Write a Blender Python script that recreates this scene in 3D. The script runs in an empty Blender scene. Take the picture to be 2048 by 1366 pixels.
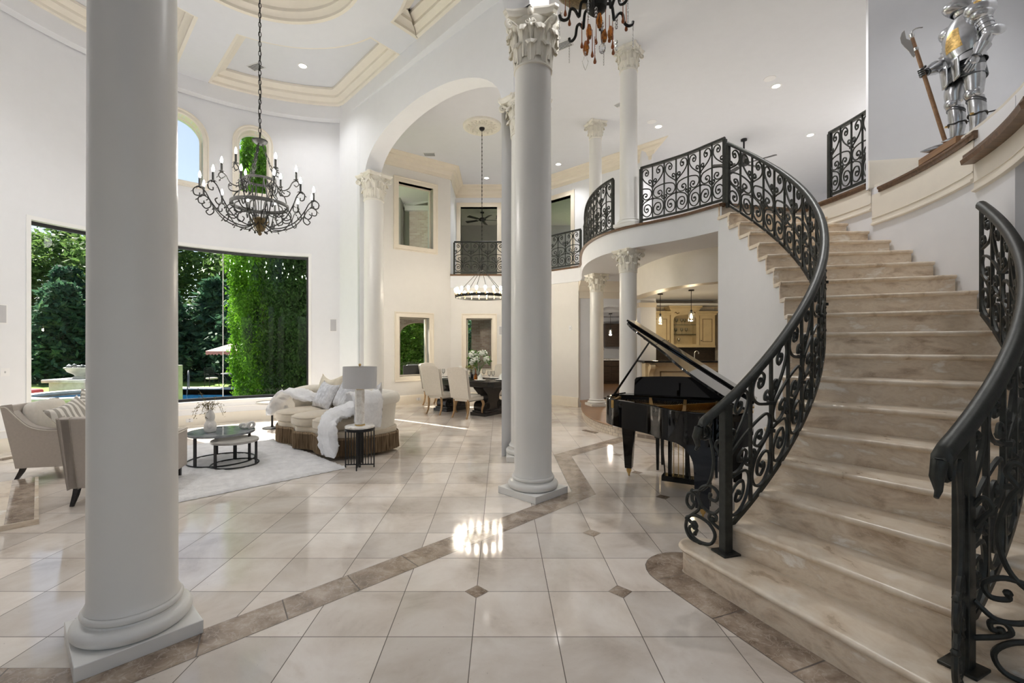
import bpy, math, random
from mathutils import Vector, Matrix
from math import sin, cos, pi, sqrt, atan2, radians
V = Vector
scene = bpy.context.scene
COL = scene.collection
rnd = random.Random(7)

# ------------------------------------------------------------------ mesh builder
class MB:
    def __init__(s):
        s.v = []; s.f = []; s.mi = []; s.m = 0
    def add(s, vs, fs, M=None):
        o = len(s.v)
        if M is not None:
            vs = [M @ V(p) for p in vs]
        s.v.extend([tuple(p) for p in vs])
        for f in fs:
            s.f.append([i + o for i in f]); s.mi.append(s.m)
        return s
    def box(s, x0, x1, y0, y1, z0, z1, M=None):
        vs = [(x, y, z) for z in (z0, z1) for y in (y0, y1) for x in (x0, x1)]
        return s.add(vs, [(0, 2, 3, 1), (4, 5, 7, 6), (0, 1, 5, 4), (2, 6, 7, 3), (0, 4, 6, 2), (1, 3, 7, 5)], M)
    def prism(s, poly, z0, z1, M=None):
        n = len(poly)
        vs = [(p[0], p[1], z0) for p in poly] + [(p[0], p[1], z1) for p in poly]
        fs = [tuple(range(n - 1, -1, -1)), tuple(range(n, 2 * n))]
        fs += [(i, (i + 1) % n, n + (i + 1) % n, n + i) for i in range(n)]
        return s.add(vs, fs, M)
    def lathe(s, prof, n=24, M=None, sx=1, sy=1, a0=0, a1=2 * pi, cap=True):
        full = abs(a1 - a0 - 2 * pi) < 1e-6
        k = n if full else n + 1
        vs = []; fs = []
        for r, z in prof:
            for i in range(k):
                a = a0 + (a1 - a0) * i / n
                vs.append((r * cos(a) * sx, r * sin(a) * sy, z))
        for j in range(len(prof) - 1):
            for i in range(n):
                i2 = (i + 1) % k
                fs.append((j * k + i, j * k + i2, (j + 1) * k + i2, (j + 1) * k + i))
        if cap and full:
            if prof[0][0] > 1e-6: fs.append(tuple(range(k - 1, -1, -1)))
            if prof[-1][0] > 1e-6: fs.append(tuple((len(prof) - 1) * k + i for i in range(k)))
        return s.add(vs, fs, M)
    def tube(s, pts, r=.01, n=6, closed=False, cap=True, flat=1.0, M=None):
        pts = [V(p) for p in pts]
        N = len(pts)
        if N < 2: return s
        rs = r if isinstance(r, (list, tuple)) else [r] * N
        T = []
        for i in range(N):
            a = pts[(i - 1) % N] if (closed or i > 0) else pts[i]
            b = pts[(i + 1) % N] if (closed or i < N - 1) else pts[i]
            t = b - a
            T.append(t.normalized() if t.length > 1e-9 else V((0, 0, 1)))
        up = V((0, 0, 1)) if abs(T[0].z) < .9 else V((1, 0, 0))
        u = (up - T[0] * up.dot(T[0])).normalized()
        vs = []; fs = []
        for i in range(N):
            u = u - T[i] * u.dot(T[i])
            if u.length < 1e-6:
                u = V((1, 0, 0)) if abs(T[i].x) < .9 else V((0, 1, 0)); u = u - T[i] * u.dot(T[i])
            u.normalize(); w = T[i].cross(u)
            for k in range(n):
                a = 2 * pi * (k + .5) / n
                vs.append(pts[i] + u * (cos(a) * rs[i]) + w * (sin(a) * rs[i] * flat))
        for i in range(N if closed else N - 1):
            j = (i + 1) % N
            for k in range(n):
                k2 = (k + 1) % n
                fs.append((i * n + k, i * n + k2, j * n + k2, j * n + k))
        if cap and not closed:
            fs.append(tuple(range(n - 1, -1, -1))); fs.append(tuple((N - 1) * n + k for k in range(n)))
        return s.add(vs, fs, M)
    def sweep(s, prof, path, closed=False, caps=True, M=None, pclosed=True):
        # prof (u to the right of travel, v up); path of 3D points
        path = [V(p) for p in path]; N = len(path); k = len(prof)
        vs = []; fs = []
        for i in range(N):
            d0 = d1 = None
            if closed or i > 0: d0 = path[i] - path[(i - 1) % N]
            if closed or i < N - 1: d1 = path[(i + 1) % N] - path[i]
            d0 = d0 if d0 is not None else d1; d1 = d1 if d1 is not None else d0
            a = V((d0.x, d0.y)).normalized(); b = V((d1.x, d1.y)).normalized()
            t = a + b
            t = t.normalized() if t.length > 1e-6 else a
            c = max(.3, t.dot(a))
            nx, ny = t.y / c, -t.x / c
            for (u, v) in prof:
                vs.append((path[i].x + nx * u, path[i].y + ny * u, path[i].z + v))
        kk = k if pclosed else k - 1
        for i in range(N if closed else N - 1):
            j = (i + 1) % N
            for q in range(kk):
                q2 = (q + 1) % k
                fs.append((i * k + q, j * k + q, j * k + q2, i * k + q2))
        if caps and not closed and pclosed:
            fs.append(tuple(range(k))); fs.append(tuple((N - 1) * k + q for q in range(k - 1, -1, -1)))
        return s.add(vs, fs, M)
    def ell(s, c, rx, ry, rz, n=16, m=10, e=1.0, M=None):
        def P(t, e): return (abs(t) ** e) * (1 if t >= 0 else -1)
        vs = []; fs = []
        for j in range(1, m):
            b = -pi / 2 + pi * j / m
            for i in range(n):
                a = 2 * pi * i / n
                vs.append((c[0] + rx * P(cos(b), e) * P(cos(a), e), c[1] + ry * P(cos(b), e) * P(sin(a), e), c[2] + rz * P(sin(b), e)))
        o = len(vs); vs += [(c[0], c[1], c[2] - rz), (c[0], c[1], c[2] + rz)]
        for j in range(m - 2):
            for i in range(n):
                i2 = (i + 1) % n
                fs.append((j * n + i, j * n + i2, (j + 1) * n + i2, (j + 1) * n + i))
        for i in range(n):
            fs.append((o, (i + 1) % n, i)); fs.append((o + 1, (m - 2) * n + i, (m - 2) * n + (i + 1) % n))
        return s.add(vs, fs, M)
    def grid(s, P, nu, nv, M=None, closeu=False):
        vs = [P(i / (nu if closeu else nu), j / nv) for j in range(nv + 1) for i in range(nu if closeu else nu + 1)]
        k = nu if closeu else nu + 1
        fs = []
        for j in range(nv):
            for i in range(nu):
                i2 = (i + 1) % k
                fs.append((j * k + i, j * k + i2, (j + 1) * k + i2, (j + 1) * k + i))
        return s.add(vs, fs, M)

def weld(mb):
    idx = {}; nv = []; mp = []
    for v in mb.v:
        k = (round(v[0], 4), round(v[1], 4), round(v[2], 4))
        if k not in idx: idx[k] = len(nv); nv.append(v)
        mp.append(idx[k])
    nf = []; nm = []
    for f, m in zip(mb.f, mb.mi):
        g = [mp[i] for i in f]; h = [g[i] for i in range(len(g)) if g[i] != g[i - 1]]
        if len(set(h)) >= 3: nf.append(h); nm.append(m)
    mb.v, mb.f, mb.mi = nv, nf, nm
    return mb

def obj(name, mb, mat, parent=None, smooth=35, bevel=0, solid=0, sub=0, mesh=None):
    if mesh is None:
        me = bpy.data.meshes.new(name)
        me.from_pydata(mb.v, [], mb.f)
        mats = mat if isinstance(mat, (list, tuple)) else [mat]
        for m in mats: me.materials.append(m)
        if len(mats) > 1:
            me.polygons.foreach_set('material_index', mb.mi)
        if smooth:
            me.polygons.foreach_set('use_smooth', [True] * len(me.polygons))
            me.set_sharp_from_angle(angle=radians(smooth))
        me.validate(); me.update()
    else:
        me = mesh
    o = bpy.data.objects.new(name, me); COL.objects.link(o)
    if parent is not None: o.parent = parent
    if solid:
        q = o.modifiers.new('s', 'SOLIDIFY'); q.thickness = solid; q.offset = 0
    if bevel:
        q = o.modifiers.new('b', 'BEVEL'); q.width = bevel; q.segments = 2; q.limit_method = 'ANGLE'; q.angle_limit = radians(40)
    if sub:
        q = o.modifiers.new('u', 'SUBSURF'); q.levels = sub; q.render_levels = sub
    return o

def tag(o, label=None, cat=None, group=None, kind=None):
    if label: o['label'] = label
    if cat: o['category'] = cat
    if group: o['group'] = group
    if kind: o['kind'] = kind
    return o
def thing(name, label, cat, loc=(0, 0, 0), rz=0, group=None):
    o = bpy.data.objects.new(name, None); COL.objects.link(o)
    o.empty_display_size = .1
    o.location = loc; o.rotation_euler = (0, 0, rz)
    return tag(o, label, cat, group)
def struct(name, mb, mat, parent=None, **k):
    if name.startswith(('wall', 'trim', 'baseboard')): weld(mb)
    o = obj(name, mb, mat, parent, **k)
    if parent is None: o['kind'] = 'structure'
    return o
def dup(root, loc=None, rz=None, label=None, group=None):
    r = root.copy(); COL.objects.link(r)
    if loc is not None: r.location = loc
    if rz is not None: r.rotation_euler = (0, 0, rz)
    if label: r['label'] = label
    if group: r['group'] = group
    for ch in list(root.children):
        c = ch.copy(); COL.objects.link(c); c.parent = r
        for g in list(ch.children):
            d = g.copy(); COL.objects.link(d); d.parent = c
    return r

def catmull(P, sub=5, closed=False):
    P = [V(p) for p in P]; n = len(P); out = []
    for i in range(n if closed else n - 1):
        p0 = P[(i - 1) % n] if (closed or i > 0) else P[i] * 2 - P[i + 1]
        p1 = P[i]; p2 = P[(i + 1) % n]
        p3 = P[(i + 2) % n] if (closed or i < n - 2) else p2 * 2 - p1
        for k in range(sub):
            t = k / sub
            out.append(.5 * ((2 * p1) + (p2 - p0) * t + (2 * p0 - 5 * p1 + 4 * p2 - p3) * t * t + (3 * p1 - p0 - 3 * p2 + p3) * t ** 3))
    if not closed: out.append(P[-1])
    return out
def Rz(a): return Matrix.Rotation(a, 4, 'Z')
def Rx(a): return Matrix.Rotation(a, 4, 'X')
def Ry(a): return Matrix.Rotation(a, 4, 'Y')
def Tr(*p): return Matrix.Translation(V(p))
def Sc(x, y, z): return Matrix.Diagonal((x, y, z, 1))

# ------------------------------------------------------------------ materials
def newmat(name):
    m = bpy.data.materials.new(name); m.use_nodes = True
    nt = m.node_tree
    b = nt.nodes['Principled BSDF']
    return m, nt, b
def N(nt, typ, **k):
    n = nt.nodes.new(typ)
    for a, v in k.items(): setattr(n, a, v)
    return n
def L(nt, a, b): nt.links.new(a, b)
def ramp(nt, fac, stops):
    r = N(nt, 'ShaderNodeValToRGB')
    e = r.color_ramp.elements
    while len(e) < len(stops): e.new(.5)
    for i, (p, c) in enumerate(stops):
        e[i].position = p; e[i].color = (*c, 1)
    L(nt, fac, r.inputs[0]); return r.outputs[0]
def noise(nt, scale, detail=4, rough=.55, vec=None, dist=0):
    n = N(nt, 'ShaderNodeTexNoise'); n.inputs['Scale'].default_value = scale
    n.inputs['Detail'].default_value = detail; n.inputs['Roughness'].default_value = rough
    n.inputs['Distortion'].default_value = dist
    if vec is not None: L(nt, vec, n.inputs['Vector'])
    return n.outputs['Fac']
def objco(nt): return N(nt, 'ShaderNodeTexCoord').outputs['Object']
def geopos(nt): return N(nt, 'ShaderNodeNewGeometry').outputs['Position']
def mapping(nt, vec, scale=(1, 1, 1), rot=(0, 0, 0)):
    n = N(nt, 'ShaderNodeMapping'); L(nt, vec, n.inputs[0])
    n.inputs['Scale'].default_value = scale; n.inputs['Rotation'].default_value = rot
    return n.outputs[0]
def bump(nt, b, h, strength=.2, dist=.01):
    n = N(nt, 'ShaderNodeBump'); n.inputs['Strength'].default_value = strength; n.inputs['Distance'].default_value = dist
    L(nt, h, n.inputs['Height']); L(nt, n.outputs[0], b.inputs['Normal'])
def mathn(nt, op, a, b=None, c=None):
    n = N(nt, 'ShaderNodeMath', operation=op)
    for i, x in enumerate((a, b, c)):
        if x is None: continue
        if isinstance(x, (int, float)): n.inputs[i].default_value = x
        else: L(nt, x, n.inputs[i])
    return n.outputs[0]
def mixc(nt, fac, a, b, typ='MIX'):
    n = N(nt, 'ShaderNodeMix', data_type='RGBA', blend_type=typ)
    for i, x in ((0, fac), (6, a), (7, b)):
        if isinstance(x, (int, float)): n.inputs[i].default_value = x
        elif isinstance(x, tuple): n.inputs[i].default_value = (*x, 1)
        else: L(nt, x, n.inputs[i])
    return n.outputs[2]
def simple(name, col, rough=.5, metal=0, var=.06, scale=6, bumps=0, bscale=60, spec=.5, coat=0, sheen=0, trans=0):
    m, nt, b = newmat(name)
    co = objco(nt)
    if var:
        f = noise(nt, scale, 3, vec=co)
        c = ramp(nt, f, [(.3, tuple(x * (1 - var) for x in col)), (.7, tuple(min(1, x * (1 + var)) for x in col))])
        L(nt, c, b.inputs['Base Color'])
    else:
        b.inputs['Base Color'].default_value = (*col, 1)
    b.inputs['Roughness'].default_value = rough; b.inputs['Metallic'].default_value = metal
    b.inputs['Specular IOR Level'].default_value = spec
    b.inputs['Coat Weight'].default_value = coat; b.inputs['Coat Roughness'].default_value = .03
    b.inputs['Sheen Weight'].default_value = sheen
    b.inputs['Transmission Weight'].default_value = trans
    if bumps: bump(nt, b, noise(nt, bscale, 3, vec=co), bumps, .004)
    return m
def emit(name, col, s):
    m, nt, b = newmat(name)
    b.inputs['Base Color'].default_value = (*col, 1)
    b.inputs['Emission Color'].default_value = (*col, 1); b.inputs['Emission Strength'].default_value = s
    return m
def glassmat(name, tint=(1, 1, 1), refl=.06, edge=.5):
    m = bpy.data.materials.new(name); m.use_nodes = True; nt = m.node_tree
    nt.nodes.clear()
    out = N(nt, 'ShaderNodeOutputMaterial'); mx = N(nt, 'ShaderNodeMixShader')
    t = N(nt, 'ShaderNodeBsdfTransparent'); t.inputs[0].default_value = (*tint, 1)
    g = N(nt, 'ShaderNodeBsdfGlossy'); g.inputs['Roughness'].default_value = .01
    fr = N(nt, 'ShaderNodeLayerWeight'); fr.inputs[0].default_value = .25
    f = mathn(nt, 'MULTIPLY_ADD', fr.outputs['Fresnel'], edge, refl * .3)
    L(nt, f, mx.inputs[0]); L(nt, t.outputs[0], mx.inputs[1]); L(nt, g.outputs[0], mx.inputs[2]); L(nt, mx.outputs[0], out.inputs[0])
    return m

def stone(name, stops, scale=3, rough=.12, veins=None, bmp=0, tile=False, vecscale=(1, 1, 1)):
    m, nt, b = newmat(name)
    p = geopos(nt)
    pv = mapping(nt, p, vecscale)
    f = noise(nt, scale, 6, .62, pv, .4)
    c = ramp(nt, f, stops)
    if veins:
        w = N(nt, 'ShaderNodeTexNoise'); w.inputs['Scale'].default_value = scale * 2.2; w.inputs['Detail'].default_value = 8
        w.inputs['Distortion'].default_value = 1.2
        L(nt, pv, w.inputs['Vector'])
        v = mathn(nt, 'ABSOLUTE', mathn(nt, 'SUBTRACT', w.outputs['Fac'], .5))
        v = mathn(nt, 'LESS_THAN', v, .018)
        c = mixc(nt, mathn(nt, 'MULTIPLY', v, .28), c, veins)
    b.inputs['Roughness'].default_value = rough
    rr = mathn(nt, 'MULTIPLY_ADD', f, .12, rough - .05)
    L(nt, rr, b.inputs['Roughness'])
    if tile:
        x0, y0, T = -.15, 2.487, .4572
        sp = N(nt, 'ShaderNodeSeparateXYZ'); L(nt, p, sp.inputs[0])
        cx = mathn(nt, 'DIVIDE', mathn(nt, 'SUBTRACT', sp.outputs[0], x0), T)
        cy = mathn(nt, 'DIVIDE', mathn(nt, 'SUBTRACT', sp.outputs[1], y0), T)
        ix, iy = mathn(nt, 'FLOOR', cx), mathn(nt, 'FLOOR', cy)
        fx, fy = mathn(nt, 'FRACT', cx), mathn(nt, 'FRACT', cy)
        e = mathn(nt, 'MINIMUM', mathn(nt, 'MINIMUM', fx, mathn(nt, 'SUBTRACT', 1, fx)), mathn(nt, 'MINIMUM', fy, mathn(nt, 'SUBTRACT', 1, fy)))
        cm = N(nt, 'ShaderNodeCombineXYZ'); L(nt, ix, cm.inputs[0]); L(nt, iy, cm.inputs[1])
        wn = N(nt, 'ShaderNodeTexWhiteNoise', noise_dimensions='3D'); L(nt, cm.outputs[0], wn.inputs['Vector'])
        k = mathn(nt, 'MULTIPLY_ADD', wn.outputs['Value'], .28, .80)
        c = mixc(nt, 1.0, c, N(nt, 'ShaderNodeCombineColor').outputs[0], 'MULTIPLY') if False else c
        hs = N(nt, 'ShaderNodeHueSaturation'); L(nt, c, hs.inputs['Color']); L(nt, k, hs.inputs['Value'])
        hs.inputs['Saturation'].default_value = 1.0
        # pits of the travertine
        pit = noise(nt, 55, 2, .5, p)
        pit = mathn(nt, 'LESS_THAN', pit, .27)
        c = mixc(nt, mathn(nt, 'MULTIPLY', pit, .35), hs.outputs[0], (.30, .25, .20))
        g = mathn(nt, 'LESS_THAN', e, .0055)
        c = mixc(nt, g, c, (.13, .105, .085))
        L(nt, mathn(nt, 'ADD', rr, mathn(nt, 'MULTIPLY', g, .5)), b.inputs['Roughness'])
    L(nt, c, b.inputs['Base Color'])
    if bmp: bump(nt, b, f, bmp, .004)
    return m
def brickmat(name, a, bcol, mortar, scale=4, rough=.85, vec='Object', sx=1.0, w=.5, h=.25):
    m, nt, b = newmat(name)
    co = N(nt, 'ShaderNodeTexCoord').outputs['Object']
    t = N(nt, 'ShaderNodeTexBrick'); t.inputs['Scale'].default_value = scale
    t.inputs['Color1'].default_value = (*a, 1); t.inputs['Color2'].default_value = (*bcol, 1); t.inputs['Mortar'].default_value = (*mortar, 1)
    t.inputs['Brick Width'].default_value = w; t.inputs['Row Height'].default_value = h; t.inputs['Mortar Size'].default_value = .02
    sp = N(nt, 'ShaderNodeSeparateXYZ'); L(nt, co, sp.inputs[0])
    cm = N(nt, 'ShaderNodeCombineXYZ'); L(nt, mathn(nt, 'ADD', sp.outputs[0], sp.outputs[1]), cm.inputs[0]); L(nt, sp.outputs[2], cm.inputs[1])
    L(nt, cm.outputs[0], t.inputs['Vector']); L(nt, t.outputs['Color'], b.inputs['Base Color'])
    b.inputs['Roughness'].default_value = rough
    return m
def woodmat(name, a, bcol, rough=.4, scale=2, stretch=(1, 12, 12)):
    m, nt, b = newmat(name)
    co = mapping(nt, objco(nt), stretch)
    f = noise(nt, scale, 5, .6, co, .6)
    L(nt, ramp(nt, f, [(.3, a), (.7, bcol)]), b.inputs['Base Color']); b.inputs['Roughness'].default_value = rough
    bump(nt, b, f, .1, .003)
    return m

M_ = {}
M_['wall'] = simple('paint_white', (.785, .795, .825), .6, var=.01)
M_['wallw'] = simple('paint_warm_lit', (.765, .74, .705), .6, var=.01)  # the white wall paint with the dining hall's warm light put into its colour
M_['ceil'] = simple('paint_ceiling', (.725, .74, .785), .7, var=.01)
M_['trimw'] = simple('trim_white', (.84, .84, .84), .4, var=.01)
M_['trimc'] = simple('trim_cream', (.80, .725, .61), .38, var=.02)
M_['trimi'] = simple('trim_ivory', (.82, .77, .68), .4, var=.02)
M_['colw'] = simple('column_paint', (.775, .765, .735), .32, var=.012, scale=2)
M_['capw'] = simple('capital_plaster', (.79, .76, .68), .45, var=.05, scale=9)
M_['floor'] = stone('polished_travertine', [(.27, (.54, .46, .385)), (.43, (.74, .66, .58)), (.60, (.85, .785, .715)), (.75, (.70, .61, .52))], 1.6, .075, tile=True)
M_['inlay'] = stone('brown_marble', [(.3, (.17, .12, .085)), (.45, (.30, .23, .175)), (.56, (.40, .32, .25)), (.7, (.52, .44, .36))], 6, .09, veins=(.66, .58, .50))
M_['joint'] = simple('marble_joint', (.15, .12, .10), .5, var=0)
M_['trav'] = stone('step_travertine', [(.30, (.42, .315, .215)), (.42, (.66, .54, .41)), (.50, (.79, .68, .54)), (.57, (.69, .575, .44)), (.66, (.91, .86, .78))], 3.6, .30, veins=(.76, .68, .58), bmp=.06, vecscale=(1, 1, 2.2))
M_['travn'] = stone('tread_travertine', [(.28, (.48, .37, .26)), (.42, (.68, .565, .43)), (.56, (.77, .67, .54)), (.70, (.84, .76, .65))], 4.2, .28, vecscale=(1.6, 1, 1))
M_['iron'] = simple('wrought_iron', (.040, .042, .038), .42, .55, var=.25, scale=20, bumps=.15, bscale=90)
M_['ironb'] = simple('bronze_iron', (.013, .013, .011), .55, .3, var=.4, scale=40)
M_['gilt'] = simple('antique_gilt', (.20, .145, .07), .5, .6, var=.4, scale=60)
M_['wood'] = woodmat('walnut_wood', (.085, .045, .022), (.19, .105, .055), .35)
M_['woodm'] = woodmat('medium_wood', (.20, .105, .05), (.33, .185, .09), .4)
M_['oak'] = woodmat('honey_oak', (.30, .18, .08), (.47, .30, .15), .45)
M_['black'] = simple('black_lacquer', (.003, .003, .0035), .03, var=0, spec=.42)
M_['blackm'] = simple('black_metal', (.014, .014, .016), .4, .3, var=.1)
M_['ebony'] = woodmat('ebony_wood', (.010, .009, .009), (.028, .024, .022), .28)
M_['gold'] = simple('bronze_plate', (.58, .37, .13), .36, .75, var=.12, scale=14)
M_['soundb'] = woodmat('soundboard_spruce', (.40, .23, .08), (.55, .35, .14), .35)
M_['brass'] = simple('brass', (.62, .42, .16), .28, .9, var=.1)
M_['steel'] = simple('polished_steel', (.56, .57, .59), .24, 1.0, var=.25, scale=9, bumps=.05, bscale=14)
M_['steeld'] = simple('dark_steel', (.16, .17, .18), .4, .9, var=.3, scale=30)
M_['brassw'] = simple('worn_brass_etching', (.62, .42, .16), .4, .9, var=.4, scale=50)
M_['leather'] = simple('black_leather', (.012, .011, .011), .5, var=.1)
M_['glass'] = glassmat('window_glass', (.97, .985, .98), .05, .16)
M_['clear'] = glassmat('clear_glass', (.96, .97, .97), .3, .8)
M_['amber'] = simple('amber_glass', (.62, .20, .02), .06, var=.2, scale=40, trans=.75)
M_['rust'] = simple('rust_glass', (.38, .105, .03), .08, var=.1, trans=.45)
M_['crystal'] = simple('cut_crystal', (.93, .94, .95), .02, var=0, trans=.92)
M_['chrome'] = simple('brushed_chrome', (.68, .67, .65), .22, 1, var=.05)
M_['cream'] = simple('cream_linen', (.68, .635, .565), .85, var=.04, scale=30, bumps=.12, bscale=300, sheen=.3)
M_['creamw'] = simple('ivory_upholstery', (.74, .70, .62), .8, var=.03, scale=20, bumps=.1, bscale=260, sheen=.3)
M_['greige'] = simple('greige_linen', (.48, .43, .385), .9, var=.04, scale=40, bumps=.12, bscale=320)
M_['sofa'] = simple('sand_sofa_fabric', (.66, .575, .455), .75, var=.05, scale=18, bumps=.1, bscale=240, sheen=.3)
m_, nt_, b_ = newmat('brown_fringe')
f_ = noise(nt_, 1, 2, .5, mapping(nt_, objco(nt_), (85, 85, 2.5)))
L(nt_, ramp(nt_, f_, [(.34, (.11, .07, .038)), (.52, (.30, .21, .125)), (.68, (.46, .345, .22))]), b_.inputs['Base Color']); b_.inputs['Roughness'].default_value = .8
bump(nt_, b_, f_, .6, .01); M_['fringe'] = m_
M_['fur'] = simple('white_faux_fur', (.86, .86, .88), .95, var=.05, scale=25, bumps=.8, bscale=120, sheen=.6)
M_['silver'] = simple('silver_pillow_fabric', (.62, .62, .64), .5, .1, var=.22, scale=16, bumps=.2, bscale=80)
M_['bronzep'] = simple('champagne_velvet', (.70, .63, .50), .6, var=.12, scale=8, bumps=.1, bscale=60)
M_['rug'] = simple('white_shag', (.83, .82, .82), .95, var=.10, scale=9, bumps=.9, bscale=55, sheen=.4)
M_['shade'] = simple('grey_lampshade', (.60, .60, .61), .85, var=.02, bumps=.1, bscale=200)
M_['marblew'] = stone('white_marble', [(.3, (.55, .50, .45)), (.5, (.82, .80, .77)), (.75, (.90, .89, .87))], 9, .2, veins=(.42, .36, .30))
M_['marbleg'] = stone('grey_marble_top', [(.3, (.16, .18, .20)), (.55, (.30, .32, .34)), (.8, (.46, .47, .48))], 6, .06)
M_['stoneg'] = stone('grey_wood_top', [(.3, (.34, .325, .30)), (.6, (.46, .44, .41)), (.8, (.55, .53, .50))], 8, .35)
M_['ceram'] = simple('white_ceramic', (.84, .82, .79), .55, var=.05, bumps=.3, bscale=30)
M_['plastic'] = simple('white_plastic', (.82, .82, .83), .4, var=0)
M_['grille'] = simple('grey_speaker_grille', (.50, .50, .52), .6, var=.02, bumps=.3, bscale=400)
M_['cab'] = simple('glazed_cream_cabinet', (.72, .60, .385), .42, var=.08, scale=5)
M_['cabd'] = simple('cabinet_glaze_line', (.22, .145, .075), .5, var=.1)
M_['kwood'] = woodmat('dark_kitchen_wood', (.055, .036, .024), (.11, .075, .05), .4)
M_['granite'] = simple('black_granite', (.02, .019, .019), .1, var=.4, scale=120)
M_['tile'] = brickmat('brown_backsplash', (.035, .025, .02), (.06, .042, .032), (.02, .017, .015), 8, .3)
M_['lattice'] = brickmat('mosaic_riser', (.72, .64, .53), (.62, .53, .42), (.30, .24, .19), 9, .5, w=.5, h=.5)
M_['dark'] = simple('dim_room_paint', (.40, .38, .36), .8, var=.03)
M_['leaf'] = simple('leaf_green', (.10, .22, .04), .6, var=.5, scale=3)
M_['flower'] = simple('white_petals', (.88, .89, .84), .7, var=.06, scale=30)
M_['dry'] = simple('dried_twigs', (.17, .14, .06), .8, var=.3, scale=30)
M_['bulb'] = emit('lit_bulb', (1, .90, .74), 90)
M_['bulbw'] = emit('lit_candle_bulb', (1, .95, .89), 260)
M_['down'] = emit('downlight_lens', (1, .97, .92), 9)
M_['pend'] = emit('pendant_filament', (1, .74, .40), 5)

# ------------------------------------------------------------------ camera and light
cam_d = bpy.data.cameras.new('camera'); cam = bpy.data.objects.new('camera', cam_d); COL.objects.link(cam)
cam.location = (0, 0, 1.57); cam.rotation_euler = (pi / 2, 0, 0)
cam_d.sensor_width = 36; cam_d.lens = 925 / 2048 * 36
cam_d.shift_x = 23.5 / 2048; cam_d.shift_y = 6.7 / 2048
cam_d.clip_start = .05; cam_d.clip_end = 400
scene.camera = cam
w = bpy.data.worlds.new('sky'); scene.world = w; w.use_nodes = True
nt = w.node_tree; bg = nt.nodes['Background']
sky = N(nt, 'ShaderNodeTexSky', sky_type='NISHITA'); sky.sun_disc = False
sky.sun_elevation = radians(49); sky.sun_rotation = radians(-55); sky.air_density = 1.0; sky.dust_density = .6; sky.ozone_density = 1.5
bwn = N(nt, 'ShaderNodeRGBToBW'); L(nt, sky.outputs[0], bwn.inputs[0])
mxs = mixc(nt, .30, sky.outputs[0], mixc(nt, 1.0, bwn.outputs[0], (1.0, 1.0, 1.02), 'MULTIPLY'))
L(nt, mxs, bg.inputs[0]); bg.inputs[1].default_value = .115
def lamp(name, typ, loc, energy, col=(1, 1, 1), rot=(0, 0, 0), **k):
    d = bpy.data.lights.new(name, typ); d.energy = energy; d.color = col
    for a, v in k.items(): setattr(d, a, v)
    o = bpy.data.objects.new(name, d); COL.objects.link(o); o.location = loc; o.rotation_euler = rot
    return o
sdir = V((2.5, -1.75, -3.49)).normalized()
sun = lamp('sun', 'SUN', (-10, 20, 20), 11.0, (1, .95, .86), angle=radians(.6))
sun.rotation_euler = sdir.to_track_quat('-Z', 'Y').to_euler()
scene.view_settings.view_transform = 'Standard'; scene.view_settings.look = 'None'
scene.view_settings.exposure = 0.6; scene.view_settings.gamma = 1
try: scene.view_settings.use_curve_mapping = False
except Exception: pass
scene.cycles.max_bounces = 10; scene.cycles.diffuse_bounces = 6; scene.cycles.glossy_bounces = 4
scene.cycles.transmission_bounces = 6; scene.cycles.transparent_max_bounces = 12
scene.cycles.caustics_reflective = False; scene.cycles.caustics_refractive = False
scene.cycles.sample_clamp_indirect = 4
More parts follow.
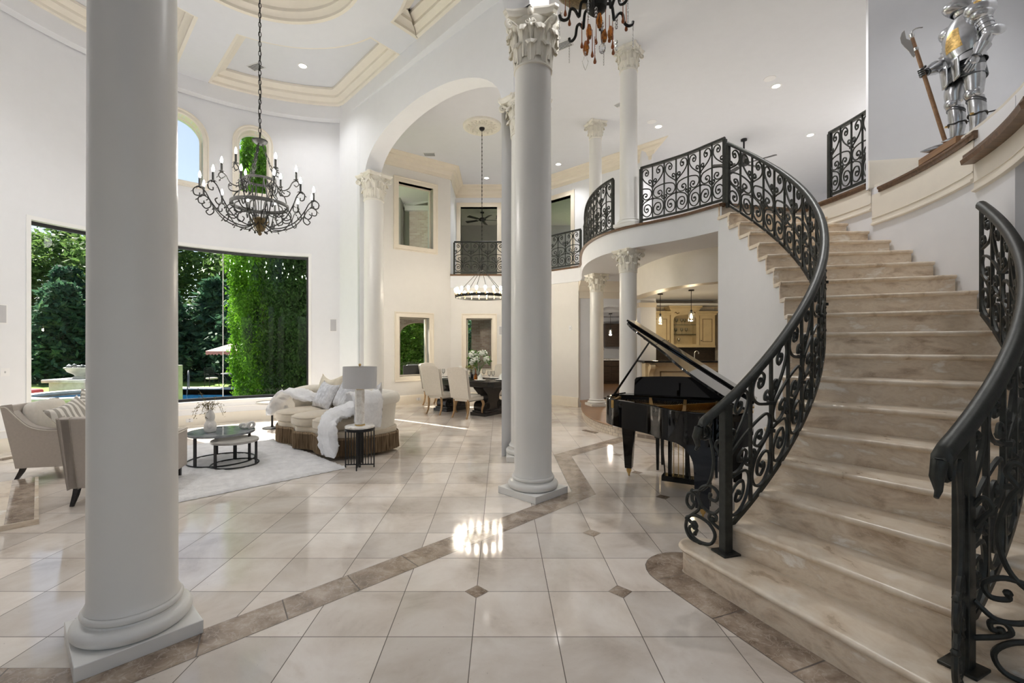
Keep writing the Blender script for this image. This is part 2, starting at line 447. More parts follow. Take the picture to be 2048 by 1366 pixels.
# ------------------------------------------------------------------ walls with openings
def LIN(p0, p1):
    a = V(p0); d = (V(p1) - a); ln = d.length; d.normalize(); n = V((-d.y, d.x))
    def W(s, off, z): return V((a.x + d.x * s + n.x * off, a.y + d.y * s + n.y * off, z))
    return W, ln
def ARC(c, R, a0):
    def W(s, off, z):
        a = a0 + s / R
        return V((c[0] + (R - off) * cos(a), c[1] + (R - off) * sin(a), z))
    return W
def otop(o, s):
    if len(o) < 5 or not o[4]: return o[3]
    c = (o[0] + o[1]) / 2; hw = (o[1] - o[0]) / 2
    return o[3] + o[4] * sqrt(max(0, 1 - ((s - c) / hw) ** 2))
def wallmb(W, L0, z0, z1, ops=(), th=.2, ds=.5, d0=0.0, mb=None):
    mb = mb or MB()
    br = [i * L0 / max(1, math.ceil(L0 / ds)) for i in range(max(1, math.ceil(L0 / ds)) + 1)]
    for o in ops:
        br += [o[0], o[1]]
        if len(o) > 4 and o[4]:
            n = 28; c = (o[0] + o[1]) / 2; hw = (o[1] - o[0]) / 2
            br += [c - hw * cos(pi * i / n) for i in range(1, n)]
    br = sorted(b for b in br if -1e-6 <= b <= L0 + 1e-6)
    bb = [br[0]]
    for b in br[1:]:
        if b - bb[-1] > 1e-4: bb.append(b)
    def quad(p): mb.add(p, [tuple(range(len(p)))])
    di, do = d0, d0 - th
    for a, b in zip(bb[:-1], bb[1:]):
        m = (a + b) / 2
        act = sorted([o for o in ops if o[0] < m < o[1]], key=lambda o: o[2])
        lo = (z0, z0)
        for o in act + [None]:
            hi = (o[2], o[2]) if o else (z1, z1)
            if hi[0] > lo[0] + 1e-5 or hi[1] > lo[1] + 1e-5:
                for dd in (di, do):
                    quad([W(a, dd, lo[0]), W(b, dd, lo[1]), W(b, dd, hi[1]), W(a, dd, hi[0])])
                if lo[0] > z0 + 1e-5: quad([W(a, di, lo[0]), W(b, di, lo[1]), W(b, do, lo[1]), W(a, do, lo[0])])
                quad([W(a, di, hi[0]), W(b, di, hi[1]), W(b, do, hi[1]), W(a, do, hi[0])])
            if o: lo = (otop(o, a), otop(o, b))
    for o in ops:
        for s in (o[0], o[1]):
            if -1e-6 < s < L0 + 1e-6 and otop(o, s) > o[2] + 1e-4:
                quad([W(s, di, o[2]), W(s, do, o[2]), W(s, do, otop(o, s)), W(s, di, otop(o, s))])
    for s in (0, L0):
        if not any(o[0] <= s + 1e-6 and o[1] >= s - 1e-6 for o in ops):
            quad([W(s, di, z0), W(s, do, z0), W(s, do, z1), W(s, di, z1)])
    for o in ops:   # end faces above openings that reach the wall's end
        for s in (0, L0):
            if o[0] <= s + 1e-6 and o[1] >= s - 1e-6:
                quad([W(s, di, otop(o, s)), W(s, do, otop(o, s)), W(s, do, z1), W(s, di, z1)])
    return mb
def outline(o, n=20, ds=.25, sill=True):
    pts = []
    s0, s1, zb, zt = o[:4]; rise = o[4] if len(o) > 4 else 0
    pts.append((s0, zb)); 
    c = (s0 + s1) / 2; hw = (s1 - s0) / 2
    if rise:
        for i in range(n + 1):
            a = pi - pi * i / n; pts.append((c + hw * cos(a), zt + rise * sin(a)))
    else:
        k = max(1, math.ceil((s1 - s0) / ds))
        for i in range(k + 1): pts.append((s0 + (s1 - s0) * i / k, zt))
    pts.append((s1, zb))
    if sill:
        k = max(1, math.ceil((s1 - s0) / ds))
        for i in range(1, k): pts.append((s1 + (s0 - s1) * i / k, zb))
    return pts
def casing(W, o, prof, mb=None, sill=True, d0=0):
    mb = mb or MB(); pts = outline(o, sill=sill); n = len(pts)
    off = []
    for i in range(n):
        if sill: a, b = pts[i - 1], pts[(i + 1) % n]; p = pts[i]
        else: a, b, p = pts[max(0, i - 1)], pts[min(n - 1, i + 1)], pts[i]
        d0v = V((p[0] - a[0], p[1] - a[1])); d1v = V((b[0] - p[0], b[1] - p[1]))
        if d0v.length < 1e-7: d0v = d1v
        if d1v.length < 1e-7: d1v = d0v
        d0v.normalize(); d1v.normalize()
        t = (d0v + d1v)
        t = t.normalized() if t.length > 1e-6 else d0v
        c = max(.4, t.dot(d0v)); off.append((-t.y / c, t.x / c))
    k = len(prof); vs = []
    for i in range(n):
        for (w, d) in prof:
            vs.append(W(pts[i][0] + off[i][0] * w, d + d0, pts[i][1] + off[i][1] * w))
    fs = []
    for i in range(n if sill else n - 1):
        j = (i + 1) % n
        for q in range(k - 1): fs.append((i * k + q, j * k + q, j * k + q + 1, i * k + q + 1))
    return mb.add(vs, fs)
def pane(W, o, d, ds=.25, mb=None):
    mb = mb or MB(); s0, s1 = o[0], o[1]; k = max(1, math.ceil((s1 - s0) / ds))
    if len(o) > 4 and o[4]: k = 16
    for i in range(k):
        a = s0 + (s1 - s0) * i / k; b = s0 + (s1 - s0) * (i + 1) / k
        mb.add([W(a, d, o[2]), W(b, d, o[2]), W(b, d, otop(o, b)), W(a, d, otop(o, a))], [(0, 1, 2, 3)])
    return mb

ZC = 6.55
T2 = 3.547
# living room round wall
LC = (-3.2, 6.05); LR = 4.12; A0 = radians(91.9)
Wl = ARC(LC, LR, A0)
def sa(deg): return LR * radians(deg - 91.9)
OW1 = (sa(103.6), sa(142.6), .45, 3.49)
OW2 = (sa(149.6), sa(165.5), .45, 3.49)
OA2 = (sa(114.7), sa(122.3), 4.75, 5.77, .27)
OA1 = (sa(130.9), sa(142.6), 4.75, 5.60, .42)
OA0 = (sa(150.5), sa(158.5), 4.75, 5.77, .27)
struct('wall_left', wallmb(Wl, sa(238), 0, 6.95, [OW1, OW2, OA1, OA2], .32, .18), M_['wall'])
for i, (o, nm) in enumerate(((OW1, 1), (OW2, 2))):
    wdw = struct('window_%d' % nm, pane(Wl, o, -.12), M_['glass'])
    f = MB(); casing(Wl, o, [(-.055, -.10), (-.055, -.16), (.0, -.16), (.0, -.10), (-.055, -.10)], f)
    obj('window_frame', f, M_['blackm'], wdw)
    t = MB(); casing(Wl, o, [(0, 0), (0, .012), (.06, .012), (.06, 0)], t)
    obj('window_casing', t, M_['trimw'], wdw)
mull = MB()
s = sa(125.9); mull.tube([Wl(s, -.115, .45), Wl(s, -.115, 3.49)], .008, 4)
obj('seam', mull, M_['trimw'], bpy.data.objects['window_1'])
for nm, o in ((3, OA1), (4, OA2)):
    wdw = struct('window_%d' % nm, pane(Wl, o, -.2), M_['glass'])
    t = MB(); casing(Wl, o, [(-.03, -.19), (-.03, -.15), (0, -.13), (0, .0), (0, .03), (.02, .04), (.07, .025), (.085, .045), (.105, .045), (.105, 0)], t)
    obj('window_casing', t, M_['trimi'], wdw)
# arch wall between living and dining, entry arches
Wa, La = LIN((.345, 6.43), (-3.34, 10.12))
AR = (.28, 4.12, 4.97, 4.97, .83)
struct('wall_arch', wallmb(Wa, La, 0, 6.95, [(-.3, .28, 0, 4.97), (.28, 4.12, 0, 4.97, .83), (4.12, 4.34, 0, 4.97)], .36, .4, .18), M_['wall'])
Wb, Lb = LIN((.347, 4.91), (.345, 6.43))
struct('wall_side', wallmb(Wb, Lb, 4.97, 6.95, [(.2, Lb - .2, 4.97, 4.97, .56)], .34, .4, .17), M_['wall'])
Wc, Lc = LIN((-1.987, 2.51), (.347, 4.91))
struct('wall_entry', wallmb(Wc, Lc, 4.97, 6.95, [(.25, Lc - .25, 4.97, 4.97, .83)], .34, .4, .17), M_['wall'])
# living ceiling: fascia band, coffered plate, ring
bnd = [V((LC[0] + LR * cos(a), LC[1] + LR * sin(a), 0)) for a in [A0 + radians(146) * i / 44 for i in range(45)]]
bnd += [V((-1.987 - .12, 2.51 + .12, 0)), V((.347 - .17, 4.91 + .07, 0)), V((.345 - .17, 6.43 - .07, 0))]
struct('trim_1', MB().sweep([(-.02, 6.43), (-.20, 6.43), (-.20, 6.70), (-.02, 6.70)], bnd, closed=True), M_['wall'])
# polygon inset of the boundary (to the inside = left of travel)
def inset(path, d):
    n = len(path); out = []
    for i in range(n):
        a = (path[i] - path[i - 1]); b = (path[(i + 1) % n] - path[i]); a = V((a.x, a.y)).normalized(); b = V((b.x, b.y)).normalized()
        t = (a + b).normalized(); c = max(.35, t.dot(a)); out.append(V((path[i].x - t.y / c * d, path[i].y + t.x / c * d, 0)))
    return out
ZR = 6.98
cm = MB(); cm.prism([(p.x, p.y) for p in bnd], ZR, ZR + .1)
# square set of four beams and a ring around the centre opening
ring_in, ring_out = 1.36, 1.95
inn = inset(bnd, .2)
def perim(ang):   # ray from centre to the inset boundary
    d = V((cos(ang), sin(ang))); best = 1e9
    for i in range(len(inn)):
        p, q = inn[i], inn[(i + 1) % len(inn)]
        ex, ey = q.x - p.x, q.y - p.y; den = d.x * ey - d.y * ex
        if abs(den) < 1e-9: continue
        wx, wy = p.x - LC[0], p.y - LC[1]
        t = (wx * ey - wy * ex) / den; u = (wx * d.y - wy * d.x) / den
        if t > 0 and -1e-6 <= u <= 1 + 1e-6: best = min(best, t)
    return best
BE = [radians(a) for a in (50, 134, 224, 314)]
hwid = .27
ann = MB()
nA = 72
for (ra, rb) in ((ring_in, ring_out),):
    ann.lathe([(ra, 6.70), (rb, 6.70), (rb, ZR), (ra, ZR), (ra, 6.70)], nA, Tr(LC[0], LC[1], 0), cap=False)
for b in BE:
    r1 = perim(b) + .12
    ann.box(ring_out - .03, r1, -hwid, hwid, 6.7015, ZR, Tr(LC[0], LC[1], 0) @ Rz(b))
struct('ceiling_living', cm, M_['ceil']); struct('trim_2', ann, M_['ceil'])
mold = MB()
mprof = [(0, 6.70), (.05, 6.715), (.05, 6.76), (.09, 6.80), (.13, 6.82), (.13, 6.87), (.2, 6.91), (.24, 6.93), (.24, 6.975), (0, 6.975)]
for i in range(4):
    a0, a1 = BE[i], BE[(i + 1) % 4] + (2 * pi if i == 3 else 0)
    path = []
    ea = math.asin(hwid / ring_out)
    for k in range(13):
        a = a0 + ea + (a1 - a0 - 2 * ea) * k / 12; path.append(V((LC[0] + ring_out * cos(a), LC[1] + ring_out * sin(a), 0)))
    outp = []
    for k in range(41):
        a = a0 + .0 + (a1 - a0) * k / 40
        r = perim(a); p = V((r * cos(a), r * sin(a)))
        d0 = abs(-sin(a0) * p.x + cos(a0) * p.y); d1 = abs(-sin(a1) * p.x + cos(a1) * p.y)
        if d0 > hwid and d1 > hwid: outp.append(V((LC[0] + p.x, LC[1] + p.y, 0)))
    def edgept(a, sg):
        e = V((cos(a), sin(a))); nn = V((-sin(a), cos(a))) * sg
        r = perim(a); return V((LC[0] + e.x * r * .995 + nn.x * hwid, LC[1] + e.y * r * .995 + nn.y * hwid, 0))
    path = path + [edgept(a1, -1)] + outp[::-1] + [edgept(a0, 1)]
    mold.sweep(mprof, path, closed=True)
mring = MB(); ringp = [V((LC[0] + ring_in * cos(2 * pi * i / 64), LC[1] + ring_in * sin(2 * pi * i / 64), 0)) for i in range(64)]
mring.sweep([(-u * .9, v) for u, v in mprof], ringp, closed=True)
struct('trim_3', mold, M_['trimi']); struct('trim_4', mring, M_['trimi'])

# floor: base slab + marble inlay bands + corner diamonds
fl = MB(); fl.m = 0
fl.prism([(-7.6, -2.2), (11, -2.2), (11, 18.5), (2.2, 18.5), (-.0, 13.4), (-1.6, 13.4), (-4.0, 11.7), (-4.2, 10.4), (-6.6, 9.2), (-7.7, 7)], -.2, 0)
def band(pts, w):
    for p, q in zip(pts[:-1], pts[1:]):
        p, q = V(p), V(q); d = (q - p); ln = d.length; d.normalize(); n = V((-d.y, d.x)) * (w / 2)
        fl.m = 2
        fl.add([(*(p - n - n * .02), .0006), (*(q - n - n * .02), .0006), (*(q + n * 1.02), .0006), (*(p + n * 1.02), .0006)], [(0, 1, 2, 3)])
        k = max(1, round(ln / .43)); fl.m = 1
        for i in range(k):
            a = p + d * (ln * i / k + (.002 if i else 0)); b = p + d * (ln * (i + 1) / k - (.002 if i < k - 1 else 0))
            fl.add([(*(a - n), .0012), (*(b - n), .0012), (*(b + n), .0012), (*(a + n), .0012)], [(0, 1, 2, 3)])
def bandpath(pts, w):   # mitred: split in straight pieces meeting on the bisector
    P = [V(p) for p in pts]
    for i in range(len(P) - 1):
        d = (P[i + 1] - P[i]).normalized(); n = V((-d.y, d.x)) * (w / 2)
        def corner(j, sgn):
            if j == 0 or j == len(P) - 1: return P[j] + n * sgn
            a = (P[j] - P[j - 1]).normalized(); b = (P[j + 1] - P[j]).normalized(); t = (a + b).normalized()
            c = t.dot(a); return P[j] + V((-t.y, t.x)) * (w / 2 / c * sgn)
        l0, l1, r0, r1 = corner(i, 1), corner(i + 1, 1), corner(i, -1), corner(i + 1, -1)
        fl.m = 2
        g = n * .025
        fl.add([(*(r0 - g), .0006), (*(r1 - g), .0006), (*(l1 + g), .0006), (*(l0 + g), .0006)], [(0, 1, 2, 3)])
        k = max(1, round((P[i + 1] - P[i]).length / .43)); fl.m = 1
        for q in range(k):
            a, b = q / k, (q + 1) / k
            e = .004 / (P[i + 1] - P[i]).length
            a2 = a + (e if q else 0); b2 = b - (e if q < k - 1 else 0)
            fl.add([(*r0.lerp(r1, a2), .0012), (*r0.lerp(r1, b2), .0012), (*l0.lerp(l1, b2), .0012), (*l0.lerp(l1, a2), .0012)], [(0, 1, 2, 3)])
bandpath([(-4.6, 2.127), (-1.895, 2.127), (.885, 4.905), (.885, 6.555), (3.0, 8.67)], .235)
for (x, y) in ((-.15, 2.944), (.764, 2.944), (.764, 3.858), (1.679, 4.773), (1.679, 5.687), (1.679, 6.602), (-.15, 2.03), (.764, 2.03), (-.15, 1.115), (.764, 1.115)):
    for m, r, z in ((2, .078, .0006), (1, .074, .0012)):
        fl.m = m; fl.add([(x - r, y, z), (x, y - r, z), (x + r, y, z), (x, y + r, z)], [(0, 1, 2, 3)])
# brown border that follows the front of the bottom step
SC = V((.213, 5.837)); SRo, SRi = 4.373, 2.949; RIS = T2 / 19
def sang(j): return radians(-68.38 + 4.5 * (j - 1))
def spt(R, a): return V((SC.x + R * cos(a), SC.y + R * sin(a)))
a1 = sang(1); er = V((cos(a1), sin(a1))); et = V((sin(a1), -cos(a1)))    # et: towards the foot of the stair
def fr(r, t): return spt(r, a1) + et * t
def bordpath(off):
    P = [fr(4.75, off), fr(2.86, off)]
    c = fr(2.86, -.06)
    for k in range(1, 11):
        a = pi / 2 * k / 10 * 1.55
        P.append(c + et * ((off + .06) * cos(a)) - er * ((off + .06) * sin(a)))
    return P
pi_, po_ = bordpath(.0), bordpath(.24)
fl.m = 2
for i in range(len(pi_) - 1):
    fl.add([(*pi_[i], .0006), (*pi_[i + 1], .0006), (*(po_[i + 1] + (po_[i + 1] - pi_[i + 1]) * .02), .0006), (*(po_[i] + (po_[i] - pi_[i]) * .02), .0006)], [(0, 1, 2, 3)])
fl.m = 1
segs = [(i, i + 1) for i in range(1, len(pi_) - 1)]
for k in range(4):
    a, b = k / 4, (k + 1) / 4
    e = .0025
    fl.add([(*pi_[0].lerp(pi_[1], a + e), .0012), (*pi_[0].lerp(pi_[1], b - e), .0012), (*po_[0].lerp(po_[1], b - e), .0012), (*po_[0].lerp(po_[1], a + e), .0012)], [(0, 1, 2, 3)])
for i, j in segs:
    fl.add([(*pi_[i], .0012), (*pi_[j], .0012), (*po_[j], .0012), (*po_[i], .0012)], [(0, 1, 2, 3)])
struct('floor', fl, [M_['floor'], M_['inlay'], M_['joint']], smooth=0)

# dining walls
Wd, Ld = LIN((-1.4, 13.0), (-4.05, 11.07))
OD1 = (.67 * 1.002, 1.53 * 1.002, .74, 2.30); OD2 = (.55, 1.56, 4.19, 5.84)
struct('wall_dining', wallmb(Wd, Ld, 0, ZC, [OD1, OD2], .3, .6), M_['wallw'])
Wk, Lk = LIN((.62, 13.0), (-1.4, 13.0))
def sx_(x): return .62 - x
OD3 = (sx_(-.23), sx_(-.95), .86, 2.31)
struct('wall_back', wallmb(Wk, Lk, 0, 3.5, [OD3], .3, .6), M_['wallw'])
Wq, Lq = LIN((1.97, 11.65), (.62, 13.0))
struct('wall_angle', wallmb(Wq, Lq, 0, 3.5, [], .3, .6), M_['wallw'])
wprof = [(-.03, -.2), (-.03, -.15), (0, -.15), (0, .0), (0, .025), (.03, .03), (.10, .02), (.115, .035), (.135, .035), (.135, 0)]
for nm, W_, o in ((5, Wd, OD1), (6, Wd, OD2), (7, Wk, OD3)):
    wdw = struct('window_%d' % nm, pane(W_, o, -.19), M_['glass'])
    obj('window_casing', casing(W_, o, wprof), M_['trimc'], wdw)
# gallery (upper floor) walls behind the dining hall
Wg, Lg = LIN((.75, 14.6), (-1.4, 14.6))
ODR = (.75 + .1, .75 + 1.25, T2 - .05, 5.92)
struct('wall_gallery', wallmb(Wg, Lg, T2 - .05, ZC, [ODR], .2, .8), M_['wall'])
Wh, Lh = LIN((3.75, 11.6), (.75, 14.6))
ODH = (Lh - 1.82, Lh - .75, T2 - .05, 5.88)
struct('wall_gallery_angle', wallmb(Wh, Lh, T2 - .05, ZC, [ODH], .2, .8), M_['wall'])
struct('wall_gallery_side', wallmb(*LIN((-1.4, 14.6), (-1.4, 13.0)), T2 - .05, ZC, [], .2, .8), M_['wall'])
for nm, W_, o in ((1, Wg, ODR), (2, Wh, ODH)):
    d = struct('door_%d' % nm, casing(W_, o, [(0, -.2), (0, 0), (0, .02), (.03, .03), (.10, .022), (.13, .03), (.13, 0)], sill=False), M_['trimc'])
    if nm == 1:
        hm = MB()
        for z in (3.85, 4.7, 5.55): hm.box(-.10 - .03, -.10 + .012, 14.58, 14.62, z, z + .1)
        obj('hinge', hm, M_['blackm'], d)
# dim bedroom behind the gallery door
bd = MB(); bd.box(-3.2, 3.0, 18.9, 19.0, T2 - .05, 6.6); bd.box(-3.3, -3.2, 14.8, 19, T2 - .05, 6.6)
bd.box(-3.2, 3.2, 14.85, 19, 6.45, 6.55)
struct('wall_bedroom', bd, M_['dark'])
# upstairs walls to the right
uw = MB(); wallmb(*LIN((11, 15.2), (3.75, 15.2)), T2 - .05, ZC, [], .2, 2, mb=uw); wallmb(*LIN((3.75, 15.2), (3.75, 11.6)), T2 - .05, ZC, [], .2, 2, mb=uw)
pass
struct('wall_upstairs', uw, M_['wall'])
# ceiling over foyer, dining and upstairs
cl = MB(); cl.prism([(-1.987, 2.51), (.347, 4.91), (.345, 6.43), (-3.34, 10.12), (-4.4, 11.0), (-4.4, 16), (11.2, 16), (11.2, -2.2), (-7.6, -2.2), (-7.6, 2.3), (-2.6, 2.3)], ZC, ZC + .2)
struct('ceiling', cl, M_['ceil'])
# entrance side behind the viewer, with its doors and windows, and the side walls that close the hall
Wf, Lf = LIN((11, -2.2), (-7.6, -2.2))
OF = [(9.8, 12.0, 0.02, 2.5, .9), (7.5, 8.7, .5, 2.9), (13.1, 14.3, .5, 2.9), (9.5, 12.3, 4.0, 5.0, .9)]
struct('wall_front', wallmb(Wf, Lf, 0, ZC, OF, .3, 1, 0), M_['wall'])
for nm, o in zip((8, 9, 10, 11), OF): struct('window_%d' % nm, pane(Wf, o, -.15, 3), M_['glass'])
m = MB(); m.box(-7.8, -7.6, -2.2, 2.6, 0, ZC); m.box(-7.6, -5.3, 2.45, 2.65, 0, ZC); struct('wall_left_entry', m, M_['wall'])
m = MB(); m.box(11.0, 11.2, -2.2, 15.2, 0, ZC); struct('wall_right', m, M_['wall'])
ev = MB(); ev.lathe([(LR + .3, 6.95), (LR + 2.4, 6.95), (LR + 2.4, 7.15), (LR + .3, 7.15), (LR + .3, 6.95)], 60, Tr(LC[0], LC[1], 0), a0=radians(95), a1=radians(215), cap=False)  # unseen overhang, added to keep the sun out of the arched windows
struct('sun_block_eave', ev, M_['trimw'])
# cornices and baseboards
crown = [(0, -.34), (.025, -.34), (.03, -.25), (.05, -.23), (.07, -.15), (.15, -.10), (.16, -.06), (.24, -.02), (.25, 0), (0, 0)]
def leftprof(pr): return [(-u, v) for u, v in pr]
c1 = [V((-1.25, 14.6, ZC)), V((-1.4, 14.6, ZC))]
cr = MB().sweep(leftprof(crown), [V((3.75, 15.2, ZC)), V((3.75, 11.6, ZC)), V((.75, 14.6, ZC)), V((-1.4, 14.6, ZC)), V((-1.4, 13.0, ZC)), V((-4.05, 11.07, ZC))])
struct('trim_5', cr, M_['trimc'])
base = [(0, 0), (.03, 0), (.03, .17), (.022, .19), (.022, .22), (.008, .24), (0, .24)]
struct('baseboard_dining', MB().sweep(leftprof(base), [V((1.97, 11.65, 0)), V((.62, 13.0, 0)), V((-1.4, 13.0, 0)), V((-4.05, 11.07, 0))]), M_['trimc'])
struct('baseboard_left', MB().sweep(leftprof([(0, 0), (.03, 0), (.03, .13), (.015, .16), (.012, .2), (0, .2)]), [Wl(s, 0, 0) for s in [sa(92 + 1.5 * i) for i in range(97)]]), M_['trimi'])
struct('trim_6', MB().sweep(leftprof([(0, 0), (.02, .005), (.02, .022), (0, .03)]), [Wl(s, 0, .30) for s in [sa(92 + 1.5 * i) for i in range(97)]]), M_['trimw'])

# upper floor slab, its fascia, nosing
edge = catmull([(3.09, 6.46), (2.96, 6.68), (2.78, 6.98), (2.49, 7.32), (2.19, 7.63), (1.95, 7.98), (1.80, 8.36), (1.72, 8.85), (1.71, 9.35), (1.76, 9.9), (1.85, 10.5), (1.95, 11.05), (2.0, 11.55)], 4)
edge = [V((p.x, p.y)) for p in edge]
gal = [V((.6, 12.97)), V((-1.4, 12.97))]
aT = radians(-68.38 + 4.5 * 18)
arcR = [spt(4.40, radians(a)) for a in range(-52, 13, 4)] + [spt(4.40, aT)]
slab = edge + gal + [V((-1.4, 15)), V((11.2, 15.3)), V((11.2, 2.4))] + arcR + [spt(SRi + .02, aT)]
sl = MB(); sl.m = 0; sl.prism([(p.x, p.y) for p in slab], 3.17, T2 - .04)
struct('floor_upper', sl, M_['wall'], smooth=30)
fw = MB(); fw.prism([(p.x, p.y) for p in slab], T2 - .04, T2 - .012)
struct('floor_upper_bounce', fw, M_['cream'])  # unseen pale covering, added so less brown light bounces onto the ceiling
struct('trim_7', MB().sweep([(u, v) for u, v in [(.16, -.03), (-.045, -.03), (-.058, -.012), (-.05, .004), (-.03, .012), (.16, .012)]], [V((p.x, p.y, T2 - .012)) for p in edge + gal]), M_['wood'])
# raised platform below the balcony
plat = [V((p.x + .02, p.y + .0)) for p in edge[4:]]
pl = plat + [V((2.3, 11.75)), V((2.2, 18)), V((7.2, 18)), V((7.2, 6.6)), V((3.2, 6.5))]
pm = MB(); pm.prism([(p.x, p.y) for p in pl], 0, .165); struct('floor_platform', pm, M_['lattice'])
pt = MB(); pt.prism([(p.x, p.y) for p in pl], .165, .187); pt.sweep([(-.1, 0), (.03, 0), (.04, .011), (.03, .024), (-.1, .024)], [V((p.x, p.y, .165)) for p in plat][::-1])
struct('floor_platform_boards', pt, M_['woodm'])

# ------------------------------------------------------------------ corinthian columns
def leafmesh(mb, ang, z0, h, w, r0, lean, curl):
    def P(u, v):
        t = v
        if t < .7: r = r0 + lean * (t / .7) ** 1.6; z = z0 + h * t / .7 * .98
        else:
            q = (t - .7) / .3 * pi * 1.05
            r = r0 + lean + curl * (1 - cos(q)) * .62; z = z0 + h * .98 + curl * sin(q) * .8 - curl * .55 * max(0, (t - .85) / .15)
        ww = w * (.55 + .5 * sin(min(1, t * 1.25) * pi * .62)) * (1 - .16 * abs(sin(t * pi * 4.5)))
        if t > .85: ww *= 1 - (t - .85) / .15 * .55
        s = (u - .5) * 2
        r2 = r + .011 * (1 - abs(s)) ** .6 - .010 * s * s + .005 * cos(s * pi * 3)
        a = ang + s * ww / max(.08, r0 + lean * .5)
        return (r2 * cos(a), r2 * sin(a), z)
    mb.grid(P, 8, 12)
cap = MB()
cap.lathe([(.185, -.035), (.205, -.03), (.205, -.012), (.19, -.006), (.19, 0), (.182, .01), (.182, .2), (.195, .3), (.225, .385), (.25, .41), (.25, .43)], 28)
for k in range(8):
    leafmesh(cap, 2 * pi * k / 8, .0, .17, .068, .188, .018, .034)
    leafmesh(cap, 2 * pi * (k + .5) / 8, .05, .26, .066, .19, .035, .045)
for k in range(4):
    a = pi / 4 + k * pi / 2
    for sg in (-1, 1):
        # scroll that leaves the bell and curls under each corner
        pts = []
        for i in range(10):
            t = i / 9; b = a + sg * (1 - t) * .42; r = .2 + .105 * t ** 1.3; pts.append((r * cos(b), r * sin(b), .22 + .185 * t ** .7))
        for i in range(1, 22):
            t = i / 21; q = t * 2 * pi * 1.6; rr = .045 * (1 - .8 * t)
            rc = .305 + .012; b = a + sg * .02
            pts.append(((rc + rr * sin(q)) * cos(b), (rc + rr * sin(q)) * sin(b), .362 + rr * cos(q)))
        cap.tube(pts, .0125, 6)
        # small helix towards the middle of the side
        pts = []
        for i in range(8):
            t = i / 7; b = a + sg * (.46 + t * .2); r = .205 + .05 * t; pts.append((r * cos(b), r * sin(b), .24 + .14 * t))
        for i in range(1, 15):
            t = i / 14; q = t * 2 * pi * 1.3; rr = .028 * (1 - .75 * t)
            b = a + sg * (.66 + (rr * sin(q)) / .26); pts.append((.258 * cos(b), .258 * sin(b), .352 + rr * cos(q)))
        cap.tube(pts, .0095, 5)
    m = k * pi / 2
    cap.ell((.262 * cos(m), .262 * sin(m), .452), .028, .028, .035, 8, 6)
    cap.tube([((.262 + .018 * sin(q)) * cos(m + .09 * cos(q)), (.262 + .018 * sin(q)) * sin(m + .09 * cos(q)), .452 + .034 * sin(q)) for q in [2 * pi * i / 12 for i in range(12)]], .010, 5, closed=True)
    for i in range(5): leafmesh(cap, m + (i - 2) * .0, .20, .12, .03, .205, .035, .025) if i == 2 else None
ab = []
for k in range(4):
    a = pi / 4 + k * pi / 2
    for i in range(9):
        t = i / 8; b = a + t * pi / 2
        dev = 1 - (2 * t - 1) ** 2
        r = .375 - .112 * dev ** .75 if 0 < i < 8 else .375
        ab.append((r, b + (.07 if i == 0 else (-.07 if i == 8 else 0))))
for z0, z1, k0, k1 in ((.425, .445, .90, .94), (.445, .47, .94, 1.0), (.47, .49, 1.0, 1.0)):
    n = len(ab); vs = [(r * k0 * cos(b), r * k0 * sin(b), z0) for r, b in ab] + [(r * k1 * cos(b), r * k1 * sin(b), z1) for r, b in ab]
    cap.add(vs, [tuple(range(n - 1, -1, -1)), tuple(range(n, 2 * n))] + [(i, (i + 1) % n, n + (i + 1) % n, n + i) for i in range(n)])
shaft = MB(); nsh = 14
shaft.lathe([(.212, .20), (.205, .215), (.198, .235)] + [(.198 - .008 * (i / nsh) ** 1.6 , .235 + (4.45 - .235) * i / nsh) for i in range(1, nsh + 1)], 48)
basem = MB()
basem.lathe([(.2, .07)] + [(.228 + .038 * cos(b), .108 + .038 * sin(b)) for b in [(-pi / 2) + pi * i / 10 for i in range(11)]] + [(.215, .15), (.212, .158)] + [(.205 + .02 * cos(b), .18 + .02 * sin(b)) for b in [(-pi / 2) + pi * i / 8 for i in range(9)]] + [(.2, .201)], 48)
plin = MB(); plin.box(-.262, .262, -.262, .262, 0, .072)
mesh_cap = None
def column(label, x, y, z0=0, h=4.97, sc=1.0, rz=0, caprz=0, group=None):
    global mesh_cap
    t = thing('column', label, 'column', (x, y, z0), rz, group); t['kind'] = 'thing'
    if mesh_cap is None:
        c = obj('capital', cap, M_['capw'], t, smooth=50); s = obj('shaft', shaft, M_['colw'], t, smooth=40)
        b = obj('base', basem, M_['colw'], t, smooth=40); p = obj('plinth', plin, M_['colw'], t, bevel=.004)
        mesh_cap = (c, s, b, p)
    else:
        c, s, b, p = [o.copy() for o in mesh_cap]
        for o in (c, s, b, p): COL.objects.link(o); o.parent = t
    ch = .49 * sc
    c.location = (0, 0, h - ch); c.scale = (sc, sc, sc); c.rotation_euler = (0, 0, caprz - rz)
    for o in (b, p): o.scale = (sc, sc, sc)
    s.scale = (sc, sc, (h - ch) / 4.45 if abs(h - 4.97) > .1 or sc != 1 else (h - ch) / 4.45)
    return t
column('huge white round column filling the left foreground', -1.987, 2.51, rz=pi / 4 + .03, caprz=.2)
column('tall white column in the middle with a leafy capital under the arches', .347, 4.91, rz=pi / 4, caprz=-.16)
column('white column mostly hidden behind the big middle column', .345, 6.43, caprz=pi / 4)
column('white column beside the sofa where the wide arch lands', -2.55, 9.33, rz=pi / 4, caprz=pi / 4)
column('slender white column rising from the balcony edge to the ceiling', 2.17, 7.82, T2 - .01, ZC - T2 + .01, .74, rz=.9, caprz=.9)
column('slender white column on the balcony farther back, left of the other', 2.14, 10.4, T2 - .01, ZC - T2 + .01, .72, rz=.2, caprz=.3)
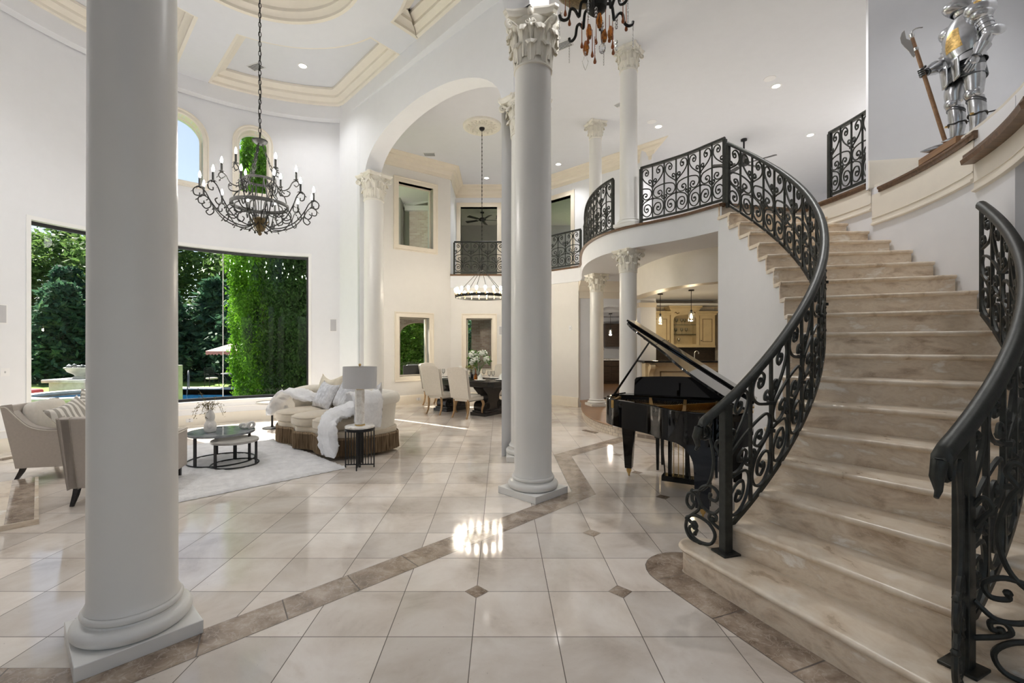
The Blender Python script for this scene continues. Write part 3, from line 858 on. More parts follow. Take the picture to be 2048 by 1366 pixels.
column('slender white column under the balcony behind the open piano lid', 2.17, 7.85, .187, 3.17 - .187, .74, rz=.9, caprz=.5)
column('slender white column under the balcony at the edge of the wooden platform', 2.2, 10.55, .187, 3.17 - .187, .78, rz=.2, caprz=.3)
# small spur of wall carried by the middle column is part of the arches above
# ------------------------------------------------------------------ curved staircase
st = thing('staircase', 'curved travertine staircase sweeping up to the balcony at the right', 'staircase', (SC.x, SC.y, 0)); st['kind'] = 'thing'
Ti = Tr(-SC.x, -SC.y, 0)
NR = 8
for j in range(1, 19):
    a, b = sang(j), sang(j + 1)
    z = RIS * j
    ri = SRi - .045; ro = SRo + (0.12 if j <= 8 else 0)
    prof = [(-.004, -.04), (-.018, -.036), (-.028, -.026), (-.031, -.018), (-.028, -.008), (-.018, -.001), (-.006, 0), (.02, 0)]
    tr = MB()
    rr = [ri + (ro - ri) * i / NR for i in range(NR + 1)]
    if j == 1: rr = [SRi - .05 + (ro - SRi + .05) * i / NR for i in range(NR + 1)]
    vs = []; k = len(prof) + 2
    for R_ in rr:
        ea = V((cos(a), sin(a))); ta = V((-sin(a), cos(a)))
        for (o, dz) in prof:
            p = SC + ea * R_ + ta * o; vs.append((p.x, p.y, z + dz))
        p = spt(R_, b); p = p + V((-sin(b), cos(b))) * .012
        vs.append((p.x, p.y, z)); vs.append((p.x, p.y, z - .04))
    fs = []
    for i in range(len(rr) - 1):
        for q in range(k):
            q2 = (q + 1) % k; fs.append((i * k + q, (i + 1) * k + q, (i + 1) * k + q2, i * k + q2))
    fs.append(tuple(range(k))); fs.append(tuple((len(rr) - 1) * k + q for q in range(k - 1, -1, -1)))
    tr.add(vs, fs, Ti)
    if j == 1:   # rounded inner end of the bottom step
        c0 = fr(SRi - .05, -.13)
        pp = []
        for i in range(17):
            q = -pi / 2 + pi * i / 16
            pass
        R0 = .162
        tr.lathe([(0, z - .039), (R0 - .028, z - .039), (R0 - .008, z - .033), (R0, z - .02), (R0 - .008, z - .006), (R0 - .028, z - .001), (0, z - .001)], 32, Ti @ Tr(c0.x, c0.y, 0), cap=False)
    t_ = obj('tread', tr, M_['travn'], st, smooth=50)
    rs = MB()
    vs = []
    for R_ in rr:
        p = spt(R_, a) + V((-sin(a), cos(a))) * .0
        q = spt(R_, a) + V((-sin(a), cos(a))) * .03
        vs += [(p.x, p.y, z - RIS), (p.x, p.y, z - .04), (q.x, q.y, z - .04), (q.x, q.y, z - RIS)]
    fs = []
    for i in range(len(rr) - 1):
        for q in range(4): fs.append((i * 4 + q, i * 4 + (q + 1) % 4, i * 4 + 4 + (q + 1) % 4, i * 4 + 4 + q))
    fs += [(0, 1, 2, 3), tuple(len(vs) - 4 + q for q in (3, 2, 1, 0))]
    rs.add(vs, fs, Ti)
    if j == 1:
        rs.lathe([(.132, 0), (.132, z - .04)], 32, Ti @ Tr(c0.x, c0.y, 0))
    obj('riser', rs, M_['trav'], st, smooth=30)
rs = MB()     # last riser up to the wooden landing
a = sang(19); vs = []
for R_ in (SRi - .02, SRo):
    p = spt(R_, a); q = p + V((-sin(a), cos(a))) * .03
    vs += [(p.x, p.y, RIS * 18), (p.x, p.y, T2 - .03), (q.x, q.y, T2 - .03), (q.x, q.y, RIS * 18)]
rs.add(vs, [(0, 1, 5, 4), (1, 2, 6, 5), (2, 3, 7, 6), (3, 0, 4, 7), (0, 1, 2, 3), (4, 5, 6, 7)], Ti)
obj('riser', rs, M_['trav'], st, smooth=0)
ln = MB(); pth = [V((*spt(r, a), T2 - .03)) for r in (SRi - .02, SRo + .02)]
ln.sweep([(.035, 0), (.045, .012), (.04, .034), (-.15, .034), (-.15, 0)], pth)
struct('trim_8', ln, M_['wood'])
# wall under the inner edge, stepping with the treads
iw = MB()
for j in range(2, 19):
    a, b = sang(j), sang(j + 1); z = RIS * j - .042
    n = 4
    for i in range(n):
        a_ = a + .0125; p, q = a_ + (b + .0125 - a_) * i / n, a_ + (b + .0125 - a_) * (i + 1) / n
        P = [spt(SRi - .015, p), spt(SRi - .015, q), spt(SRi + .12, q), spt(SRi + .12, p)]
        iw.add([(*c, 0) for c in P] + [(*c, z) for c in P], [(0, 1, 5, 4), (2, 3, 7, 6), (4, 5, 6, 7)] + ([(3, 0, 4, 7)] if i == 0 else []) + ([(1, 2, 6, 5)] if i == n - 1 else []))
struct('wall_stair_inner', iw, M_['wall'], smooth=25)
# outer stair wall with sills and mouldings
ow = MB()
Wo = ARC((SC.x, SC.y), SRo + .02, radians(-31))
Lo = (SRo + .02) * radians(31 + 14.6)
wallmb(Wo, Lo, 0, T2 - .05, [], .2, .2, mb=ow)
struct('wall_stair_outer', ow, M_['wall'], smooth=25)
def arcpath(R_, d0, d1, z, n=24): return [V((*spt(R_, radians(d0 + (d1 - d0) * i / n)), z)) for i in range(n + 1)]
cap_prof = [(-.03, -.03), (-.03, .0), (-.045, .01), (-.045, .03), (-.03, .04), (.12, .04), (.12, -.03)]
Rw = SRo + .02
struct('trim_9', MB().sweep(cap_prof, arcpath(Rw, 14.6, -.6, T2 + .01)[::-1]), M_['wood'])
struct('trim_10', MB().sweep(cap_prof, arcpath(Rw, -3.2, -23, T2 - .10)[::-1]), M_['wood'])
struct('trim_11', MB().sweep([(-.09, -.04), (-.10, .0), (-.08, .02), (-.08, .045), (-.05, .06), (.0, .06), (.0, -.04)], arcpath(Rw - .01, -22.5, -38, T2 - .31)[::-1]), M_['wood'])
for k, (d0, d1, zt, hh, nm) in enumerate(((14, -1.4, T2 - .02, .26, 12), (-1.6, -22.3, T2 - .13, .34, 13), (-22.5, -38, T2 - .35, .22, 14))):
    b = MB(); b.sweep([(-.012, 0), (-.012, -hh), (-.03, -hh - .012), (-.03, -hh - .03), (0, -hh - .04), (0, 0)], arcpath(Rw, d0, d1, zt)[::-1])
    b.sweep([(-.012, -hh + .05), (-.02, -hh + .05), (-.02, -hh + .06), (-.012, -hh + .06)], arcpath(Rw, d0, d1, zt)[::-1])
    struct('trim_%d' % nm, b, M_['trimi'], smooth=30)
# niche behind the suit of armour
nw = MB(); P0, P1 = (4.56, 5.73), (6.25, 5.42)
wallmb(*LIN(P1, P0), T2 - .05, ZC, [], .05, 1, mb=nw)
wallmb(*LIN((5.0, 3.2), P1), T2 - .05, ZC, [], .25, 1, mb=nw)
struct('wall_niche', nw, M_['wall'])
nb = MB(); nb.sweep([(-.0, 0), (-.02, 0), (-.02, .3), (-.012, .34), (0, .34)], [V((*P1, T2 - .04)), V((*P0, T2 - .04))])
struct('baseboard_niche', nb, M_['trimi'])
lg = MB()      # straight wooden edge running back from the ledge corner
pA = spt(Rw, radians(-23)); lg.sweep(cap_prof, [V((*pA, T2 - .10)), V((pA.x + .9, pA.y - .02, T2 - .10))][::-1]); struct('trim_15', lg, M_['wood'])

# ------------------------------------------------------------------ iron railings
SCR = {
 'heart': [(0, .60), (.30, .655), (.70, .74), (.93, .845), (.84, .945), (.55, .965), (.34, .905), (.42, .84), (.60, .85), (.62, .895), (.52, .9)],
 'middle': [(1, .60), (.62, .59), (.2, .555), (.05, .47), (.25, .385), (.62, .372), (.84, .43), (.72, .49), (.50, .478), (.48, .44), (.58, .432)],
 'lower': [(0, .37), (.35, .352), (.8, .30), (.96, .19), (.8, .075), (.45, .03), (.12, .08), (.08, .19), (.32, .262), (.64, .25), (.72, .17), (.56, .115), (.36, .14), (.40, .19), (.5, .182)],
 'small': [(0, .60), (.02, .68), (.16, .74), (.30, .73), (.30, .69), (.2, .685)],
 'tail': [(1, .36), (.98, .31), (.86, .335), (.80, .36), (.86, .375)],
}
SCRP = {k: catmull([(x, y, 0) for x, y in v], 4) for k, v in SCR.items()}
def rail(name, label, path, H=.90, nb=None, zb=.07, posts=(True, True), rscale=1.0, volute=(False, False), wbay=.21, zpost=None, extra=None, side=0, group=None):
    path = [V(p) for p in path]
    acc = [0]
    for p, q in zip(path[:-1], path[1:]): acc.append(acc[-1] + V((q.x - p.x, q.y - p.y)).length)
    Lt = acc[-1]
    def at(s):
        s2 = min(max(s, 0), Lt)
        for i in range(len(acc) - 1):
            if s2 <= acc[i + 1] + 1e-9:
                t = (s2 - acc[i]) / max(1e-9, acc[i + 1] - acc[i]); return path[i].lerp(path[i + 1], t)
        return path[-1]
    org = path[0].copy()
    t = thing(name, label, 'railing', org, 0, group); t['kind'] = 'thing'
    Mi = Tr(*(-org))
    hp = [(-.030, 0), (-.030, .018), (-.022, .036), (-.008, .044), (.008, .044), (.022, .036), (.030, .018), (.030, 0)]
    hp = [(u * rscale, v * rscale) for u, v in hp]
    hpath = [p + V((0, 0, H)) for p in path]
    pre = []; post = []
    if volute[0]:
        d = (path[0] - path[1]); dh = V((d.x, d.y, 0)).normalized(); sl = d.z / max(1e-6, V((d.x, d.y)).length)
        b0 = hpath[0]
        pre = [b0 + dh * .20 + V((0, 0, sl * .2 - .05)), b0 + dh * .19 + V((0, 0, sl * .19 + .005)), b0 + dh * .16 + V((0, 0, sl * .16 + .01)), b0 + dh * .08 + V((0, 0, sl * .08 + .003))]
    m = MB(); m.sweep(hp, pre + hpath, M=Mi)
    hro = obj('handrail', m, M_['iron'], t, smooth=50)
    if volute[0]:
        vm = MB(); c = b0 + dh * .175 + V((0, 0, sl * .175 - .045))
        pts = []
        for i in range(26):
            q = i / 25 * 2 * pi * 1.5; rr = .055 * (1 - .72 * i / 25)
            pts.append(c + dh * (rr * cos(q + .9)) + V((0, 0, rr * sin(q + .9))))
        vm.tube(pts, .011, 6, flat=2.2, M=Mi)
        vm.tube([b0 + dh * .205 + V((0, 0, sl * .2 + .01)), b0 + dh * .23 + V((0, 0, sl * .2 - .05)), b0 + dh * .215 + V((0, 0, sl * .2 - .11)), b0 + dh * .235 + V((0, 0, sl * .2 - .135))], [.03, .026, .014, .009], 8, M=Mi)
        obj('volute', vm, M_['iron'], t, smooth=50)
    m = MB(); m.sweep([(-.010, 0), (-.010, .036), (.010, .036), (.010, 0)], [p + V((0, 0, zb)) for p in path], M=Mi)
    obj('bottom_rail', m, M_['iron'], t, smooth=30)
    zlo = zb + .03
    for k, on in enumerate(posts):
        if not on: continue
        p = path[0] if k == 0 else path[-1]
        q = path[1] if k == 0 else path[-2]
        ang = atan2(q.y - p.y, q.x - p.x)
        pm = MB(); hw = .024 * (1.25 if volute[k] else 1)
        z0_ = (zpost - p.z) if (zpost is not None and k == 0) else 0
        pm.box(-hw, hw, -hw, hw, z0_, H + .005, Mi @ Tr(*p) @ Rz(ang))
        po = obj('post', pm, M_['iron'], t, smooth=0, bevel=.004)
        if volute[k]:
            fm = MB(); fm.box(-.065, .065, -.065, .065, z0_, z0_ + .014, Mi @ Tr(*p) @ Rz(ang)); obj('base_plate', fm, M_['iron'], po, smooth=0, bevel=.003)
    n = nb or max(2, round(Lt / wbay)); wb = Lt / n
    rr = .0094 * rscale
    for i in range(n + 1):
        if (i == 0 and posts[0]) or (i == n and posts[1]): continue
        p = at(i * wb); q = at(i * wb + .01); ang = atan2(q.y - p.y, q.x - p.x) if i < n else 0
        pm = MB(); pm.box(-rr * .9, rr * .9, -rr * .9, rr * .9, zlo, H + .003, Mi @ Tr(*p) @ Rz(ang)); obj('picket', pm, M_['iron'], t, smooth=0)
    h = H - zlo
    for i in range(n):
        sm = MB(); mir = i % 2 == 1
        for nm, P in SCRP.items():
            pts = []
            for c in P:
                x = 1 - c.x if mir else c.x
                b = at((i + .03 + .94 * x) * wb)
                pts.append(b + V((0, 0, zlo + c.y * h)))
            k = len(pts); rad = [rr * 1.05] * k
            sm.tube(pts, rad, 5, M=Mi)
            e = pts[-1]; sm.ell((e.x, e.y, e.z), rr * 1.9, rr * 1.9, rr * 1.9, 6, 4, M=Mi)
        # collars where two scrolls meet a picket
        for yy in (() if mir else (.60, .365)):
            b = at(i * wb)
            sm.box(-rr * 1.9, rr * 1.9, -rr * 1.9, rr * 1.9, zlo + yy * h - .012, zlo + yy * h + .012, Mi @ Tr(*b))
        obj('scrollwork', sm, M_['iron'], t, smooth=50)
    if extra: extra(t, Mi, path)
    return t
def footscroll(dirs, sc=1.0, more=None):
    # big open scrolls that close the foot of a stair railing beyond its newel
    def fn(t, Mi, path):
        p = V((path[0].x, path[0].y, RIS)); d = V((dirs[0], dirs[1], 0)).normalized(); bend = V((dirs[2], dirs[3], 0))
        def Q(x, z): return p + d * (x * sc) + bend * (x * x * 2.2) + V((0, 0, z))
        G = [
            [(.16, .80), (.125, .86), (.15, .90), (.185, .86), (.16, .80), (.13, .74), (.10, .60), (.13, .46), (.20, .38), (.29, .355)],
            [(.03, .70), (.06, .74), (.085, .70), (.06, .66), (.03, .60)],
            [(.03, .30), (.10, .24), (.19, .26), (.24, .33), (.20, .40), (.12, .42), (.06, .38), (.08, .33), (.13, .335), (.13, .36)],
            [(.29, .355), (.29, .29), (.27, .27), (.30, .23), (.34, .26), (.33, .32), (.28, .34), (.23, .30), (.23, .24), (.29, .19), (.34, .15)],
            [(.03, .14), (.10, .17), (.14, .20), (.12, .235), (.08, .225), (.085, .195), (.11, .2)],
            [(.34, .16), (.26, .19), (.15, .165), (.09, .10), (.12, .03), (.2, .012), (.28, .03), (.32, .075), (.29, .11), (.25, .09), (.265, .06)],
            [(.34, .16), (.30, .13), (.27, .14), (.25, .115), (.27, .095), (.29, .11)],
            [(.34, .15), (.35, .08), (.31, .02), (.22, .008)],
        ]
        for g in G[:]:
            m = MB(); pts = catmull([Q(x, z) for x, z in g], 5); m.tube(pts, .0115, 6, M=Mi); m.ell(pts[-1], .017, .017, .017, 6, 4, M=Mi)
            obj('foot_scroll', m, M_['iron'], t, smooth=50)
        if more: more(t, Mi, path)
    return fn
# main inner rail of the stair
RI = SRi + .085
ip = [V((*spt(3.05 + .135 * sin(pi * i / 60) ** .8 - .03 * (i / 60) ** 3, radians(-65.1 + (71.7 + 4.9) * i / 60)), 0)) for i in range(61)]
def stairz(a): return RIS * (1 + (math.degrees(a) + 68.38) / 4.5)
for p in ip:
    a = atan2(p.y - SC.y, p.x - SC.x); p.z = min(T2, stairz(a) - .02)
rail('stair_railing', 'long iron scroll railing curving up the left side of the staircase', ip, H=.87, zb=.02, posts=(True, True), volute=(True, False), wbay=.215, rscale=1.12, zpost=RIS, extra=footscroll((-.6, .8, 0, 0), .82))
RO = SRo - .13
op = [V((*spt(RO, radians(-65.3 + 36 * i / 30)), 0)) for i in range(31)]
for p in op:
    a = atan2(p.y - SC.y, p.x - SC.x); p.z = stairz(a) - .02
rail('stair_railing', 'iron scroll railing at the lower right corner, starting at the bottom step', op, H=.90, zb=.02, posts=(True, False), volute=(True, False), wbay=.215, rscale=1.2, zpost=RIS, extra=footscroll((.8, -.6, 0, 0), 1.0, footscroll((-.78, -.62, 0, 0), .62)))
# balcony railings
def ed(p, inward=.06):
    return p
def offs(path, d):   # shift a 2D path to its right by d
    out = []
    for i, p in enumerate(path):
        a = path[max(0, i - 1)]; b = path[min(len(path) - 1, i + 1)]; t = (b - a).normalized(); out.append(V((p.x + t.y * d, p.y - t.x * d, T2)))
    return out
epath = offs(edge, .075)
def sub(path, y0, y1):
    return [p for p in path if y0 <= p.y <= y1]
railA = sub(epath, 6.40, 7.66)
rail('balcony_railing', 'iron scroll railing on the balcony between the stair newel and the right slender column', railA, H=.905, zb=.05, wbay=.2, posts=(True, True))
railB = sub(epath, 8.02, 11.3)
rail('balcony_railing', 'iron scroll railing around the rounded balcony nose left of the slender column', railB, H=.905, zb=.05, wbay=.2)
g1 = [V((2.02, 11.62, T2)), V((.68, 13.04, T2))]
rail('gallery_railing', 'iron scroll railing on the slanted gallery right of the big middle column', g1, H=.905, zb=.05, wbay=.26)
g2 = [V((.60, 13.05, T2)), V((-1.30, 13.05, T2))]
rail('gallery_railing', 'iron scroll railing in front of the dark gallery doorway above the dining hall', g2, H=.905, zb=.05, wbay=.24)
up = arcpath(Rw + .05, 8.2, -.9, T2 + .05, 10)
rail('landing_railing', 'iron scroll railing on the landing left of the armour niche', up, H=.92, zb=.05, wbay=.2)
# ------------------------------------------------------------------ living room furniture
def hnoise(x, y, s=1.0):
    return (sin(x * 3.1 * s + 1.3) * cos(y * 2.7 * s - .4) + .5 * sin(x * 7.3 * s - y * 5.1 * s) + .3 * cos(x * 13.7 * s + y * 11.9 * s)) / 1.8
def pillowmb(w, h, t, n=14, sag=0, mb=None, M=None, seed=0):
    mb = mb or MB()
    for sg in (1, -1):
        def P(u, v):
            x, y = u * 2 - 1, v * 2 - 1
            k = max(0, (1 - x ** 4) * (1 - y ** 4)) ** .6
            px_ = x * w / 2 * (1 - .09 * (1 - y * y)); py_ = y * h / 2 * (1 - .09 * (1 - x * x))
            z = sg * t / 2 * k * (1 + .12 * hnoise(x * 2 + seed, y * 2))
            py_ -= sag * (1 - x * x) * max(0, y) ** 2 * h
            return (px_, py_, z)
        mb.grid(P, n, n, M)
    return mb
def ribbon(center, width, thick=.03, n=10, wave=.02, side=None, seed=0, fluff=.012, ends=.02):
    # thick fluffy strip along a list of points; width may vary; side gives the cross direction per point
    pts = catmull(center, 6); k = len(pts)
    mb = MB(); rg = random.Random(seed)
    ws = width if isinstance(width, (list, tuple)) else [width] * len(center)
    sd = [V(s) for s in side] if isinstance(side[0], (list, tuple, Vector)) else [V(side)] * len(center)
    rows = []
    for i, p in enumerate(pts):
        t = i / (k - 1) * (len(center) - 1); a = int(min(t, len(center) - 2)); f = t - a
        w_ = ws[a] * (1 - f) + ws[a + 1] * f; s = (sd[a].lerp(sd[a + 1], f)).normalized()
        d = (pts[min(k - 1, i + 1)] - pts[max(0, i - 1)]).normalized(); nn = s.cross(d).normalized()
        ring = []
        m = 2 * n
        for q in range(m):
            a_ = 2 * pi * q / m
            x = cos(a_); y = sin(a_)
            e = abs(x) ** .7 * (1 if x > 0 else -1)
            off = wave * sin(e * 5 + i * .35 + seed) + wave * .6 * sin(e * 11 - i * .22 + seed * 2)
            fl_ = fluff * (rg.random() - .5) * 2
            taper = 1 if ends <= 0 else min(1, .5 + min(i, k - 1 - i) / 3 * .5)
            ring.append(p + s * (e * w_ / 2 + fl_) + nn * (y * (thick / 2) * taper + off + fl_))
        rows.append(ring)
    vs = [v for r in rows for v in r]; m = 2 * n; fs = []
    for i in range(k - 1):
        for q in range(m):
            q2 = (q + 1) % m; fs.append((i * m + q, i * m + q2, (i + 1) * m + q2, (i + 1) * m + q))
    fs.append(tuple(range(m - 1, -1, -1))); fs.append(tuple((k - 1) * m + q for q in range(m)))
    return mb.add(vs, fs)

# shag rug
e1, e2 = V((-.70, -.714, 0)), V((-.714, .70, 0)); RP = V((-1.95, 5.87, 0)); RL1, RL2 = 2.35, 2.9
def rugP(u, v):
    p = RP + e1 * (u * RL1) + e2 * (v * RL2)
    ed_ = min(u, 1 - u, v, 1 - v)
    z = .03 + .007 * sin(v * RL2 * 55 + 2 * sin(u * 17)) * (1 if .02 < ed_ else .6) + .006 * hnoise(u * 22, v * 25) + .005 * (rnd.random() - .5)
    if ed_ < 1e-6: z = .004
    j = .012 * hnoise(u * 60, v * 70) if ed_ < .03 else 0
    return p + e1 * j + e2 * j + V((0, 0, z))
tag(obj('area_rug', MB().grid(rugP, 90, 130), M_['rug'], smooth=80), 'white shaggy area rug under the nesting tables', 'rug')

# sofa
so = thing('sofa', 'cream curved three-seat sofa with brown bullion fringe', 'sofa', (-2.97, 6.87, 0), radians(-40.8))
outl = catmull([(-.98, .10, 0), (-.62, -.03, 0), (-.31, .04, 0), (0, -.07, 0), (.31, .04, 0), (.62, -.03, 0), (.95, .06, 0), (1.10, .34, 0), (1.13, .75, 0), (.90, 1.06, 0), (.0, 1.13, 0), (-.90, 1.06, 0), (-1.13, .75, 0), (-1.10, .34, 0)], 14, closed=True)
def ringpts(path, d):
    n = len(path); out = []
    for i in range(n):
        t = (path[(i + 1) % n] - path[i - 1]).normalized(); out.append(V((path[i].x + t.y * d, path[i].y - t.x * d, 0)))
    return out
fm = MB(); dense = []
for i in range(len(outl)):
    a, b = outl[i], outl[(i + 1) % len(outl)]
    for q in range(4): dense.append(a.lerp(b, q / 4))
n = len(dense); levels = [(.30, .004), (.285, .016), (.27, .02), (.262, .012), (.16, .014), (.05, .02)]
rows = []
nr = ringpts(dense, 1.0)
for li, (z, o) in enumerate(levels):
    row = []
    for i, p in enumerate(dense):
        nn = (nr[i] - p)
        wv = (.008 * ((i % 2) * 2 - 1) if li >= 3 else .002 * ((i % 2) * 2 - 1)) + .006 * hnoise(i * .05, li)
        zz = z + (.012 * hnoise(i * .31, 3) if li == 5 else 0)
        row.append((p.x + nn.x * (o + wv), p.y + nn.y * (o + wv), zz))
    rows.append(row)
fm.add([v for r in rows for v in r], [(l * n + i, (l + 1) * n + i, (l + 1) * n + (i + 1) % n, l * n + (i + 1) % n) for l in range(len(levels) - 1) for i in range(n)])
obj('fringe_skirt', fm, M_['fringe'], so, smooth=20)
bm_ = MB(); inn_ = [(p.x, p.y) for p in ringpts(outl, -.01)]
bm_.prism(inn_, .07, .375); obj('frame', bm_, M_['sofa'], so, bevel=.015, smooth=40)
for k in (-1, 0, 1):
    cm_ = MB(); cx0 = k * .60
    ol = []
    for i in range(28):
        a = 2 * pi * i / 28; e = .62
        ol.append((cx0 + .315 * (abs(cos(a)) ** e) * (1 if cos(a) > 0 else -1), .36 + (.42 + (.03 if k == 0 else 0)) * (abs(sin(a)) ** .8) * (1 if sin(a) > 0 else -1)))
    nO = len(ol)
    vs = []; fs = []
    lay = [(.375, .90), (.385, .97), (.41, 1.0), (.47, 1.0), (.505, .97), (.525, .90), (.54, .72), (.548, .4)]
    for z, s in lay:
        for (x, y) in ol: vs.append((cx0 + (x - cx0) * s, .36 + (y - .36) * s, z + .008 * hnoise(x * 3, y * 3)))
    for l in range(len(lay) - 1):
        for i in range(nO): fs.append((l * nO + i, l * nO + (i + 1) % nO, (l + 1) * nO + (i + 1) % nO, (l + 1) * nO + i))
    fs.append(tuple((len(lay) - 1) * nO + i for i in range(nO))); fs.append(tuple(range(nO - 1, -1, -1)))
    cm_.add(vs, fs); so_c = obj('seat_cushion', cm_, M_['sofa'], so, smooth=60)
    pm_ = MB(); pm_.tube([(cx0 + (x - cx0) * .985, .36 + (y - .36) * .985, .5) for x, y in ol], .007, 5, closed=True); obj('piping', pm_, M_['sofa'], so_c, smooth=60)
# wrap-around back and arms
bp = catmull([(1.055, .34, 0), (1.075, .50, 0), (1.06, .75, 0), (.86, .99, 0), (.45, 1.05, 0), (0, 1.06, 0), (-.45, 1.05, 0), (-.86, .99, 0), (-1.06, .75, 0), (-1.075, .50, 0), (-1.055, .34, 0)], 6)
kb = len(bp); vs = []; prof_n = 18
for i, p in enumerate(bp):
    t = (bp[min(kb - 1, i + 1)] - bp[max(0, i - 1)]).normalized(); nrm = V((t.y, -t.x, 0))   # outward
    s = abs(i / (kb - 1) * 2 - 1)
    H_ = .87 - .08 * max(0, (s - .6) / .4) ** 1.5
    pr = [(.05, .36), (.06, .5), (.075, H_ - .18)]
    for q in range(10):
        a = -.5 + (pi + 1.0) * q / 9 ; pr.append((.03 + .105 * cos(a), H_ - .10 + .10 * sin(a)))
    pr += [(-.12, H_ - .2), (-.13, .56), (-.12, .45), (-.10, .36), (0, .36)]
    for (o, z) in pr[:prof_n]: vs.append((p.x + nrm.x * o, p.y + nrm.y * o, z))
fs = []
for i in range(kb - 1):
    for q in range(prof_n): fs.append((i * prof_n + q, i * prof_n + (q + 1) % prof_n, (i + 1) * prof_n + (q + 1) % prof_n, (i + 1) * prof_n + q))
fs += [tuple(range(prof_n)), tuple((kb - 1) * prof_n + q for q in range(prof_n - 1, -1, -1))]
obj('back_and_arms', MB().add(vs, fs), M_['creamw'], so, smooth=55)
def onsofa(x, y, z=0):
    c, s = cos(radians(-40.8)), sin(radians(-40.8)); return (-2.97 + c * x - s * y, 6.87 + s * x + c * y, z)
def pillow(label, mat, w_, h_, t_, loc, rz, tilt, roll=0, group=None, sag=.05, seed=0):
    o = obj('throw_pillow', pillowmb(w_, h_, t_, sag=sag, seed=seed), mat, smooth=80)
    o.location = loc; o.rotation_euler = (Matrix.Rotation(rz, 3, 'Z') @ Matrix.Rotation(pi / 2 - tilt, 3, 'X') @ Matrix.Rotation(roll, 3, 'Z')).to_euler()
    return tag(o, label, 'pillow', group)
SR = radians(-40.8)
pillow('champagne and white throw pillow at the left of the sofa, corners standing up', M_['bronzep'], .66, .62, .2, onsofa(-.50, .76, .80), SR + .1, .30, .06, sag=.16)
pillow('silver metallic throw pillow leaning in front of the champagne one', M_['silver'], .54, .46, .16, onsofa(-.36, .60, .745), SR + .02, .45, -.08, seed=2)
pillow('pale silver crushed throw pillow in the middle of the sofa', M_['silver'], .62, .58, .2, onsofa(.20, .66, .79), SR - .1, .42, -.22, seed=4)
pillow('small grey throw pillow at the right end of the sofa behind the lamp', M_['silver'], .42, .42, .14, onsofa(.78, .74, .74), SR - .5, .4, .7, seed=6)
# faux fur throws
def W3(pts): return [onsofa(*p) for p in pts]
th1 = ribbon(W3([(-.62, .70, .64), (-.78, .50, .70), (-.95, .34, .80), (-1.10, .25, .72), (-1.19, .20, .55), (-1.20, .16, .40)]), [.34, .42, .46, .40, .36, .30], .07, 10, .022, side=[(.653, .757, .1)] * 2 + [(.6, .757, .0)] * 4, seed=3, fluff=.012)
tag(obj('fur_throw', th1, M_['fur'], smooth=80), 'white faux fur throw bunched over the left arm of the sofa', 'throw')
th2 = ribbon(W3([(.80, .62, .86), (.78, .40, .68), (.76, .20, .605), (.80, .04, .58), (.88, -.05, .46), (.93, -.07, .27), (.95, -.08, .075)]), [.40, .50, .52, .50, .46, .40, .32], .075, 10, .022, side=[(.757, -.653, 0)] * 7, seed=5, fluff=.012)
tag(obj('fur_throw', th2, M_['fur'], smooth=80), 'white faux fur throw falling over the front of the sofa seat behind the lamp table', 'throw')
th3 = ribbon(W3([(.86, .42, .78), (.98, .40, .885), (1.12, .38, .90), (1.22, .37, .78), (1.225, .36, .60), (1.22, .35, .42)]), [.40, .42, .44, .46, .46, .42], .06, 10, .015, side=[(.653, .757, 0)] * 6, seed=8, fluff=.012)
tag(obj('fur_throw', th3, M_['fur'], smooth=80), 'white faux fur throw hanging over the outside of the right sofa arm', 'throw')

# lamp table and lamp
lt = thing('side_table', 'small round side table with white marble top and black bar legs', 'table', (-1.80, 5.93, 0), radians(4))
obj('tabletop', MB().lathe([(0, .51), (.175, .51), (.185, .515), (.185, .533), (.178, .538), (0, .538)], 40), M_['marblew'], lt, smooth=40)
obj('rim', MB().lathe([(.172, .478), (.187, .478), (.187, .511), (.172, .511), (.172, .478)], 40, cap=False), M_['blackm'], lt)
for k in range(4):
    a = k * pi / 2; m = MB()
    for i in range(5):
        r = .035 + i * .036
        m.box(r - .005, r + .005, -.005, .005, .03, .48, Rz(a))
    m.box(0, .187, -.006, .006, .03, .044, Rz(a)); m.box(.172, .186, -.007, .007, 0, .48, Rz(a))
    obj('leg_panel', m, M_['blackm'], lt, smooth=0)
m = MB(); m.box(-.011, .011, -.011, .011, 0, .48); obj('centre_post', m, M_['blackm'], lt, smooth=0)
la = thing('table_lamp', 'marble column table lamp with grey oval shade on the small round table', 'lamp', (-1.80, 5.93, .5385), radians(4))
obj('base', MB().lathe([(.066, 0), (.066, .012), (.058, .016)], 6), M_['brass'], la, smooth=0)
obj('stem', MB().lathe([(.060, .016), (.060, .46), (0, .46)], 6), M_['marblew'], la, smooth=0, bevel=.003)
obj('neck', MB().lathe([(.05, .46), (.05, .475), (.012, .48), (.012, .56)], 16), M_['brass'], la)
sh = MB(); sh.lathe([(1, .475), (1.0, .75)], 48, None, .215, .125, cap=False); sh.lathe([(.985, .475), (.985, .75)], 48, None, .215, .125, cap=False)
sh.lathe([(.985, .748), (1.004, .748), (1.004, .752), (.985, .752)], 48, None, .215, .125, cap=False); sh.lathe([(.985, .474), (1.004, .474), (1.004, .479), (.985, .479)], 48, None, .215, .125, cap=False)
obj('lamp_shade', sh, M_['shade'], la, smooth=40)
fi = MB(); fi.ell((0, 0, .775), .017, .017, .017, 12, 8); fi.tube([(0, 0, .56), (0, 0, .762)], .004, 6); fi.tube([(-.21, 0, .745), (.21, 0, .745)], .003, 5); obj('finial', fi, M_['brass'], la)

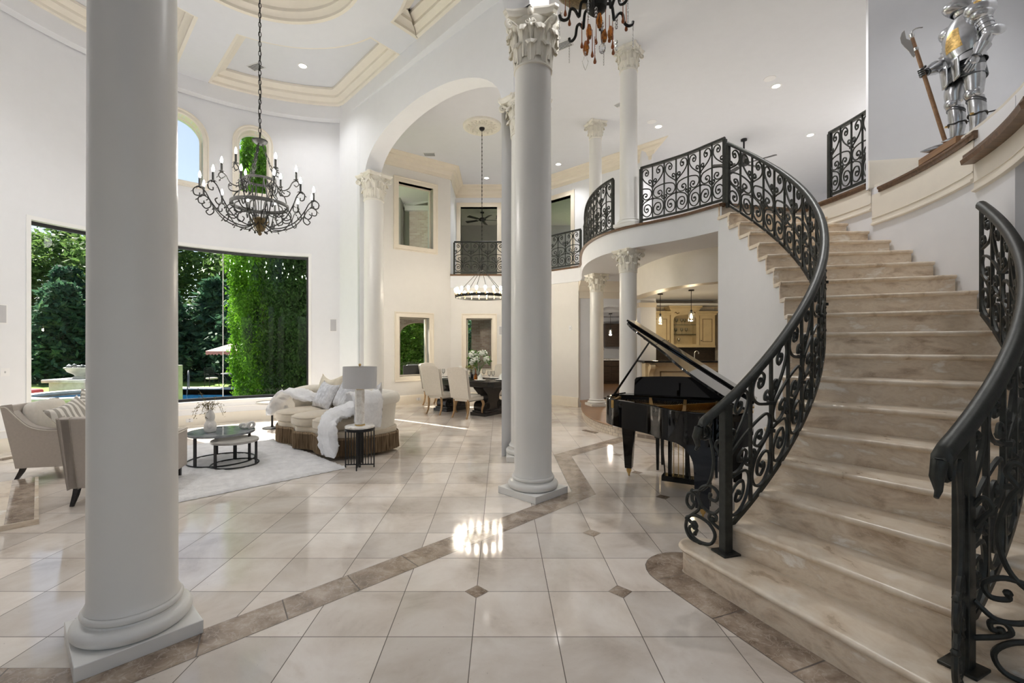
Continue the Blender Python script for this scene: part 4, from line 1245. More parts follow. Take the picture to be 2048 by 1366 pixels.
# nesting coffee tables
def nest(label, x, y, r, h, mat, rz, legs):
    t = thing('coffee_table', label, 'table', (x, y, .033), rz, 'nesting coffee tables'); hh = h - .033
    obj('tabletop', MB().lathe([(0, hh - .03), (r - .004, hh - .03), (r, hh - .026), (r, hh - .004), (r - .004, hh), (0, hh)], 56), mat, t, smooth=40)
    obj('base_ring', MB().tube([(r * .99 * cos(2 * pi * i / 56), r * .99 * sin(2 * pi * i / 56), .008) for i in range(56)], .009, 6, closed=True), M_['blackm'], t)
    for a in legs:
        m = MB(); m.box(-.006, .006, -.022, .022, 0, hh - .03, Tr(r * .985 * cos(a), r * .985 * sin(a), 0) @ Rz(a)); obj('leg', m, M_['blackm'], t, smooth=0)
    return t
nest('larger nesting coffee table with glossy grey marble top', -3.72, 6.17, .40, .425, M_['marbleg'], 0, [radians(a) for a in (255, 130, -5)])
nest('smaller nesting coffee table with matte grey top tucked in front', -3.42, 5.965, .275, .355, M_['stoneg'], 0, [radians(a) for a in (248, 120, 0)])
va = thing('vase', 'white twisted ceramic vase with dry branches on the larger coffee table', 'vase', (-3.80, 6.06, .4255))
vb = MB(); vb.lathe([(0, 0), (.048, 0), (.062, .012), (.072, .05), (.074, .085), (.066, .12), (.05, .145), (.046, .155), (.052, .175), (.056, .20), (.05, .235), (.036, .262), (.03, .28), (.032, .295), (.026, .297), (.024, .28), (.03, .25)], 28)
vb.ell((.03, -.05, .09), .026, .03, .045, 10, 8); vb.ell((-.02, -.035, .2), .022, .026, .035, 10, 8)
obj('body', vb, M_['ceram'], va, smooth=60)
br_ = MB(); lv = MB(); rg = random.Random(11)
for i in range(13):
    a = rg.uniform(0, 2 * pi); dr = rg.random() < .45
    L_ = rg.uniform(.22, .42); pts = []
    for q in range(9):
        t = q / 8
        if dr: r = .02 + L_ * .55 * t; z = .27 + .14 * sin(t * 2.6) - .12 * t * t
        else: r = .01 + L_ * .35 * t ** 1.5; z = .24 + L_ * .8 * t
        pts.append((r * cos(a + t * .4), r * sin(a + t * .4), z))
    br_.tube(pts, .0022, 4)
    for q in range(2, 9):
        for s in range(3):
            p = V(pts[q]) + V((rg.uniform(-.03, .03), rg.uniform(-.03, .03), rg.uniform(-.02, .02)))
            d = V((rg.uniform(-1, 1), rg.uniform(-1, 1), rg.uniform(-.6, .8))).normalized() * .018; e = d.cross(V((.3, .5, .8))).normalized() * .006
            lv.add([p - d, p + e, p + d, p - e], [(0, 1, 2, 3)])
obj('branches', br_, M_['dry'], va); obj('leaves', lv, M_['dry'], va, smooth=0)['kind'] = 'stuff'
kn = MB()
for (c, ax, r) in (((-.055, 0, .04), 0, .035), ((0, .01, .045), 1, .036), ((.055, 0, .05), 2, .04)):
    pts = []
    for i in range(20):
        q = 2 * pi * i / 20; p = V((r * cos(q), 0, r * sin(q)))
        p = Matrix.Rotation((.5, -.6, .9)[ax], 3, 'Z') @ (Matrix.Rotation((.7, -.9, .3)[ax], 3, 'X') @ p); pts.append(V(c) + p)
    kn.tube(pts, .019, 8, closed=True)
k_ = obj('knot_sculpture', kn, M_['ceram'], smooth=70); k_.location = (-3.45, 6.30, .4285)
tag(k_, 'white ceramic chain link sculpture on the larger coffee table', 'sculpture')

# armchairs
def armchair(label, loc, rz, w_=.84):
    t = thing('armchair', label, 'armchair', loc, rz, 'linen armchairs')
    hw = w_ / 2; prof = catmull([(.42, .14, 0), (.50, .50, 0), (.56, .86, 0)], 4) 
    # side panels: sloping arm that sweeps up into the back
    for sg in (-1, 1):
        top = catmull([(.575, .865, 0), (.52, .855, 0), (.42, .74, 0), (.30, .63, 0), (.12, .585, 0), (-.12, .58, 0), (-.36, .585, 0)], 5)
        poly = [(p.x, p.y) for p in top] + [(-.38, .16), (.44, .16)]
        m = MB(); x0 = sg * hw; x1 = sg * (hw - .085)
        n = len(poly); vs = [(x0 + sg * .02 * (z / .86), y, z) for y, z in poly] + [(x1, y, z) for y, z in poly]
        m.add(vs, [tuple(range(n)), tuple(range(2 * n - 1, n - 1, -1))] + [(i, (i + 1) % n, n + (i + 1) % n, n + i) for i in range(n)])
        arm_o = obj('arm', m, M_['greige'], t, smooth=40, bevel=.012)
        wl = MB(); wl.tube([(x0 + sg * .021, p.x, p.y - .006) for p in top], .006, 5); obj('welt', wl, M_['cream'], arm_o)
    m = MB(); poly = [(.36, .16), (.44, .16), (.575, .865), (.49, .875)]
    n = 4; vs = [(-hw, y, z) for y, z in poly] + [(hw, y, z) for y, z in poly]
    m.add(vs, [(0, 1, 2, 3), (7, 6, 5, 4)] + [(i, (i + 1) % n, n + (i + 1) % n, n + i) for i in range(n)])
    obj('back', m, M_['greige'], t, smooth=0, bevel=.012)
    m = MB(); m.box(-hw + .08, hw - .08, -.37, .42, .16, .32); obj('seat_frame', m, M_['greige'], t, bevel=.01)
    m = MB(); m.ell((0, -.02, .40), hw - .075, .38, .095, 24, 12, .35); obj('seat_cushion', m, M_['cream'], t, smooth=70)
    m = MB(); m.ell((0, 0, 0), hw - .085, .085, .24, 24, 12, .45, Tr(0, .37, .66) @ Rx(-.17)); obj('back_cushion', m, M_['cream'], t, smooth=70)
    for sx in (-1, 1):
        for (y, ry_) in ((-.33, -.02), (.40, .11)):
            m = MB(); pts = [(sx * (hw - .06), y, .17), (sx * (hw - .06), y + ry_ * .25, .10), (sx * (hw - .055), y + ry_ * .75, 0)]
            m.tube(pts, [.034, .029, .019], 4, cap=True); obj('leg', m, M_['ebony'], t, smooth=0)
    return t
armchair('beige linen armchair at the far left seen from its side, holding zebra pillows', (-5.20, 5.76, 0), radians(102), .74)
armchair('beige linen armchair seen from behind, half hidden by the left foreground column', (-3.98, 5.03, .0), radians(195), .73)
m, nt, b = newmat('zebra_print'); wv = N(nt, 'ShaderNodeTexWave'); wv.inputs['Scale'].default_value = 5.5; wv.inputs['Distortion'].default_value = 5; wv.inputs['Detail'].default_value = 1.5
L(nt, mapping(nt, objco(nt), (1, .5, 1), (0, 0, .5)), wv.inputs[0]); L(nt, ramp(nt, wv.outputs['Fac'], [(.42, (.36, .33, .29)), (.58, (.74, .70, .64))]), b.inputs['Base Color']); b.inputs['Roughness'].default_value = .85
M_['zebra'] = m
pillow('grey zebra-striped throw pillow in the far left armchair', M_['zebra'], .46, .46, .15, (-5.12, 5.56, .70), radians(78), .55, .35, seed=1)
pillow('grey patterned throw pillow standing behind the zebra one in the armchair', M_['zebra'], .42, .42, .14, (-5.17, 5.86, .76), radians(100), .45, .75, seed=3)
# stone hearth slab
h0 = V((-4.04, 4.05, 0)); ha = V((-.707, .707, 0)); hb = V((-.707, -.707, 0))
hm = MB(); hm.m = 0
def HP(a, b, z): p = h0 + ha * a + hb * b; return (p.x, p.y, z)
hm.add([HP(0, 0, .0), HP(1.85, 0, .0), HP(1.85, 1.3, .0), HP(0, 1.3, .0), HP(0, 0, .045), HP(1.85, 0, .045), HP(1.85, 1.3, .045), HP(0, 1.3, .045)], [(0, 1, 5, 4), (1, 2, 6, 5), (2, 3, 7, 6), (3, 0, 4, 7), (4, 5, 6, 7)])
hm.m = 1
hm.add([HP(.02, .03, .0465), HP(1.83, .03, .0465), HP(1.83, .21, .0465), HP(.02, .21, .0465)], [(0, 1, 2, 3)])
hs = obj('hearth_slab', hm, [M_['trav'], M_['inlay']], smooth=0); tag(hs, 'low travertine hearth slab with brown marble edge at the left frame edge', 'hearth')
# small round table by the window
tt = thing('drink_table', 'small round grey tray table by the window beyond the sofa', 'table', (-4.30, 8.72, 0))
obj('tabletop', MB().lathe([(0, .47), (.27, .47), (.285, .475), (.285, .505), (.275, .505), (.272, .49), (0, .49)], 40), M_['stoneg'], tt)
obj('stem', MB().lathe([(.03, .02), (.02, .06), (.018, .47)], 12), M_['blackm'], tt); obj('base', MB().lathe([(0, 0), (.17, 0), (.17, .015), (.03, .025), (0, .025)], 32), M_['blackm'], tt)
rg_ = MB(); rg_.tube([(.06 * cos(2 * pi * i / 24), 0, .066 + .06 * sin(2 * pi * i / 24)) for i in range(24)], .006, 6, closed=True); rg_.tube([(.05 + .045 * cos(2 * pi * i / 24), .02, .052 + .045 * sin(2 * pi * i / 24)) for i in range(24)], .006, 6, closed=True)
r_ = obj('ring_ornament', rg_, M_['brass']); r_.location = (-4.14, 8.66, .4905); tag(r_, 'small metal ring ornament on the tray table by the window', 'ornament')
# ------------------------------------------------------------------ dining set
TZ = radians(-37.4)
tb = thing('dining_table', 'dark carved double-pedestal dining table laid for dinner', 'table', (-.72, 10.89, 0), TZ)
def cham(hx, hy, c): return [(-hx + c, -hy), (hx - c, -hy), (hx, -hy + c), (hx, hy - c), (hx - c, hy), (-hx + c, hy), (-hx, hy - c), (-hx, -hy + c)]
m = MB(); m.prism(cham(1.09, .54, .10), .74, .775); obj('tabletop', m, M_['ebony'], tb, smooth=0, bevel=.006)
m = MB(); m.prism(cham(1.06, .51, .10), .655, .74); m.prism(cham(.98, .44, .1), .63, .66); obj('apron', m, M_['ebony'], tb, smooth=0, bevel=.01)
for sx in (-1, 1):
    m = MB(); m.box(-.22, .22, -.40, .40, 0, .07, Tr(sx * .58, 0, 0)); m.box(-.19, .19, -.36, .36, .07, .11, Tr(sx * .58, 0, 0))
    prof = catmull([(.34, .11, 0), (.36, .18, 0), (.30, .27, 0), (.20, .34, 0), (.20, .44, 0), (.28, .53, 0), (.36, .60, 0), (.38, .65, 0)], 4)
    poly = [(p.x, p.y) for p in prof] + [(-p.x, p.y) for p in prof[::-1]]
    n = len(poly); vs = [(sx * .58 - .14, y, z) for y, z in poly] + [(sx * .58 + .14, y, z) for y, z in poly]
    m.add(vs, [tuple(range(n)), tuple(range(2 * n - 1, n - 1, -1))] + [(i, (i + 1) % n, n + (i + 1) % n, n + i) for i in range(n)])
    pe = obj('pedestal', m, M_['ebony'], tb, smooth=40, bevel=.006)
    for sy, fx in ((-1, -.147), (-1, .147), (1, -.147), (1, .147)):
            c = MB(); c.tube([(sx * .58 + fx, sy * (.235 + (.105 * (1 - i / 34)) * cos(i * .5)), .205 + (.105 * (1 - i / 34)) * sin(i * .5)) for i in range(32)], .014, 6)
            obj('carved_scroll', c, M_['ebony'], pe, smooth=60)
# dining chairs
def chairbase():
    t = thing('dining_chair', 'x', 'chair')
    m = MB(); P = lambda u, v: ((u - .5) * (.47 + .02 * v) , .235 + .10 * v + .035, .44 + .62 * v)
    poly = [(-.235, .44), (-.245, .9), (-.25, 1.04), (-.2, 1.065), (0, 1.085), (.2, 1.065), (.25, 1.04), (.245, .9), (.235, .44)]
    n = len(poly); vs = []
    for off in (0, .075):
        for x, z in poly: vs.append((x, .20 + .13 * ((z - .44) / .62) ** 1.2 + off, z))
    m.add(vs, [tuple(range(n)), tuple(range(2 * n - 1, n - 1, -1))] + [(i, (i + 1) % n, n + (i + 1) % n, n + i) for i in range(n)])
    b = obj('backrest', m, M_['cream'], t, smooth=40, bevel=.015)
    nl = MB()
    for sx in (-1, 1):
        for k in range(24):
            z = .45 + .58 * k / 23; nl.ell((sx * (.238 + .012 * (z - .44) / .6), .20 + .13 * ((z - .44) / .62) ** 1.2 + .06, z), .0085, .0085, .0085, 6, 4)
    obj('nailheads', nl, M_['ironb'], b, smooth=80)
    m = MB(); poly = [(-.22, .24), (-.26, -.20), (-.23, -.27), (0, -.295), (.23, -.27), (.26, -.20), (.22, .24)]
    m.prism(poly, .36, .44); m.ell((0, -.01, .44), .235, .25, .055, 20, 8, .5)
    s = obj('seat', m, M_['cream'], t, smooth=45, bevel=.012)
    nl = MB()
    for i in range(len(poly) - 1):
        p, q = V(poly[i]), V(poly[i + 1]); k = max(2, int((q - p).length / .028))
        for j in range(k):
            c = p.lerp(q, j / k); d = (q - p).normalized(); nl.ell((c.x - d.y * -.0 + d.y * .004, c.y - d.x * .004, .372), .0085, .0085, .0085, 6, 4)
    obj('nailheads', nl, M_['ironb'], s, smooth=80)
    for sx in (-1, 1):
        m = MB(); m.tube(catmull([(sx * .215, -.225, .37), (sx * .235, -.255, .28), (sx * .215, -.235, .15), (sx * .215, -.245, .05), (sx * .225, -.275, .0)], 4), [.034, .034, .033, .032, .031, .028, .026, .024, .022, .02, .018, .018, .018, .018, .02, .022, .022], 8); obj('leg', m, M_['oak'], t, smooth=60)
        m = MB(); m.tube(catmull([(sx * .19, .225, .40), (sx * .195, .215, .25), (sx * .195, .235, .12), (sx * .2, .29, .0)], 4), [.028, .028, .027, .026, .025, .024, .023, .022, .022, .022, .021, .021, .022], 8); obj('leg', m, M_['oak'], t, smooth=60)
    return t
ch0 = chairbase()
GR = 'dining chairs around the dark table'
CH = [((-1.35, 10.66), 145.3, 'white studded dining chair at the left of the two with backs to us'),
      ((-.71, 10.10), 145.3, 'white studded dining chair with back to us nearest the middle column'),
      ((.41, 10.02), 232.2, 'white dining chair at the near end of the table, cut off by the big column'),
      ((-1.66, 12.02), 52.3, 'white dining chair at the far end of the table near the left dining window'),
      ((-.10, 11.20), 325.3, 'white dining chair on the far side of the table behind the flowers')]
for i, ((x, y), a, lb) in enumerate(CH):
    if i == 0:
        ch0.location = (x, y, 0); ch0.rotation_euler = (0, 0, radians(a)); ch0['label'] = lb; ch0['group'] = GR
    else: dup(ch0, (x, y, 0), radians(a), lb, GR)
def T_(x, y, z=.7755):
    c, s = cos(TZ), sin(TZ); return (-.72 + c * x - s * y, 10.89 + s * x + c * y, z)
# place settings
pl0 = None
PLS = [(.62, -.36, 'white dinner plate at the near corner of the table next to the big column'), (.05, -.38, 'white dinner plate in front of the amber bottle'), (-.52, -.38, 'white dinner plate between the two near chairs'), (-.93, .0, 'white dinner plate at the far left end of the table'), (.93, .0, 'white dinner plate at the right end of the table'), (.45, .38, 'white dinner plate on the far side of the table')]
for x, y, lb in PLS:
    if pl0 is None:
        pl0 = obj('plate', MB().lathe([(0, .004), (.08, .004), (.13, .018), (.135, .02), (.13, .014), (.08, 0), (0, 0)], 28), M_['ceram'], smooth=60); o = pl0
    else:
        o = pl0.copy(); COL.objects.link(o)
    o.location = T_(x, y); tag(o, lb, 'plate', 'dinner plates on the dark table')
gl = MB().lathe([(0, .002), (.033, .002), (.034, .006), (.005, .012), (.0045, .085), (.02, .105), (.038, .14), (.04, .17), (.034, .215), (.032, .215), (.037, .17), (.034, .14), (.016, .108), (0, .10)], 16)
G0 = None
GLS = [(-.28, -.22), (-.36, -.18), (.33, -.24), (.42, -.20), (.72, -.16), (.78, -.10), (-.72, -.14), (.2, .28)]
for i, (x, y) in enumerate(GLS):
    if G0 is None: G0 = obj('wine_glass', gl, M_['clear'], smooth=70); o = G0
    else: o = G0.copy(); COL.objects.link(o)
    o.location = T_(x, y); tag(o, 'clear stemmed wine glass standing on the dark dining table', 'glass', 'wine glasses on the dark table')
tg = MB().lathe([(0, 0), (.05, 0), (.052, .01), (.05, .24), (.047, .24), (.048, .012), (0, .01)], 20)
t1 = obj('glass_vase', tg, M_['clear'], smooth=60); t1.location = T_(-.05, .05); tag(t1, 'clear cylinder glass vase left of the amber bottle', 'vase')
t2 = obj('glass_vase', tg, M_['clear'], smooth=60); t2.location = T_(.17, .0); t2.scale = (.9, .9, 1.15); tag(t2, 'taller clear cylinder glass vase right behind the amber bottle', 'vase')
bo = thing('bottle', 'amber glass bottle with gold base at the table centre', 'bottle', T_(.30, -.14))
obj('body', MB().lathe([(0, 0), (.038, 0), (.04, .008), (.04, .13), (.03, .17), (.014, .2), (.013, .25), (0, .25)], 20), M_['amber'], bo, smooth=50)
obj('coaster', MB().lathe([(0, 0), (.055, 0), (.055, .004), (0, .004)], 20), M_['brass'], bo)
fv = thing('flower_arrangement', 'large white hydrangea and greenery bouquet on the dining table', 'flowers', T_(.24, .03))
fw_ = MB(); lf = MB(); stm = MB(); rg = random.Random(5)
for i in range(26):
    a = rg.uniform(0, 2 * pi); b = rg.uniform(-.25, 1); r = .21 * sqrt(1 - min(1, max(0, b)) ** 2 * .5)
    c = V((r * cos(a), r * sin(a), .42 + .20 * b))
    stm.tube([(0, 0, .05), (c.x * .3, c.y * .3, .25), c], .003, 4)
    if i % 5 < 4:
        for k in range(20):
            d = V((rg.gauss(0, 1), rg.gauss(0, 1), rg.gauss(0, 1))).normalized(); p = c + d * .055
            fw_.ell(p, .021, .021, .016, 6, 4)
    for k in range(7):
        p = c + V((rg.uniform(-.09, .09), rg.uniform(-.09, .09), rg.uniform(-.08, .08))); d = V((rg.uniform(-1, 1), rg.uniform(-1, 1), rg.uniform(-.5, .8))).normalized() * .045
        e = d.cross(V((rg.random(), rg.random(), rg.random()))).normalized() * .018; lf.add([p - d, p + e, p + d, p - e], [(0, 1, 2, 3)])
obj('blossoms', fw_, M_['flower'], fv, smooth=80); obj('leaves', lf, M_['leaf'], fv, smooth=0)['kind'] = 'stuff'; obj('stems', stm, M_['leaf'], fv)
gv = obj('vase', MB().lathe([(0, 0), (.045, 0), (.05, .02), (.035, .12), (.04, .26), (.046, .3), (.043, .3), (.036, .25), (0, .02)], 20), M_['clear'], fv, smooth=60)
f2 = thing('flower_arrangement', 'small yellowish greenery posy left of the white bouquet', 'flowers', T_(-.02, .12))
lf = MB()
for k in range(90):
    p = V((rg.gauss(0, .06), rg.gauss(0, .06), .24 + rg.gauss(0, .06))); d = V((rg.uniform(-1, 1), rg.uniform(-1, 1), rg.uniform(-.3, 1))).normalized() * .035
    e = d.cross(V((rg.random(), rg.random(), rg.random()))).normalized() * .014; lf.add([p - d, p + e, p + d, p - e], [(0, 1, 2, 3)])
obj('leaves', lf, simple('olive_leaf', (.30, .29, .07), .6, var=.4, scale=30), f2, smooth=0)['kind'] = 'stuff'
obj('pot', MB().lathe([(0, 0), (.045, 0), (.05, .1), (.046, .2), (.043, .2), (0, .19)], 18), M_['blackm'], f2, smooth=50)
ca = thing('candle_holder', 'white pillar candle on a slender stand at the far side of the table', 'candle', T_(-.55, .28))
obj('stand', MB().lathe([(0, 0), (.05, 0), (.05, .008), (.008, .02), (.007, .12), (.012, .14), (.035, .15), (.035, .156), (0, .156)], 18), M_['chrome'], ca, smooth=50)
obj('candle', MB().lathe([(0, .156), (.033, .156), (.034, .27), (.03, .275), (0, .272)], 18), M_['flower'], ca, smooth=50)
np_ = MB()
for (a, h, w_) in ((0, .16, .05), (1.2, .13, .06), (2.3, .15, .05), (3.6, .12, .06)):
    np_.lathe([(w_, 0), (w_ * .5, h * .6), (0.004, h)], 7, Tr(.02 * cos(a), .02 * sin(a), 0) @ Rz(a) @ Rx(.15))
n0 = obj('napkin', np_, M_['flower'], smooth=40); n0.location = T_(.62, -.36, .785); tag(n0, 'white folded napkin on the plate beside the big column', 'napkin')
n1 = n0.copy(); COL.objects.link(n1); n1.location = T_(.93, 0, .785); tag(n1, 'white folded napkin on the plate at the right end of the table', 'napkin')

# wagon wheel chandelier
wc = thing('wagon_wheel_chandelier', 'dark ring chandelier with bare bulbs above the dining table', 'chandelier', (-.415, 10.5, 2.66))
obj('ring', MB().lathe([(.592, -.03), (.608, -.03), (.608, .03), (.592, .03), (.592, -.03)], 64, cap=False), M_['ironb'], wc, smooth=30)
for k in range(20):
    a = 2 * pi * (k + .5) / 20; x, y = .6 * cos(a), .6 * sin(a)
    s = obj('socket', MB().lathe([(.014, -.0), (.014, .075), (.018, .08), (.018, .085), (0, .085)], 10, Tr(x, y, 0)), M_['brass'], wc)
    obj('bulb', MB().lathe([(.012, .085), (.014, .1), (.028, .135), (.03, .155), (.02, .18), (0, .188)], 12, Tr(x, y, 0)), M_['bulb'], s, smooth=80)
for k in range(6):
    a = 2 * pi * k / 6 + .3
    obj('rod', MB().tube([(.6 * cos(a), .6 * sin(a), .02), (.03 * cos(a), .03 * sin(a), .62)], .006, 6), M_['ironb'], wc)
obj('hub', MB().lathe([(0, .58), (.035, .6), (.04, .64), (.03, .70), (.012, .73), (0, .73)], 12), M_['ironb'], wc)
hk = MB(); hk.tube([(.03 + .03 * cos(2 * pi * i / 14), 0, .72 + .035 * sin(2 * pi * i / 14)) for i in range(14)], .006, 5, closed=True); hk.tube([(-.04 + .03 * cos(2 * pi * i / 14), 0, .66 + .035 * sin(2 * pi * i / 14)) for i in range(14)], .006, 5, closed=True)
obj('hook', hk, M_['ironb'], wc)
cn = MB(); zt = ZC - 2.66 - .09
cn.tube([(0, 0, .73), (0, 0, zt)], .0065, 5)
for i in range(int((zt - .75) / .09)): cn.ell((0, 0, .78 + i * .09), .011, .011, .03, 6, 5)
obj('chain', cn, M_['ironb'], wc)
obj('canopy', MB().lathe([(0, zt - .03), (.03, zt - .03), (.06, zt), (.065, zt + .03), (0, zt + .03)], 20), M_['blackm'], wc)
# plaster medallion
md = MB(); md.lathe([(0, -.055), (.10, -.055), (.12, -.04), (.33, -.035), (.37, -.05), (.41, -.055), (.43, -.04), (.435, 0), (0, 0)], 56)
for k in range(16):
    a = 2 * pi * k / 16
    for r, s in ((.17, .05), (.25, .06), (.31, .05)):
        b = a + (.2 if s == .06 else 0)
        md.ell((0, 0, 0), s * .62, s * .34, .026, 8, 5, 1, Tr(r * cos(b), r * sin(b), -.04) @ Rz(b))
    md.tube([(.2 + (.045 * (1 - i / 16)) * cos(i * .6), .045 * (1 - i / 16) * sin(i * .6), -.05) for i in range(15)], .009, 5, M=Rz(a + .1))
o = obj('ceiling_medallion', md, M_['capw'], smooth=50); o.location = (-.415, 10.5, ZC); tag(o, 'round carved plaster medallion on the ceiling above the dining chandelier', 'medallion')
# ------------------------------------------------------------------ grand piano
PA = radians(-30); PF = (1.53, 5.82, 0)
pn = thing('grand_piano', 'black lacquered grand piano with open lid inside the stair curve', 'piano', PF, PA)
OUT = [(0, .30), (0, .62)] + [(p.x, p.y) for p in catmull([(0, .62, 0), (.035, .76, 0), (.16, .94, 0), (.40, 1.10, 0), (.60, 1.24, 0), (.74, 1.40, 0), (.88, 1.51, 0), (1.05, 1.56, 0), (1.25, 1.55, 0), (1.38, 1.49, 0), (1.455, 1.36, 0)], 5)[1:]] + [(1.46, 1.2), (1.46, .30)]
OL = [(u, -v) for u, v in OUT]
def pin(poly, d):
    n = len(poly); out = []
    for i in range(n):
        a = V(poly[max(0, i - 1)]); b = V(poly[min(n - 1, i + 1)]); t = (b - a).normalized(); out.append((poly[i][0] - t.y * d, poly[i][1] + t.x * d))
    return out
m = MB(); m.sweep([(-.045, .71), (-.045, .985), (-.040, .99), (-.005, .99), (0, .985), (0, .71)], [(x, y, 0) for x, y in OL])
m.prism(pin(OL, .03), .71, .74)
obj('case', m, M_['black'], pn, smooth=35)
# arms, key bed, fallboard
m = MB(); m.box(0, .06, -.30, .0, .70, .93); m.box(1.40, 1.46, -.30, .0, .70, .93); m.box(0, 1.46, -.30, .02, .62, .70); m.box(.06, 1.40, -.31, -.27, .70, .99)
obj('key_bed', m, M_['black'], pn, bevel=.01)
km = MB()
for i in range(52):
    x = .12 + i * .0235; km.box(x, x + .0225, -.17, -.01, .70, .725)
obj('keys', km, simple('ivory_keys', (.85, .84, .8), .2, var=0), pn, smooth=0)
pw = pin(OL, .06)
m = MB(); m.prism(pw, .89, .92); obj('soundboard', m, M_['soundb'], pn)
m = MB()
plo = pin(OL, .05)
# cast plate: border, struts and strings
m.sweep([(-.046, .92), (-.046, .957), (-.12, .952), (-.12, .92)], [(x, y, 0) for x, y in OL])
for (a, b) in (((.10, -.34), (.16, -.95)), ((.42, -.34), (.62, -1.22)), ((.80, -.34), (.95, -1.48)), ((1.12, -.34), (1.22, -1.5)), ((1.36, -.34), (.62, -1.24))):
    d = (V(b) - V(a)); ln = d.length; m.box(0, ln, -.015, .015, .90, .982, Tr(a[0], a[1], 0) @ Rz(atan2(d.y, d.x)))
m.box(.05, 1.41, -.46, -.32, .90, .945)
obj('iron_plate', m, M_['gold'], pn, smooth=20)
sm = MB()
for i in range(60):
    u = .09 + i * .0215; v1 = .70 + .85 * (i / 59) ** .8 if i < 45 else 1.45
    v1 = min(v1, 1.46); sm.tube([(u, -.40, .955), (u + .04 * (i / 59), -v1, .948)], .0012, 3)
obj('strings', sm, M_['brass'], pn)
m = MB(); m.box(.06, 1.40, -.50, -.44, .90, .985)
for i in range(40): m.box(.12 + i * .031, .138 + i * .031, -.56, -.50, .93, .955)
obj('damper_rail', m, M_['blackm'], pn, smooth=0)
# music desk
m = MB(); dpoly = [(.24, 0), (.24, .17), (.255, .195), (.30, .207), (.6, .222), (.75, .225), (.9, .222), (1.18, .207), (1.22, .195), (1.235, .17), (1.235, 0)]
n = len(dpoly); vs = [(u, 0, z) for u, z in dpoly] + [(u, .02, z) for u, z in dpoly]
m.add(vs, [tuple(range(n)), tuple(range(2 * n - 1, n - 1, -1))] + [(i, (i + 1) % n, n + (i + 1) % n, n + i) for i in range(n)], Tr(0, -.36, .995) @ Rx(-.2))
m.box(.12, 1.34, -.50, -.30, .985, 1.0); m.box(.72, .74, -.40, -.385, 1.0, 1.16)
obj('music_desk', m, M_['black'], pn, smooth=20)
# lid, raised on its hinges along the straight bass side
th_ = radians(33.5)
LM = Tr(1.46, 0, 1.0) @ Ry(th_) @ Tr(-1.46, 0, 0)
lid = [(u, -v) for u, v in OUT if v > .35]; lid = [(-.012, -.36)] + [(u - .012 if u < .3 else u, y - .012 if y < -1.3 else y) for u, y in lid] + [(1.475, -.36)]
m = MB(); m.prism(lid, 0, .022, LM)
lo_ = obj('lid', m, M_['black'], pn, smooth=20, bevel=.003)
m = MB(); m.box(-.012, 1.475, -.72, -.36, .024, .044, LM); obj('front_flap', m, M_['black'], lo_, smooth=0, bevel=.003)
m = MB(); m.box(.05, 1.40, -.52, -.48, -.012, 0, LM); m.box(.3, 1.40, -.98, -.94, -.012, 0, LM); obj('lid_rail', m, M_['black'], lo_, smooth=0)
m = MB()
for (u, v) in ((.02, .50), (.03, .68), (.08, .83), (.34, 1.05), (.42, 1.12)): m.lathe([(0, -.006), (.012, -.006), (.014, 0), (0, 0)], 10, LM @ Tr(u, -v + .03, 0))
obj('bumper', m, M_['chrome'], lo_)
for v in (.55, .95, 1.3):
    m = MB(); m.tube([(1.475, -v - .06, 1.0), (1.475, -v + .06, 1.0)], .009, 8); obj('hinge', m, M_['brass'], pn)
m = MB(); D = 1.16; pt_ = (1.46 - D * cos(th_), -.66, 1.0 + D * sin(th_) - .02); m.tube([(.045, -.52, .985), pt_], [.013, .009], 6); obj('lid_prop', m, M_['black'], pn)
m = MB(); m.box(.03, .30, -.53, -.45, .99, .997); m.tube([(.06, -.55, 1.0), (.18, -.50, 1.02)], .009, 6); obj('prop_plate', m, M_['black'], pn)
def caster(x, y, par):
    c = MB(); c.lathe([(.026, .055), (.03, .075), (.03, .095), (.026, .1)], 12, Tr(x, y, 0)); c.ell((x, y, .05), .022, .022, .022, 10, 6); c.tube([(x - .008, y + .01, .026), (x + .008, y + .01, .026)], .024, 12)
    obj('caster', c, M_['brass'], par)
for (u, v) in ((.15, .24), (1.31, .24)):
    m = MB(); m.box(u - .085, u + .085, -v - .085, -v + .085, .60, .71)
    q = []
    for z, r in ((.60, .068), (.10, .040)): q += [(u - r, -v - r, z), (u + r, -v - r, z), (u + r, -v + r, z), (u - r, -v + r, z)]
    m.add(q, [(0, 1, 5, 4), (1, 2, 6, 5), (2, 3, 7, 6), (3, 0, 4, 7), (0, 3, 2, 1), (4, 5, 6, 7)])
    g = obj('leg', m, M_['black'], pn, smooth=0, bevel=.004); caster(u, -v, g)
u, v = 1.08, 1.25
pr = [(.30, .71), (.29, .68)] + [(.068 + .22 * (1 - sin(a)), .44 + .24 * cos(a)) for a in [pi / 2 * i / 10 for i in range(1, 11)]] + [(.055, .1)]
poly = pr + [(-x, z) for x, z in pr[::-1]]
n = len(poly); vs = [(u + x, -v - .055, z) for x, z in poly] + [(u + x, -v + .055, z) for x, z in poly]
m = MB(); m.add(vs, [tuple(range(n)), tuple(range(2 * n - 1, n - 1, -1))] + [(i, (i + 1) % n, n + (i + 1) % n, n + i) for i in range(n)])
g = obj('leg', m, M_['black'], pn, smooth=30, bevel=.004); caster(u, -v, g)
ly = MB(); ly.box(.60, .86, -.40, -.30, .64, .71); ly.box(.62, .66, -.37, -.33, .10, .64); ly.box(.80, .84, -.37, -.33, .10, .64); ly.box(.56, .90, -.42, -.28, .05, .11)
ly.tube([(.60, -.42, .10), (.60, -.66, .70)], .008, 6); ly.tube([(.86, -.42, .10), (.86, -.66, .70)], .008, 6)
lyo = obj('pedal_lyre', ly, M_['black'], pn, smooth=0)
